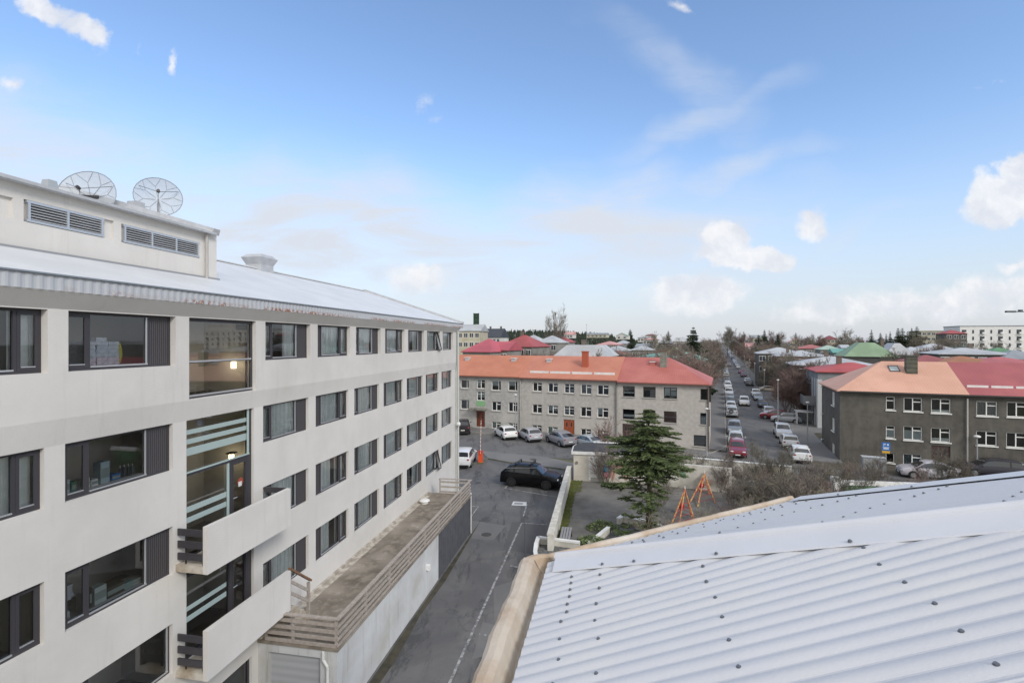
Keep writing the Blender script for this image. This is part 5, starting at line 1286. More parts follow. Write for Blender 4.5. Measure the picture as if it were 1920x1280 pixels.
for i, (u, vt, Y, lab, rb) in enumerate([(1634, 616, 190, 'spruce with thin top, first of the row over the green roof', .2), (1651, 620.5, 190, 'rounded spruce second in the row over the green roof', .24), (1661.5, 624, 190, 'short spruce third in the row over the green roof', .2), (1669, 619, 190, 'slim spruce fourth in the row, standing alone', .18),
        (1684, 612, 180, 'slender spruce at the left of the dense clump', .3), (1692, 612.5, 180, 'broad spruce in the dense clump behind the white mansard', .3), (1702, 619, 185, 'low spruce between the two tallest', .28), (1709.5, 612, 185, 'narrow pale spruce left of the tallest spruce', .2), (1719, 608.5, 175, 'tallest spruce of the clump with ragged right side', .27),
        (1433.5, 616, 260, 'tall dark conifer near the skyline right of the street', .24), (1422, 625, 230, 'broad conifer beside the taller one right of the street', .34), (1458, 624.5, 260, 'small conifer above the white roof', .28), (1492, 621.5, 300, 'lone spiky conifer above the pink gable', .24), (1253, 618.5, 300, 'small spiky conifer left of the white gambrel house', .26), (1181.5, 614.5, 420, 'lone conifer tip over the wooded ridge', .3), (1183, 634, 170, 'bushy green conifer among the white roofs', .5)]):
    far_spruce(u, vt, Y, lab, 30 + i, rb)

def bare_mesh(h, seed, spread=.42, levels=4, nb=(7, 5, 5, 4), up=.55, base=.18, rt=.018, stems=1, minr=.0035, twigscale=1.0):
    """leafless tree: limbs, branches and twigs as thin tapered tubes"""
    rr = random.Random(seed); tr = MB(); cr = MB()
    def grow(mb, p, d, L_, r, lev):
        n = 3 if lev < 2 else 2; pts = [p]; dd = d.copy()
        for i in range(n):
            dd = (dd + Vector((rr.gauss(0, .13), rr.gauss(0, .13), rr.gauss(0.05, .08)))).normalized(); pts.append(pts[-1] + dd * (L_ / n))
        m_ = tr if lev < 2 else cr
        for i in range(n):
            ra = max(minr, r * (1 - i / n * .6)); rb_ = max(minr, r * (1 - (i + 1) / n * .6)); m_.tube(pts[i], pts[i + 1], ra, rb_, 5 if lev == 0 else 3, False)
        if lev >= levels: return
        k_ = nb[min(lev, len(nb) - 1)]
        for j in range(k_):
            t = rr.uniform(.25 if lev else base + .12, 1.0); i = min(n - 1, int(t * n)); q = pts[i].lerp(pts[i + 1], t * n - i)
            ax = dd.orthogonal().normalized(); ax.rotate(Matrix.Rotation(rr.random() * 2 * PI, 3, dd)); ang = rr.uniform(.35, .95)
            nd = (dd * math.cos(ang) + ax * math.sin(ang) + Vector((0, 0, up * .35))).normalized()
            grow(mb, q, nd, L_ * rr.uniform(.42, .68) * (1.15 - .35 * t), r * (1 - t * .55) * .55, lev + 1)
    for s in range(stems):
        a = rr.random() * 6.28; lean = 0.04 if stems == 1 else rr.uniform(.15, .6); d = Vector((math.cos(a) * lean, math.sin(a) * lean, 1)).normalized()
        grow(tr, Vector((rr.uniform(-.2, .2) * (stems > 1), rr.uniform(-.2, .2) * (stems > 1), -.1)), d, h * rr.uniform(.6, .75), h * rt, 0)
    return tr, cr
M_TW = mat('brown_twigs', '7f766e', .95, '6a625a', .8); M_TWR = mat('reddish_twigs', '84716a', .95, '6e5c54', .8); M_TWG = mat('olive_twigs', '7d776a', .95, '6a6558', .8)
def make_bare(h, seed, m, **kw):
    t = bpy.data.objects.new('bare_tree', None); COL.objects.link(t); tr, cr = bare_mesh(h, seed, **kw)
    tr.build('trunk', m if m is not M_TW else M_BARK, t); cr.build('crown', m, t); return t
protos = [make_bare(8, 100 + i, (M_TW, M_TWR, M_TWG)[i % 3], rt=.013, minr=.0115, nb=(9, 7, 6, 4), levels=4, stems=(1, 3, 2)[i % 3]) for i in range(6)]
used_p = [False] * 6
def bare(x, y, h, label, group=None, k=None, rr=random.Random(77), wide=1.0, name='bare_tree', cat='bare tree'):
    k = rr.randrange(6) if k is None else k; sc = h / 8; loc = (x, y, g(x)); rz = rr.random() * 6.28
    scl = (sc * wide, sc * wide, sc)
    if not used_p[k]:
        t = protos[k]; used_p[k] = True; t.location = loc; t.rotation_euler = (0, 0, rz); t.scale = scl
    else: t = copy_tree(protos[k], loc, rz, scale=scl)
    tag(t, label, cat, group); t.name = name
    return t
rt_ = random.Random(21)
gl_ = 'leafless trees lining the left side of the long street'; gr_ = 'leafless trees lining the right side of the long street'
for i in range(92):
    Y = 70 * (560 / 70) ** (i / 91) + rt_.uniform(-1, 1); o_ = rt_.uniform(-4.5, -9) if i % 3 else rt_.uniform(-9, -16)
    bare(*ST(o_, Y), rt_.uniform(7.5, 9.5) * (1 + .3 * min(1, Y / 200)), 'leafless tree in the dense brown row left of the long street', gl_, wide=1.1)
for i in range(112):
    Y = 80 * (560 / 80) ** (i / 111) + rt_.uniform(-1, 1); o_ = rt_.uniform(13.5, 18) if i % 3 else rt_.uniform(18, 24)
    bare(*ST(o_, Y), rt_.uniform(5.8, 7.6) * (1 + .55 * min(1, Y / 200)), 'leafless tree in the brown mass right of the long street', gr_, wide=1.1)
for (u, v, Y, h, lab) in [(1476, 757, 78, 6.5, 'bushy leafless tree behind the parked silver hatchback'), (1494, 757, 77, 7.5, 'tall many-stemmed leafless tree beside the dark house wall'), (1508, 750, 80, 6.0, 'leafless tree nearest the blue-grey house balcony'), (1524, 750, 84, 7.0, 'leafless tree in front of the white roofed dark house')]:
    bare(AT(u, Y), Y, h, lab, 'leafless trees in the garden beside the dark corner house', k=1)
bare(AT(1044, 165), 165, 22, 'very tall bare tree rising over the small red roof at the left skyline', None, k=0, wide=.62)
bare(AT(1232, 150), 150, 13.5, 'bare tree with fan shaped crown above the brown cap chimney', None, k=2)
far = [(930, 100, 8), (948, 98, 9), (985, 105, 9), (1003, 98, 8.5), (1018, 100, 8.5), (1032, 104, 9), (1050, 92, 8), (1120, 96, 9), (1132, 94, 9.5), (1150, 100, 8), (1172, 98, 10), (1182, 100, 9.5), (1208, 118, 10), (1246, 100, 9.5), (1310, 92, 8), (1322, 88, 8), (1580, 200, 15.5), (1575, 215, 14), (1612, 220, 13), (1602, 230, 13), (1540, 260, 15), (1516, 260, 15), (1505, 220, 14), (1364, 420, 22), (1372, 400, 22), (1394, 380, 20), (1450, 300, 18), (1700, 105, 9.5), (1690, 104, 9), (1712, 106, 9.5), (1722, 108, 9), (1742, 118, 11), (1752, 118, 11), (1760, 118, 11.5), (1736, 160, 14), (1762, 165, 15), (1780, 165, 14), (1797, 150, 12), (1862, 150, 11), (1878, 145, 11)]
for i, (u, Y, h) in enumerate(far): bare(AT(u, Y), Y, h, 'leafless garden tree standing between the coloured roofs', 'leafless garden trees between the far roofs', wide=1.0 if Y < 200 else .9)
# ---------------------------------------------------------------- cars
M_TYRE = mat('tyre', '1b1b1c', .8); M_RIMC = mat('alloy', '9fa2a5', .35, metal=.7); M_CG = mat('car_glass', '1d2226', .06, spec=.8, coat=.6); M_HL = mat('headlight', 'd5d9dc', .15); M_TL = mat('tail_light', '8f1f24', .25); M_TRIM = mat('black_trim', '1c1c1e', .6); M_PLT = mat('number_plate', 'dfdfdc', .5)
TYPES = {
 'hatch': (4.1, .88, [(-2.05, .62, 0), (-1.98, .92, 0), (-1.88, .96, .06), (-1.45, .97, 1.40), (-.9, .96, 1.47), (-.1, .94, 1.47), (.35, .93, 1.38), (1.05, .92, .03), (1.6, .86, 0), (1.95, .74, 0), (2.05, .52, 0)]),
 'suv': (4.6, .93, [(-2.3, .70, 0), (-2.24, 1.04, 0), (-2.12, 1.10, .06), (-1.62, 1.10, 1.58), (-1.0, 1.08, 1.67), (.1, 1.06, 1.67), (.5, 1.05, 1.58), (1.15, 1.04, .04), (1.8, 1.00, 0), (2.2, .86, 0), (2.3, .6, 0)]),
 'sedan': (4.65, .89, [(-2.32, .62, 0), (-2.28, .95, 0), (-1.7, .98, .02), (-1.0, .97, 1.34), (-.5, .95, 1.42), (.1, .94, 1.42), (.5, .93, 1.34), (1.25, .91, .03), (1.85, .84, 0), (2.22, .72, 0), (2.32, .52, 0)]),
 'wagon': (4.55, .86, [(-2.27, .68, 0), (-2.22, .98, 0), (-2.15, 1.0, .06), (-1.9, 1.0, 1.5), (-1.0, .99, 1.56), (.0, .98, 1.55), (.4, .97, 1.47), (1.05, .96, .03), (1.75, .93, 0), (2.2, .82, 0), (2.27, .58, 0)]),
 'coupe': (4.5, .9, [(-2.25, .62, 0), (-2.2, 1.0, 0), (-2.05, 1.04, .04), (-1.2, 1.03, 1.38), (-.5, 1.0, 1.55), (.1, .98, 1.54), (.5, .97, 1.44), (1.2, .95, .03), (1.8, .9, 0), (2.15, .76, 0), (2.25, .55, 0)])}
PAINT = {}
def paint(h, nm=None):
    if h not in PAINT: PAINT[h] = mat('car_paint_' + h, h, .28 if h[0] > '3' else .22, spec=.5 if h[0] > '3' else .3, coat=.6 if h[0] > '3' else .0)
    return PAINT[h]
def ringpts(x, zb, zr, hw):
    cab = zr > .5
    if zb < .66: hw2 = hw * .86
    elif abs(x) > 1.9: hw2 = hw * .94
    else: hw2 = hw
    zr_ = max(zr, zb + .03) if cab else zb + .03 + zr * 0
    rw = hw2 * (.80 if cab else .86)
    return [(0, .24), (hw2 * .88, .24), (hw2 * .98, .36), (hw2, .56), (hw2 * .985, zb - .12), (hw2 * .93, zb - .01), (rw, zr_ - (.07 if cab else .01)), (rw * .86, zr_ - .012 if cab else zr_), (0, zr_ + .015)]
CARPROTO = {}
def car_proto(typ):
    if typ in CARPROTO: return CARPROTO[typ]
    L_, hw, st = TYPES[typ]
    root = bpy.data.objects.new('parked_car', None); COL.objects.link(root)
    rings = []
    for x, zb, zr in st:
        half = ringpts(x, zb, zr, hw); rings.append([(x, y, z) for y, z in half] + [(x, -y, z) for y, z in half[-2:0:-1]])
    q = MB(); n = len(rings[0])
    for r_ in rings:
        for p in r_: q.vert(p)
    for i in range(len(rings) - 1):
        for k in range(n): q.idx((i * n + k, i * n + (k + 1) % n, (i + 1) * n + (k + 1) % n, (i + 1) * n + k))
    q.idx(list(range(n))); q.idx([(len(rings) - 1) * n + k for k in range(n)][::-1])
    body = q.build('body', paint('c9cbcd'), root, smooth=38)
    # glass: side strips and screens, set a hair proud of the painted shell
    q = MB(); cabs = [i for i, s in enumerate(st) if s[2] > .5]; a, b = cabs[0], cabs[-1]
    def lerp(p, r, t): return tuple(p[j] + (r[j] - p[j]) * t for j in range(3))
    def outy(p, o_): return (p[0], p[1] + o_ * (1 if p[1] > 0 else -1), p[2] + .004)
    for side in (0, 1):
        q = MB()
        def gp(i, k): 
            p = rings[i][k]; return p if side == 0 else (p[0], -p[1], p[2])
        low, top = [], []
        for i in range(a, b + 1):
            low.append(outy(lerp(gp(i, 5), gp(i, 6), .08), .008)); top.append(outy(lerp(gp(i, 5), gp(i, 6), .93), .008))
        lo0 = outy(lerp(gp(a - 1, 5), gp(a, 5), .35), .006); lo1 = outy(lerp(gp(b + 1, 5), gp(b, 5), .15), .006)
        q.face([lo0, low[0], top[0]] if 1 else []); q.face([low[-1], lo1, top[-1]])
        xs_p = [lerp(low[0], low[-1], .42)[0]]
        for i in range(len(low) - 1): q.face([low[i], low[i + 1], top[i + 1], top[i]])
        q.build('side_glass', M_CG, root)
    for nm, (i, j), s in (('windscreen', (b, b + 1), 1), ('rear_window', (a, a - 1), -1)):
        q = MB(); R0, R1 = rings[i], rings[j]
        def fp(f, k, sy): p = lerp(R0[k], R1[k], f); return (p[0] + s * .014, p[1] * sy * .92, p[2] + .012)
        fs = (.06, .5, .93) if s > 0 else (.08, .5, .86)
        for f0, f1 in zip(fs[:-1], fs[1:]):
            for (k0, s0), (k1, s1) in (((6, 1), (7, 1)), ((7, 1), (8, 1)), ((8, 1), (7, -1)), ((7, -1), (6, -1))): q.face([fp(f0, k0, s0), fp(f0, k1, s1), fp(f1, k1, s1), fp(f1, k0, s0)])
        q.build(nm, M_CG, root)
    # pillars between side windows
    q = MB()
    for sy in (1, -1):
        for f in (.38,):
            i = (a + b) // 2; p5, p6 = rings[i][5], rings[i][6]
            q.bar((p5[0] - .15, (p5[1] + .012) * sy, p5[2] + .02), (p6[0] - .15, (p6[1] + .014) * sy, p6[2] - .02), .09, .02, (0, sy, 0))
    q.build('door_pillar', M_TRIM, root)
    wb = L_ * .29
    for x in (-wb - .02, wb + .08):
        for sy in (-1, 1):
            q = MB(); r_ = .33 if typ in ('suv', 'wagon') else .31; yo = sy * (hw + .012); yi = sy * (hw - .2)
            q.tube((x, yi, r_), (x, yo, r_), r_, n=18); w_ = q.build('wheel', M_TYRE, root, smooth=35)
            q = MB(); q.tube((x, yo - sy * .01, r_), (x, yo + sy * .008, r_), r_ * .66, n=14)
            for k in range(5): aa = 2 * PI * k / 5; q.bar((x, yo + sy * .012, r_), (x + math.cos(aa) * r_ * .62, yo + sy * .012, r_ + math.sin(aa) * r_ * .62), .05, .012, (0, 1, 0))
            q.build('rim', M_RIMC, w_)
            q = MB(); N_ = 12; ya = sy * (hw + .002)
            for k in range(N_):
                a0, a1 = PI * (-.08 + 1.16 * k / N_), PI * (-.08 + 1.16 * (k + 1) / N_); ro, ri = r_ + .075, r_ + .0
                q.face([(x + ri * math.cos(a0), ya, r_ + ri * math.sin(a0)), (x + ro * math.cos(a0), ya, r_ + ro * math.sin(a0)), (x + ro * math.cos(a1), ya, r_ + ro * math.sin(a1)), (x + ri * math.cos(a1), ya, r_ + ri * math.sin(a1))])
            q.build('wheel_arch', M_TRIM, w_)
    xf, xr = st[-1][0], st[0][0]; zf = st[-2][1]; zr_ = st[1][1]
    for sy in (-1, 1):
        q = MB(); q.ell((xf - .09, sy * hw * .66, zf - .1), (.12, .2, .075), 10, 6); q.build('headlight', M_HL, root, smooth=True)
        q = MB(); q.ell((xr + .08, sy * hw * .74, zr_ - .12), (.1, .14, .09), 10, 6); q.build('tail_light', M_TL, root, smooth=True)
        q = MB(); q.ell((b and st[b][0] + .45, sy * (hw + .1), .98 if typ != 'suv' else 1.08), (.07, .1, .06), 8, 5); q.build('mirror', paint('c9cbcd'), root, smooth=True)
    q = MB(); q.box(xf - .03, xf + .025, -hw * .55, hw * .55, .36, .48); q.box(xf - .03, xf + .015, -hw * .8, hw * .8, .22, .33); q.build('grille', M_TRIM, root)
    q = MB(); q.box(xr - .03, xr + .03, -hw * .82, hw * .82, .24, .42); q.build('rear_bumper', M_TRIM, root)
    q = MB(); q.box(xf + .02, xf + .034, -.24, .24, .36, .46); q.build('number_plate', M_PLT, root)
    q = MB(); q.box(xr - .036, xr - .02, -.24, .24, .58, .68); q.build('number_plate', M_PLT, root)
    CARPROTO[typ] = [root, False]
    return CARPROTO[typ]
def car(typ, x, y, head, colr, label, group=None, name='parked_car', extra=None, sc=1.0):
    """head: heading vector"""
    pr = car_proto(typ); rz = math.atan2(head[1], head[0]); z = g(x) + .01
    if not pr[1]: t = pr[0]; pr[1] = True; t.location = (x, y, z); t.rotation_euler = (0, 0, rz); t.scale = (sc,) * 3
    else: t = copy_tree(pr[0], (x, y, z), rz, scale=sc)
    t.name = name; tag(t, label, 'car', group)
    for ch in t.children:
        if ch.name.split('.')[0] in ('body', 'mirror'):
            ch.material_slots[0].link = 'OBJECT'; ch.material_slots[0].material = paint(colr)
    return t
TO = (-.385, -.923); AW = (.385, .923)
def stc(o_, Y): return ST(o_, Y)
GLc = 'cars parked along the left kerb of the long street'; GRc = 'cars parked along the right kerb of the long street'
WHc, SVc, GYc, DKc = 'd6d7d6', 'a7abae', '6d7174', '2c2e32'
left = [('wagon', 54.2, TO, '7d2530', 'red wagon facing the camera, nearest at the left kerb'), ('hatch', 59.6, TO, 'b9bcbe', 'silver car tucked behind the red wagon'), ('suv', 66.8, TO, '7d8184', 'grey off-roader facing the camera behind the silver car'),
  ('suv', 82, AW, 'a9adb0', 'silver off-roader with a spare wheel on its back door'), ('hatch', 89.5, TO, WHc, 'white car just beyond the spare wheel off-roader'), ('hatch', 97, TO, GYc, 'dark grey car fifth along the left kerb'), ('sedan', 104.5, TO, SVc, 'silver saloon sixth along the left kerb'), ('suv', 113, TO, WHc, 'bright white car seventh along the left kerb'),
  ('suv', 130, TO, WHc, 'white car just beyond the gap in the left row'), ('hatch', 136.5, TO, WHc, 'second white car beyond the gap in the left row')]
for typ, Y, hd, c, lb in left: car(typ, *stc(1.75, Y), hd, c, lb, GLc)
rc = random.Random(4)
CN = {WHc: 'white', SVc: 'silver', GYc: 'dark grey', 'b3a996': 'beige', DKc: 'near-black'}; KN = {'hatch': 'hatchback', 'suv': 'off-roader', 'wagon': 'estate', 'sedan': 'saloon'}
def faint(ty, c_, side): return 'small distant %s %s in the line fading along the %s kerb' % (CN[c_], KN[ty], side)
Y = 146
while Y < 430:
    ty_, cc_ = rc.choice(('hatch', 'suv', 'wagon')), rc.choice((WHc, WHc, SVc, GYc, 'b3a996')); car(ty_, *stc(1.75, Y), TO, cc_, faint(ty_, cc_, 'left'), GLc + ', far part'); Y += rc.uniform(6.2, 9)
sp = [c for c in SC.objects if c.get('label', '').startswith('silver off-roader with')][0]
q = MB(); q.tube((-2.33, .1, 1.0), (-2.5, .1, 1.0), .33, n=18); swh = q.build('spare_wheel', M_TYRE, sp, smooth=35); q = MB(); q.tube((-2.5, .1, 1.0), (-2.52, .1, 1.0), .22, n=14); q.build('rim', M_RIMC, swh)
right = [('coupe', 51.8, 8.1, (-.3, -.95), WHc, 'white fastback with dark rear glass, nearest at the right kerb', 1), ('hatch', 58.4, 7.9, AW, WHc, 'white hatchback squeezed between the fastback and the white off-roader', 0), ('suv', 64.5, 7.9, TO, WHc, 'white off-roader facing the camera by the right kerb', 0),
  ('hatch', 82.5, 7.9, TO, WHc, 'white hatchback with dark grille facing the camera', 0), ('hatch', 93, 7.8, TO, '4a474b', 'dark brown-grey car fifth along the right kerb', 0), ('sedan', 104, 7.7, TO, SVc, 'silver-green saloon beyond the dark car', 0), ('suv', 110.5, 7.7, TO, WHc, 'white car in front of the sideways beige saloon', 0),
  ('suv', 138, 7.8, AW, '585d63', 'slate grey tall car seen from behind on the right', 0), ('hatch', 147, 7.7, TO, WHc, 'white car ahead of the slate grey one', 0), ('hatch', 172, 7.7, TO, '6b2a35', 'maroon car behind the red car', 0), ('hatch', 190, 7.6, TO, '8f2536', 'bright red small car on the right', 0), ('sedan', 222, 7.6, AW, WHc, 'white saloon beyond the red car', 0)]
for typ, Y, o_, hd, c, lb, fl in right: car(typ, *stc(o_, Y), (AW if fl else hd), c, lb, GRc)
Y = 245
while Y < 560:
    ty_, cc_ = rc.choice(('hatch', 'suv', 'sedan')), rc.choice((WHc, SVc, GYc, DKc)); car(ty_, *stc(7.7, Y), TO, cc_, faint(ty_, cc_, 'right'), GRc + ', far part'); Y += rc.uniform(6.5, 11)
car('hatch', *stc(9.8, 75.5), (-.87, .49), 'a9adb1', 'silver hatchback turned across the driveway on the right', None)
car('hatch', *stc(8.4, 78.9), (-.87, .49), '972a33', 'red car mostly hidden behind the silver hatchback', None)
car('sedan', *stc(11.6, 121), (.93, -.36), 'b5ad9f', 'beige saloon parked sideways off the street', None)
car('suv', *stc(4.4, 96), TO, 'dcdcd9', 'cream white car driving towards the camera mid street', None, 'moving_car')
car('hatch', *stc(3.8, 244), TO, 'dcdcd9', 'small far car driving towards the camera with bright lamps', None, 'moving_car')
# in front of the grey row

car('suv', AT(868, 63.5), 63.2, (-.1, 1), '2b2629', 'black-maroon off-roader at the far left beside the white block', None)
p = G(957, 825); car('hatch', p.x - .6, p.y + 1.7, (-.33, .944), 'dcdddd', 'white hatchback parked before the grey row', 'cars parked before the grey row')
p = G(1002, 829); car('hatch', p.x - .5, p.y + 1.6, (-.33, .944), 'a3a5ab', 'silver-lilac hatchback beside the white one before the grey row', 'cars parked before the grey row')
p = G(1064, 838); car('coupe', p.x - .6, p.y + 1.7, (-.4, .917), '85858b', 'grey crossover with black rear glass before the orange door', 'cars parked before the grey row')
p = G(1113, 846); car('sedan', p.x - .3, p.y + 1.9, (-.5, .866), 'a2aaae', 'pale blue-grey saloon half hidden behind the shed', 'cars parked before the grey row')
p = G(867, 880); car('wagon', p.x, p.y + 2.2, (.06, 1), 'dfe0e0', 'white estate half hidden by the corner of the white block', None)
a, b = G(1023, 918.7), G(958.6, 911.8); d_ = (a - b); d_.z = 0; d_.normalize(); nn_ = Vector((-d_.y, d_.x, 0)); m_ = (a + b) / 2 + nn_ * .9
bk = car('suv', m_.x + d_.x * .0, m_.y, (d_.x, d_.y), '0c0c0e', 'black off-roader with roof bars in the marked bay', None, sc=1.03)
q = MB()
for x in (-1.1, .05): q.bar((x, -.78, 1.76), (x, .78, 1.76), .07, .04); q.box(x - .04, x + .04, -.74, -.68, 1.62, 1.76); q.box(x - .04, x + .04, .68, .74, 1.62, 1.76)
q.build('roof_bars', M_TRIM, bk)
q = MB()
for sy in (-1, 1): q.bar((-1.95, sy * .84, 1.36), (.6, sy * .84, 1.6), .03, .02)
q.build('chrome_strip', M_ALU, bk)
for ch in bk.children:
    for gc in ch.children:
        if gc.name.startswith('rim'): gc.material_slots[0].link = 'OBJECT'; gc.material_slots[0].material = mat('dark_alloy', '2b2b2d', .4)
p = G(1760, 900); car('coupe', p.x - .2, p.y + .8, (-.9234, .3841), 'b7b4ba', 'silver coupe parked before the dark corner house', None)
p = G(1868, 897); car('wagon', p.x + .4, p.y + 1.0, (-.9234, .3841), '3b3a40', 'dark car behind the silver coupe at the right', None)

# ---------------------------------------------------------------- barrier, lamps, signs
p = G(901, 868); t = thing('barrier_gate', 'orange barrier box with its white striped arm raised upright', 'barrier', (p.x, p.y, .05))
q = MB(); q.box(-.22, .22, -.18, .18, .06, 1.08); q.build('housing', mat('barrier_orange', 'd4512a', .5), t); q = MB(); q.box(-.27, .27, -.23, .23, 0, .06); q.build('base', mat('mossy_base', '77744e', .9), t)
q = MB(); q.box(-.25, .25, -.21, .21, 1.08, 1.13); q.tube((-.0, -.2, .95), (.0, -.3, .95), .1, n=10); q.build('hinge_cap', mat('barrier_red', 'b3382a', .5), t)
h_ = ZV(787, p.y) - .05; q = MB(); q.bar((0, -.26, .9), (.07, -.26, h_), .05, .09, (0, 1, 0)); arm = q.build('arm', M_WHITE, t)
q = MB(); n = 9
for i in range(n):
    f0 = (i + .5) / n; f1 = f0 + .35 / n; zz0, zz1 = .9 + (h_ - .9) * f0, .9 + (h_ - .9) * f1; q.bar((.07 * f0, -.26, zz0), (.07 * f1, -.26, zz1), .054, .094, (0, 1, 0))
q.build('arm_stripes', mat('faded_red', 'c97a66', .6), arm)
M_LP = mat('lamp_post_grey', '9b9d9d', .5, metal=.2)
def lamp(x, y, vt, label, arm=(.35, 0), group='street lamps with white globes', r=.15):
    zt = ZV(vt, y) - g(x); t = thing('street_lamp', label, 'street lamp', (x, y, g(x)), 0, group)
    q = MB(); q.tube((0, 0, 0), (0, 0, zt - .15), .075, .045, 8); q.tube((0, 0, 0), (0, 0, 1.0), .1, .09, 8); q.build('post', M_LP, t)
    q = MB(); q.ell((0, 0, zt), (r * 1.3, r * 1.3, r * .6), 10, 6); q.build('lamp_head', M_WHITE, t, smooth=True)
    q = MB(); q.tube((0, 0, zt - .2), (0, 0, zt - .05), .06, .12, 8); q.build('collar', M_LP, t)
lamp(AT(966.5, 60.5), 60.5, 740, 'thin street lamp before the orange-roofed grey house')
lamp(AT(1325, 52.5), 52.5, 766, 'street lamp at the right corner of the grey row')
lamp(AT(1514, 57), 57, 754, 'street lamp by the dark corner house and white fastback')
lamp(AT(1458.5, 72), 72, 712, 'street lamp behind the silver hatchback on the right pavement')
for u, vt, Y, lb in ((1433, 693, 98, 'globe street lamp beyond the beige saloon'), (1415, 681, 126, 'globe street lamp beside the white car on the right'), (1405, 674, 150, 'third globe lamp along the right pavement'), (1395.5, 668, 176, 'fourth globe lamp along the right pavement'), (1389, 661, 215, 'fifth globe lamp, small, along the right pavement'), (1381, 658.5, 260, 'sixth globe lamp, tiny, along the right pavement'), (1376, 656, 310, 'farthest globe lamp along the right pavement')):
    lamp(AT(u, Y), Y, vt, lb)
lamp(AT(1832, 46.5), 46.5, 818, 'short lamp post before the dark house door', r=.22)
lamp(AT(1000, 140), 140, 617.5, 'bent white lamp over the dull red roof', r=.3)
lamp(AT(1100, 190), 190, 608, 'tall floodlight mast behind the brick red chimney', r=.3); lamp(AT(1062.5, 230), 230, 613, 'thin white mast beside the pinkish house on the slope', r=.2)
x_ = G(985, 1078); t = thing('thin_mast', 'thin dark pole rising from the car park beside the curved wall', 'pole', (AT(984.5, 24.5), 24.5, 0)); q = MB(); q.tube((0, 0, 0), (0, 0, ZV(980, 24.5)), .03, .022, 6); q.build('pole', mat('thin_pole', '4c4d55', .6), t); q = MB(); q.tube((0, 0, 0), (0, 0, .05), .08, n=10); q.build('foot_plate', M_DARK, t)
Ys = 46.0; xs_ = AT(1661, Ys); t = thing('parking_sign', 'blue parking sign over a yellow plate before the dark corner house', 'sign', (xs_, Ys, g(xs_)), AROT)
zt_ = ZV(829, Ys) - g(xs_); q = MB(); q.tube((0, 0, 0), (0, 0, zt_ - .1), .03, n=8); q.build('post', M_LP, t)
q = MB(); q.box(-.32, .32, -.05, -.03, zt_ - .75, zt_ - .0); pl = q.build('sign_plate', mat('sign_blue', '2f6fb5', .4), t)
q = MB(); q.box(-.3, .3, -.05, -.03, zt_ - .98, zt_ - .78); pl2 = q.build('lower_plate', mat('sign_yellow', 'd3a53a', .5), t)
def text(s, parent, loc, size, m, rot=(R(90), 0, 0)):
    c = bpy.data.curves.new('lettering', 'FONT'); c.body = s; c.size = size; c.align_x = 'CENTER'; c.align_y = 'CENTER'; c.extrude = .002; c.materials.append(m)
    tmp = bpy.data.objects.new('lettering_curve', c); me = bpy.data.meshes.new_from_object(tmp); bpy.data.objects.remove(tmp); bpy.data.curves.remove(c)
    o = bpy.data.objects.new('lettering', me); COL.objects.link(o); o.parent = parent; o.location = loc; o.rotation_euler = rot; return o
text('P', pl, (-.12, -.053, zt_ - .24), .38, M_WHITE)
q = MB(); q.tube((.14, -.052, zt_ - .2), (.14, -.058, zt_ - .2), .08, n=14); q.box(-.24, .24, -.055, -.051, zt_ - .46, zt_ - .42); q.box(-.2, .2, -.055, -.051, zt_ - .62, zt_ - .5); q.build('sign_symbols', M_WHITE, pl)
p = G(1637, 892); t = thing('utility_cabinet', 'pale grey metal cabinet beside the parking sign', 'cabinet', (p.x, p.y, p.z), AROT); q = MB(); q.box(-.85, .85, -.3, .3, .08, 2.0 + ZV(838, p.y) * 0 - .3); cb = q.build('housing', mat('cabinet_grey', '8c9194', .6, '7d8285', 3), t); q = MB(); q.box(-.8, -.02, -.32, -.3, .14, 1.62); q.box(.02, .8, -.32, -.3, .14, 1.62); q.build('door', mat('cabinet_door', '969b9e', .6), t); q = MB(); q.box(-.9, .9, -.35, .35, 1.7, 1.76); q.build('lid', M_FASC, t)
Yw = 76; t = thing('garden_wall', 'pale curving garden wall along the driveway on the right', 'wall', (ST(12.0, 80)[0], 80, g(40)))
q = MB(); pts = [ST(12.0, 96), ST(12.3, 84), ST(12.8, 76), ST(15.5, 71), ST(19.5, 69.5)]
for a_, b_ in zip(pts[:-1], pts[1:]): q.bar((a_[0] - t.location[0], a_[1] - 80, .65), (b_[0] - t.location[0], b_[1] - 80, .65), .2, 1.3)
q.build('wall_body', mat('pale_concrete', '9b9990', .9, '85837b', 1), t); q = MB()
for a_, b_ in zip(pts[:-1], pts[1:]): q.bar((a_[0] - t.location[0], a_[1] - 80, 1.33), (b_[0] - t.location[0], b_[1] - 80, 1.33), .26, .07)
q.build('coping', mat('coping_pale', 'b0aea6', .9), t)
sheet('driveway', [ST(9.5, 84), ST(9.5, 66), ST(19.5, 66), ST(19.5, 70), ST(13, 76), ST(12.6, 84)], .125, M_PAVE)
sheet('yard', [ST(19.6, 66), ST(12.3, 66), ST(12.3, 50.5), (33.2, 50.8)], .05, mat('mossy_yard', '55523f', .95, '45442f', 1.0, col3='676457', scale3=.4))
sheet('grass_verge', [AA(31, 12.2), AA(60, 12.2), AA(60, 9.0), AA(31, 9.0)], .03, M_GRASS)

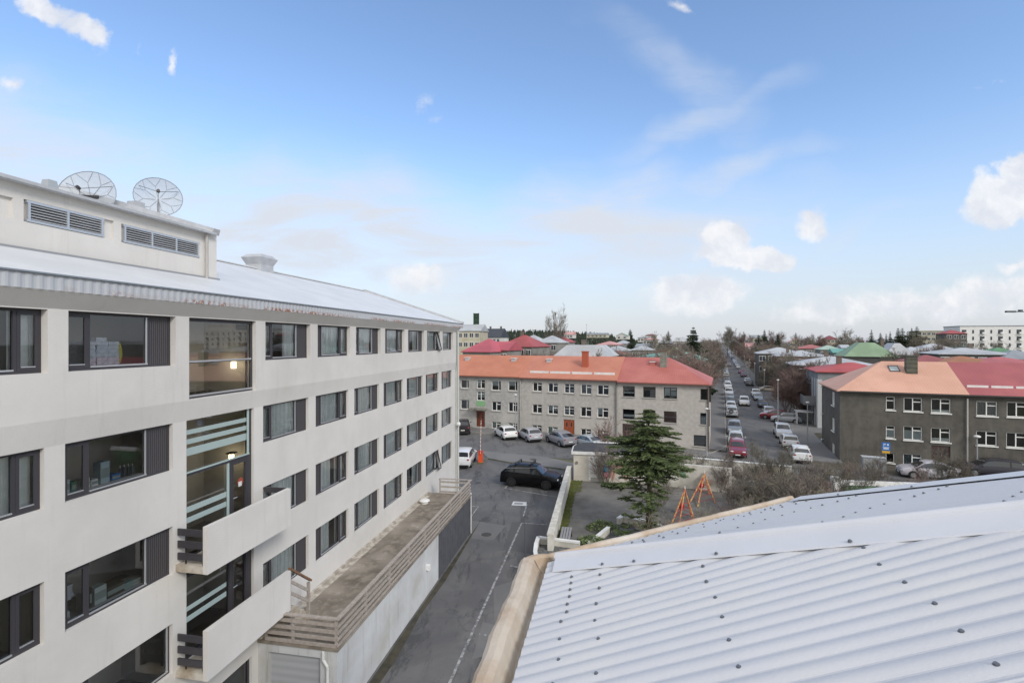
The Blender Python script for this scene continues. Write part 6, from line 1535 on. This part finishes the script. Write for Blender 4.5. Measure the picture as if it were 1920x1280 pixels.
# ---------------------------------------------------------------- playground behind the white wall
GP = .3
M_PLAY = mat('dark_paving', '6c6a66', .9, '5a5853', 1.2, .006, 40, col3='787570', scale3=.4); M_SETT = None
def sett_mat():
    m = bpy.data.materials.new('stone_setts'); m.use_nodes = True; t = NT(m.node_tree); b = m.node_tree.nodes['Principled BSDF']; b.inputs['Roughness'].default_value = .85
    tc = t.add('ShaderNodeTexCoord'); br = t.add('ShaderNodeTexBrick'); mp = t.add('ShaderNodeMapping'); mp.inputs['Rotation'].default_value = (0, 0, R(-10)); t.link(tc.outputs['Object'], mp.inputs[0]); t.link(mp.outputs[0], br.inputs['Vector'])
    br.inputs['Color1'].default_value = srgb('5a5a5a'); br.inputs['Color2'].default_value = srgb('6b6b6a'); br.inputs['Mortar'].default_value = srgb('2f2f2e'); br.inputs['Scale'].default_value = 1.0; br.inputs['Brick Width'].default_value = .42; br.inputs['Row Height'].default_value = .28; br.inputs['Mortar Size'].default_value = .018
    t.link(br.outputs['Color'], b.inputs['Base Color']); return m
M_SETT = sett_mat()
q = MB(); pg = [off(-2.75, 26.3), off(-2.75, 40.5), (9.9, 41.9), AA(11.5, 17.2), AA(24, 15.5), (24, 36), (24, 22), (8, 18), (3, 22)]
q.prism(pg, -.9, GP); structure(q.build('playground_paving', M_PLAY))
gs = []
for Y in (26.5, 30, 34, 38, 40.3): gs.append(Y)
q = MB(); L1 = [off(-2.6, Y) for Y in gs]; L2 = [off(-2.6 + w_, Y) for Y, w_ in zip(gs, (.25, .35, .3, .6, .9))]
for i in range(len(gs) - 1): q.face([(*L1[i], GP + .006), (*L2[i], GP + .006), (*L2[i + 1], GP + .006), (*L1[i + 1], GP + .006)])
structure(q.build('grass_strip', M_GRASS))
def tufts(name, label, fn, n, m, h=(.05, .14), seed=1):
    rr = random.Random(seed); q = MB()
    for _ in range(n):
        x, y, z = fn(rr)
        for k in range(4):
            a = rr.random() * 6.28; l_ = rr.uniform(*h); d = Vector((math.cos(a) * .3, math.sin(a) * .3, 1)) * l_; e = Vector((-math.sin(a), math.cos(a), 0)) * .012; p = Vector((x + rr.uniform(-.05, .05), y + rr.uniform(-.05, .05), z)); q.face([p - e, p + e, p + d])
    tag(q.build(name, m), label, 'grass', kind='stuff')
def fg(rr):
    Y = rr.uniform(26.5, 40.2); x, y = off(-2.6 + rr.random() ** 1.5 * (.5 + .4 * (Y > 37)), Y); return x, y, GP
tufts('grass', 'strip of rough green grass at the foot of the long white wall', fg, 1800, mat('fresh_grass', '5f7038', .9, '75723f', 3), seed=3)
# long white wall
M_WW = mat('flaking_white_wall', 'd0cdc4', .9, 'bab6ab', 1.4, .006, 30, col3='aaa79c', scale3=.6)
a_, b_ = off(-2.77, 26.0), off(-2.77, 40.2); t = thing('garden_wall', 'long flaking white wall between car park and playground', 'wall', (a_[0], a_[1], 0), math.atan2(b_[1] - a_[1], b_[0] - a_[0])); Lw = (Vector(b_) - Vector(a_)).length
q = MB(); q.box(0, Lw, -.15, .15, 0, 1.42); q.build('wall_body', M_WW, t); q = MB(); q.box(-.02, Lw, -.18, .18, 1.42, 1.5); q.build('coping', mat('wall_coping', 'cfccc3', .9, 'b5b2a8', 2), t)
# curved wall round the paved ramp
def dz_pt(u, v, z): Y = (CAMH - z) * FPX / (v - V0); return Vector((AT(u, Y), Y, z))
cpts = [dz_pt(1087, 1014.5, 1.0), dz_pt(1047, 1009.5, 1.0), dz_pt(1009.5, 1005, 1.0), dz_pt(1005, 1018, 1.0), dz_pt(1003.5, 1032, 1.0), dz_pt(1006, 1046, 1.0), dz_pt(1013, 1062, 1.0), dz_pt(1030, 1085, 1.0)]
t = thing('curved_wall', 'low curved wall with white edge around the stone paved corner', 'wall', (cpts[2].x, cpts[2].y, 0)); o2 = t.location
q = MB(); q2 = MB()
for a_, b_ in zip(cpts[:-1], cpts[1:]): q.bar((a_.x - o2[0], a_.y - o2[1], .45), (b_.x - o2[0], b_.y - o2[1], .45), .14, .9); q2.bar((a_.x - o2[0], a_.y - o2[1], .95), (b_.x - o2[0], b_.y - o2[1], .95), .2, .1)
q.build('wall_body', M_WW, t); q2.build('coping', M_WHITE, t)
ins = [dz_pt(1012, 1009, .7), dz_pt(1086, 1018, .7), dz_pt(1130, 1060, .7), dz_pt(1090, 1120, .7), dz_pt(1032, 1088, .7), dz_pt(1012, 1062, .7), dz_pt(1008, 1044, .7), dz_pt(1007, 1025, .7)]
q = MB(); q.prism([(p.x, p.y) for p in ins][::-1], 0, .62); structure(q.build('paved_corner', M_SETT))
pv2 = [dz_pt(1090, 1015, .3), dz_pt(1150, 985, .3), dz_pt(1180, 972, .3), dz_pt(1262, 994, .3), dz_pt(1290, 1040, .3), dz_pt(1130, 1060, .3)]
q = MB(); q.face([(p.x, p.y, GP + .008) for p in pv2][::-1]); o = q.build('sett_paving', M_SETT); structure(o)
def lowwall(name, pts, label, h=.42, w_=.14):
    P_ = [dz_pt(u, v, GP + h) for u, v in pts]; t = thing(name, label, 'low wall', (P_[0].x, P_[0].y, GP)); o2 = t.location; q = MB(); q2 = MB()
    for a_, b_ in zip(P_[:-1], P_[1:]): q.bar((a_.x - o2[0], a_.y - o2[1], h / 2 - .03), (b_.x - o2[0], b_.y - o2[1], h / 2 - .03), w_, h - .06); q2.bar((a_.x - o2[0], a_.y - o2[1], h - .03), (b_.x - o2[0], b_.y - o2[1], h - .03), w_ + .05, .06)
    q.build('wall_body', M_WW, t); q2.build('coping', M_WHITE, t)
lowwall('low_wall', [(1104, 1016), (1141, 986.5)], 'short straight white kerb wall under the spruce', .4, .16); lowwall('low_wall', [(1159, 970.5), (1167, 965.5), (1212, 975.5), (1262, 990.5)], 'bent white kerb wall running behind the spruce trunk', .4, .2)
# bench
p = dz_pt(1061, 998, GP + .45); t = thing('bench', 'grey slatted bench beside the long white wall', 'bench', (p.x, p.y, GP), -.18)
q = MB()
for i in range(4): q.box(-.28 + .15 * i, -.16 + .15 * i, -.85, .85, .42, .46)
q.build('seat', mat('bench_grey', '8d8d90', .8), t)
for sy in (-.65, .65): q = MB(); q.box(-.25, .3, sy - .04, sy + .04, 0, .42); q.build('leg', M_DARK, t)
# shed with curved corner
sh0 = Vector((4.95, 40.3)); srot = -TH; t = thing('playground_shed', 'pale shed with rounded dark flat roof at the end of the white wall', 'shed', (sh0.x, sh0.y, 0), srot)
fp = [(0, 0), (5.6, 0), (5.6, 3.6), (1.4, 3.6), (.65, 3.3), (.2, 2.7), (0, 1.9)]
q = MB(); q.prism(fp, 0, 2.42); q.build('wall', mat('shed_cream', 'c9c4ba', .9, 'bab4a8', 1, .004, 25), t)
def infl(s): cx_ = 2.8; cy_ = 1.8; return [(cx_ + (x - cx_) * s, cy_ + (y - cy_) * s) for x, y in fp]
q = MB(); q.prism(infl(1.06), 2.42, 2.66); q.build('fascia', M_WHITE, t); q = MB(); q.prism(infl(1.02), 2.66, 2.70); q.build('roof', mat('bitumen_roof', '47474a', .9, '3a3a3d', 1.5), t)
q = MB()
for i in range(14): q.ell((1.6 + i * .33, 3.55, 2.7), (.13 + .06 * (i % 3), .08, .07), 6, 4, 0)
q.build('roof_edge_stones', M_WHITE, t)
q = MB(); q.box(1.35, 2.35, -.03, .0, .32, .62); q.build('wall_grille', mat('vent_grille', '9d9b95', .7, wave=(2, .08, .004)), t); q = MB(); q.tube((.25, -.02, 1.75), (.25, -.08, 1.75), .12, n=12); q.build('wall_lamp', mat('rust_lamp', '7d746c', .6), t)
t_shed = t
q = MB(); q.box(1.2, 1.9, -.02, .0, .4, 2.3); q.build('lighter_paint_patch', M_WHITE, t)
# painted wall: loose colour patches
t = thing('mural_wall', 'white wall with loose painted colour patches behind the spruce', 'wall', (sh0.x + 5.7, sh0.y - 1.05, 0), AROT)
q = MB(); q.box(0, 6.0, 0, .25, 0, 2.1); q.build('wall_body', M_WW, t)
rm = random.Random(8)
def paint_patch(par, cx_, cz_, rx, rz_, hx_):
    q = MB(); pts_ = [(cx_ + rm.uniform(.55, 1.1) * rx * math.cos(a), cz_ + rm.uniform(.55, 1.1) * rz_ * math.sin(a)) for a in [2 * PI * k / 11 for k in range(11)]]
    q.face([(x, -.008 - .002 * (int(cx_ * 50) % 4), z) for x, z in pts_]); q.build('painted_patch', mat('mural_' + hx_, hx_, .8), par)
for cx_, cz_, rx, rz_, hx_ in ((3.0, 1.2, .45, .8, 'b9907f'), (3.7, 1.5, .5, .55, 'a97c78'), (4.2, .95, .5, .5, 'c0a294'), (4.9, 1.4, .5, .7, '9f7f86'), (2.6, .8, .25, .3, 'b58a70')): paint_patch(t_shed, cx_, cz_, rx, rz_, hx_)
for cx_, cz_, rx, rz_, hx_ in ((.6, 1.0, .5, .6, 'b5a6b0'), (2.6, 1.3, .3, .35, '6f9486'), (4.4, .9, .5, .3, 'b8a699')): paint_patch(t, cx_, cz_, rx, rz_, hx_)
p = dz_pt(1137, 872, 1.2); t = thing('toy_figure', 'small turquoise playground panel behind the bare twigs by the shed', 'playground toy', (AT(1137, 39.5), 39.5, GP))
q = MB(); q.ell((0, 0, 1.15), (.22, .08, .3), 12, 8); q.build('panel', mat('toy_blue', '3f95b5', .5), t, smooth=True); q = MB(); q.tube((0, 0, 0), (0, 0, .9), .04); q.build('post', mat('toy_red', '9f4a4a', .6), t); q = MB(); q.box(-.2, .2, -.1, .1, .55, .85); q.build('lower_panel', mat('toy_rose', 'a8707a', .6), t)
# picket fence along the street and inner white wall
fa, fb = G(1246, 868), G(1560, 903); fr_ = math.atan2(fb.y - fa.y, fb.x - fa.x); Lf = (fb - fa).length
t = thing('picket_fence', 'dark picket fence between street and playground', 'fence', (fa.x, fa.y, fa.z), fr_); slope = (fb.z - fa.z) / Lf
q = MB(); n = int(Lf / .16)
for i in range(n):
    x = i * .16; z = slope * x; q.box(x, x + .06, -.02, .0, z, z + 1.05 + .05 * math.sin(i * 1.7)); 
q.build('picket', M_DARK, t) if False else None
for j in range(8):
    q = MB()
    for i in range(int(n * j / 8), int(n * (j + 1) / 8)):
        x = i * .16; z = slope * x; q.box(x, x + .06, -.02, .0, z, z + 1.05 + .05 * math.sin(i * 1.7))
    q.build('picket_panel', mat('fence_dark', '35352f', .8), t)
q = MB(); q.bar((0, .015, .3), (Lf, .015, .3 + slope * Lf), .03, .06); q.bar((0, .015, .85), (Lf, .015, .85 + slope * Lf), .03, .06); q.build('rail', mat('fence_dark', '35352f', .8), t)
wa, wb_ = Vector((15.6, 45.0)), Vector((23.2, 41.6)); t = thing('white_garden_wall', 'whitewashed wall glimpsed through the bare bushes below the picket fence', 'wall', (wa.x, wa.y, -.5), math.atan2(wb_.y - wa.y, wb_.x - wa.x)); Lw = (wb_ - wa).length
q = MB(); q.box(-5, Lw, -.1, .1, 0, 1.55); q.build('wall_body', M_WW, t); q = MB(); q.box(-5, Lw, -.14, .14, 1.55, 1.63); q.build('coping', M_WHITE, t)
# ball court: white pillar and green wall
Yc = 35.6; xc0 = AT(1560, Yc); t = thing('ball_court_wall', 'green walled ball court with white pillar and top rail', 'wall', (xc0, Yc, -.6), -.15)
q = MB(); q.box(0, .55, -.3, .3, 0, 2.45); q.build('pillar', M_WHITE, t); q = MB(); q.box(.55, 8, -.08, .08, 0, 1.95); q.build('green_board', mat('court_green', '5f8a62', .8, '557c58', 2), t); q = MB(); q.box(.55, 8, -.14, .14, 1.95, 2.25); q.build('top_rail', M_WHITE, t)
# climbing frames wrapped in orange
def frame(apex, feet, label, mid=True):
    Ya = sum(G(*f).y for f in feet) / len(feet); F_ = [dz_pt(u, v, GP) for u, v in feet]; ax = AT(apex[0], Ya); az = ZV(apex[1], Ya)
    t = thing('climbing_frame', label, 'climbing frame', (ax, Ya, GP), 0, 'orange rope climbing frames'); az -= GP
    mo = mat('orange_wrap', 'b8674a', .8, 'bfa25e', 6, lo=.47, hi=.53, col3='a0474b', scale3=3.5)
    for f in F_:
        q = MB(); fx, fy = f.x - ax, f.y - Ya; q.tube((fx, fy, 0), (fx * -.04, fy * -.04, az + .08), .05, .04, 7); q.build('pole', mo, t)
    q = MB()
    for i in range(len(F_)):
        a_, b_ = F_[i], F_[(i + 1) % len(F_)]
        for k in range(1, 5):
            f = k / 6.5; q.tube(((a_.x - ax) * (1 - f), (a_.y - Ya) * (1 - f), az * f), ((b_.x - ax) * (1 - f), (b_.y - Ya) * (1 - f), az * f), .014, n=4)
    q.build('rope_rungs', mat('red_rope', 'a8303c', .8), t)
    q = MB(); q.tube((0, 0, az - .5), (0, 0, az + .25), .035); q.build('white_pin', M_WHITE, t)
    q = MB(); q.ell((-.25, -.1, az * .35), (.2, .15, .22), 8, 6); q.build('red_seat', mat('red_plastic', 'b02a38', .5), t, smooth=True)
frame((1284, 918), [(1258, 985), (1272, 991), (1304, 981), (1297, 968), (1276, 960)], 'orange and yellow wrapped climbing frame, front one nearest the roof edge')
frame((1321, 889), [(1294, 941), (1308, 950), (1341, 943), (1330, 926), (1309, 921)], 'taller orange climbing frame with red net behind the front one')
q = MB()
# big spruce in front
rs = random.Random(5)
Yt = 29.0; xt = AT(1216, Yt); t = thing('large_spruce', 'big open-branched green spruce in the playground', 'spruce', (xt, Yt, GP))
Ht = ZV(766, Yt) - GP
tr = MB(); tr.tube((0, 0, 0), (.05, 0, Ht * .4), .17, .13, 9, False); tr.tube((.05, 0, Ht * .4), (0, 0, Ht * .75), .13, .07, 8, False); tr.tube((0, 0, Ht * .75), (.02, 0, Ht), .07, .012, 7)
cr = MB()
def spray(c, d, s, up, L_, w_, n):
    """flat feathery spray of short needled twigs"""
    for k in range(n):
        t0 = (k + .3) / n; b_ = c + d * (L_ * t0); ww = w_ * (1 - t0 * .55)
        for sg in (-1, 1):
            for _ in range(5):
                l_ = ww * rs.uniform(.3, .95); dd = (s * sg * rs.uniform(.6, 1) + d * rs.uniform(.3, .9) + up * rs.uniform(-.35, .35)).normalized()
                e = dd.cross(up).normalized() * rs.uniform(.011, .024); p = b_ + d * rs.uniform(-.05, .05)
                cr.cur = rs.choice((0, 1, 1, 2)); cr.face([p - e, p + dd * l_ * .5 - e * 1.5, p + dd * l_, p + dd * l_ * .5 + e * 1.5, p + e])
                e2 = up * rs.uniform(.015, .035); cr.face([p - e2, p + dd * l_ * .9, p + e2])
# silhouette of the crown: half widths in pixels left and right of the trunk at image rows
sil = [(766, 3, 3), (775, 14, 12), (790, 30, 26), (805, 44, 52), (818, 40, 60), (830, 60, 42), (842, 75, 70), (858, 64, 84), (872, 58, 88), (884, 70, 70), (896, 62, 48), (905, 94, 40), (918, 80, 30), (932, 88, 24), (948, 60, 24), (956, 22, 14), (976, 26, 18), (984, 60, 26), (990, 116, 34), (998, 60, 30)]
def widths(v):
    for a_, b_ in zip(sil[:-1], sil[1:]):
        if a_[0] <= v <= b_[0]: f = (v - a_[0]) / (b_[0] - a_[0]); return a_[1] + (b_[1] - a_[1]) * f, a_[2] + (b_[2] - a_[2]) * f
    return 30, 30
v = 772.0
while v < 1000:
    z = ZV(v, Yt) - GP; wl, wr = widths(v); wl *= 1.12; wr *= 1.06; nb = 8 if v < 900 else 6
    a0 = rs.random() * 6
    for i in range(nb):
        a = a0 + 2 * PI * i / nb + rs.uniform(-.3, .3); cx_, sy_ = math.cos(a), math.sin(a); Wp = (wr if cx_ > 0 else wl); avg = (wl + wr) / 2
        Lp = abs(cx_) * Wp + (1 - abs(cx_)) * avg * .8; L_ = Lp / FPX * Yt * rs.uniform(.55, 1.18)
        if L_ < .15: L_ = .15
        d = Vector((cx_, sy_, rs.uniform(-.22, .12))).normalized(); s = Vector((-sy_, cx_, 0)); up = d.cross(s) * -1; p0 = Vector((0, 0, z + .1))
        tr.tube(p0, p0 + d * L_ * .9, .012 + L_ * .012, .006, 4, False)
        bare_f = .12 if v < 900 else .5
        spray(p0 + d * L_ * bare_f, d, s, up, L_ * (1 - bare_f), .22 + L_ * .2, max(3, int(L_ * (1 - bare_f) / .11)))
        for k in range(int(L_ / .35)):
            f = rs.uniform(bare_f, .9); sg = rs.choice((-1, 1)); dd = (d + s * sg * rs.uniform(.5, 1.0)).normalized(); c = p0 + d * L_ * f; l2 = L_ * (1 - f) * .7 + .22
            spray(c, dd, dd.cross(up), up, l2, .16, max(2, int(l2 / .12)))
    v += rs.uniform(5.5, 8.5) if v < 900 else rs.uniform(9, 15)
tr.build('trunk', mat('mossy_bark', '5e5b45', .95, '47402f', 4), t)
cr.build('crown', [mat('needles_dark', '4a5636', .85, '3c4830', 2), mat('needles_mid', '63734a', .85, '52623e', 2), mat('needles_light', '87935f', .85, '738252', 2)], t)
# juniper and low shrub
def shrub(u, v, z, wx, wy, h, label, n=500, seed=1, mm=None):
    p = dz_pt(u, v, z); t = thing('low_shrub', label, 'shrub', (p.x, p.y, z)); q = MB(); rr = random.Random(seed)
    for _ in range(n):
        a = rr.random() * 6.28; r_ = math.sqrt(rr.random()); c = Vector((wx * r_ * math.cos(a), wy * r_ * math.sin(a), h * (1 - r_ * r_) * rr.uniform(.2, 1))); d = Vector((rr.gauss(0, 1), rr.gauss(0, 1), rr.uniform(-.1, .8))).normalized() * rr.uniform(.08, .2); e = d.cross(Vector((rr.gauss(0, 1), rr.gauss(0, 1), 1))).normalized() * .03; q.cur = rr.choice((0, 1, 2)); q.face([c - e, c + e, c + d])
    q.build('foliage', [MATS['needles_dark'], MATS['needles_mid'], MATS['needles_light']], t); q = MB(); q.tube((0, 0, 0), (0, 0, h * .6), .03); q.build('stem', M_BARK, t)
shrub(1108, 1018, .5, 1.0, .5, .45, 'low green juniper at the rim of the beige gutter', 900, 2)
shrub(1130, 990, .35, 1.0, .7, .5, 'spreading green juniper left of the spruce trunk', 900, 3)
# bare bushes and small trees of the playground
bprot = []
for i in range(4):
    t = bpy.data.objects.new('bare_bush', None); COL.objects.link(t); tr_, cr_ = bare_mesh(2.4, 300 + i, stems=9, rt=.008, minr=.0085, nb=(4, 4, 3), levels=3, base=.05)
    tr_.build('stems', (M_TW, M_TWR, M_TWG, M_TW)[i], t); cr_.build('twigs', (M_TW, M_TWR, M_TWG, M_TWG)[i], t); bprot.append([t, False])
rb = random.Random(14)
def bush(x, y, h, label, group, k=None, wide=1.0):
    k = rb.randrange(4) if k is None else k; s = h / 2.0; z = g(x) if y > 43 else (.3 if y > 23 else .2)
    if x > 20: z = -.6
    if not bprot[k][1]: t = bprot[k][0]; bprot[k][1] = True; t.location = (x, y, z); t.rotation_euler = (0, 0, rb.random() * 6); t.scale = (s * wide, s * wide, s)
    else: t = copy_tree(bprot[k][0], (x, y, z), rb.random() * 6, scale=(s * wide, s * wide, s))
    t.name = 'bare_bush'; tag(t, label, 'bush', group)
GB = 'bare bushes filling the playground edge'
for i in range(44):
    u = rb.uniform(1338, 1560); Y = rb.uniform(27, 42); bush(AT(u, Y), Y, rb.uniform(1.3, 1.9) * (1.35 if u > 1440 else 1), 'grey-brown leafless bush in the thicket behind the roof edge', GB, wide=1.0)
for i in range(16):
    u = rb.uniform(1565, 1880); Y = rb.uniform(29, 43); bush(AT(u, Y), Y, rb.uniform(1.4, 2.2), 'reddish-brown leafless bush before the dark corner house', GB + ', right part', k=rb.choice((1, 1, 0, 2)))
for u, Y in ((1235, 33), (1250, 36), (1262, 40), (1240, 27), (1300, 26.5), (1330, 27), (1350, 25), (1275, 42), (1310, 41)): bush(AT(u, Y), Y, rb.uniform(1.2, 2.0), 'thin leafless bush around the climbing frames', GB + ', by the climbing frames', k=3)
bush(AT(1139, 39.2), 39.2, 2.8, 'small leafless tree before the pale shed', None, k=0); bush(AT(1128, 41), 39.8, 2.0, 'lower leafless shrub against the shed wall', None, k=1)
bush(AT(1150, 48.5), 48.5, 3.6, 'leafless shrub rising behind the shed roof', None, k=1)
for u, Y, h, lb in ((1452, 38, 4.2, 'leafless tree with long arching limbs in the middle of the thicket'), (1585, 33, 3.9, 'leafless tree beside the white pillar'), (1640, 36, 3.9, 'leafless tree behind the green court wall'), (1765, 39, 3.5, 'leafless tree before the silver coupe'), (1800, 38, 3.3, 'leafless tree below the downpipe of the dark house')):
    bare(AT(u, Y), Y, h, lb, 'small leafless trees of the playground', k=rb.choice((0, 2)))
for k in range(6):
    if not used_p[k]: bpy.data.objects.remove(protos[k])

for u_, v_, r_, lb in ((1000, 862, .34, 'round iron manhole cover in the footpath'), (912, 1002, .32, 'round iron manhole cover by the grey end panel'), (896, 905, .3, 'round iron manhole cover near the barrier')):
    p = G(u_, v_); t = thing('manhole_cover', lb, 'manhole cover', (p.x, p.y, .052 if v_ == 862 else .006)); q = MB(); q.tube((0, 0, 0), (0, 0, .012), r_, n=20); q.build('lid', mat('iron_cover', '3b3a39', .7, '4a4846', 12), t); q = MB()
    for k in range(20):
        a0, a1 = 2 * PI * k / 20, 2 * PI * (k + 1) / 20; q.face([(r_ * math.cos(a0), r_ * math.sin(a0), .008), (r_ * 1.2 * math.cos(a0), r_ * 1.2 * math.sin(a0), .006), (r_ * 1.2 * math.cos(a1), r_ * 1.2 * math.sin(a1), .006), (r_ * math.cos(a1), r_ * math.sin(a1), .008)])
    q.build('cover_ring', mat('ring_concrete', '77756f', .9), t)
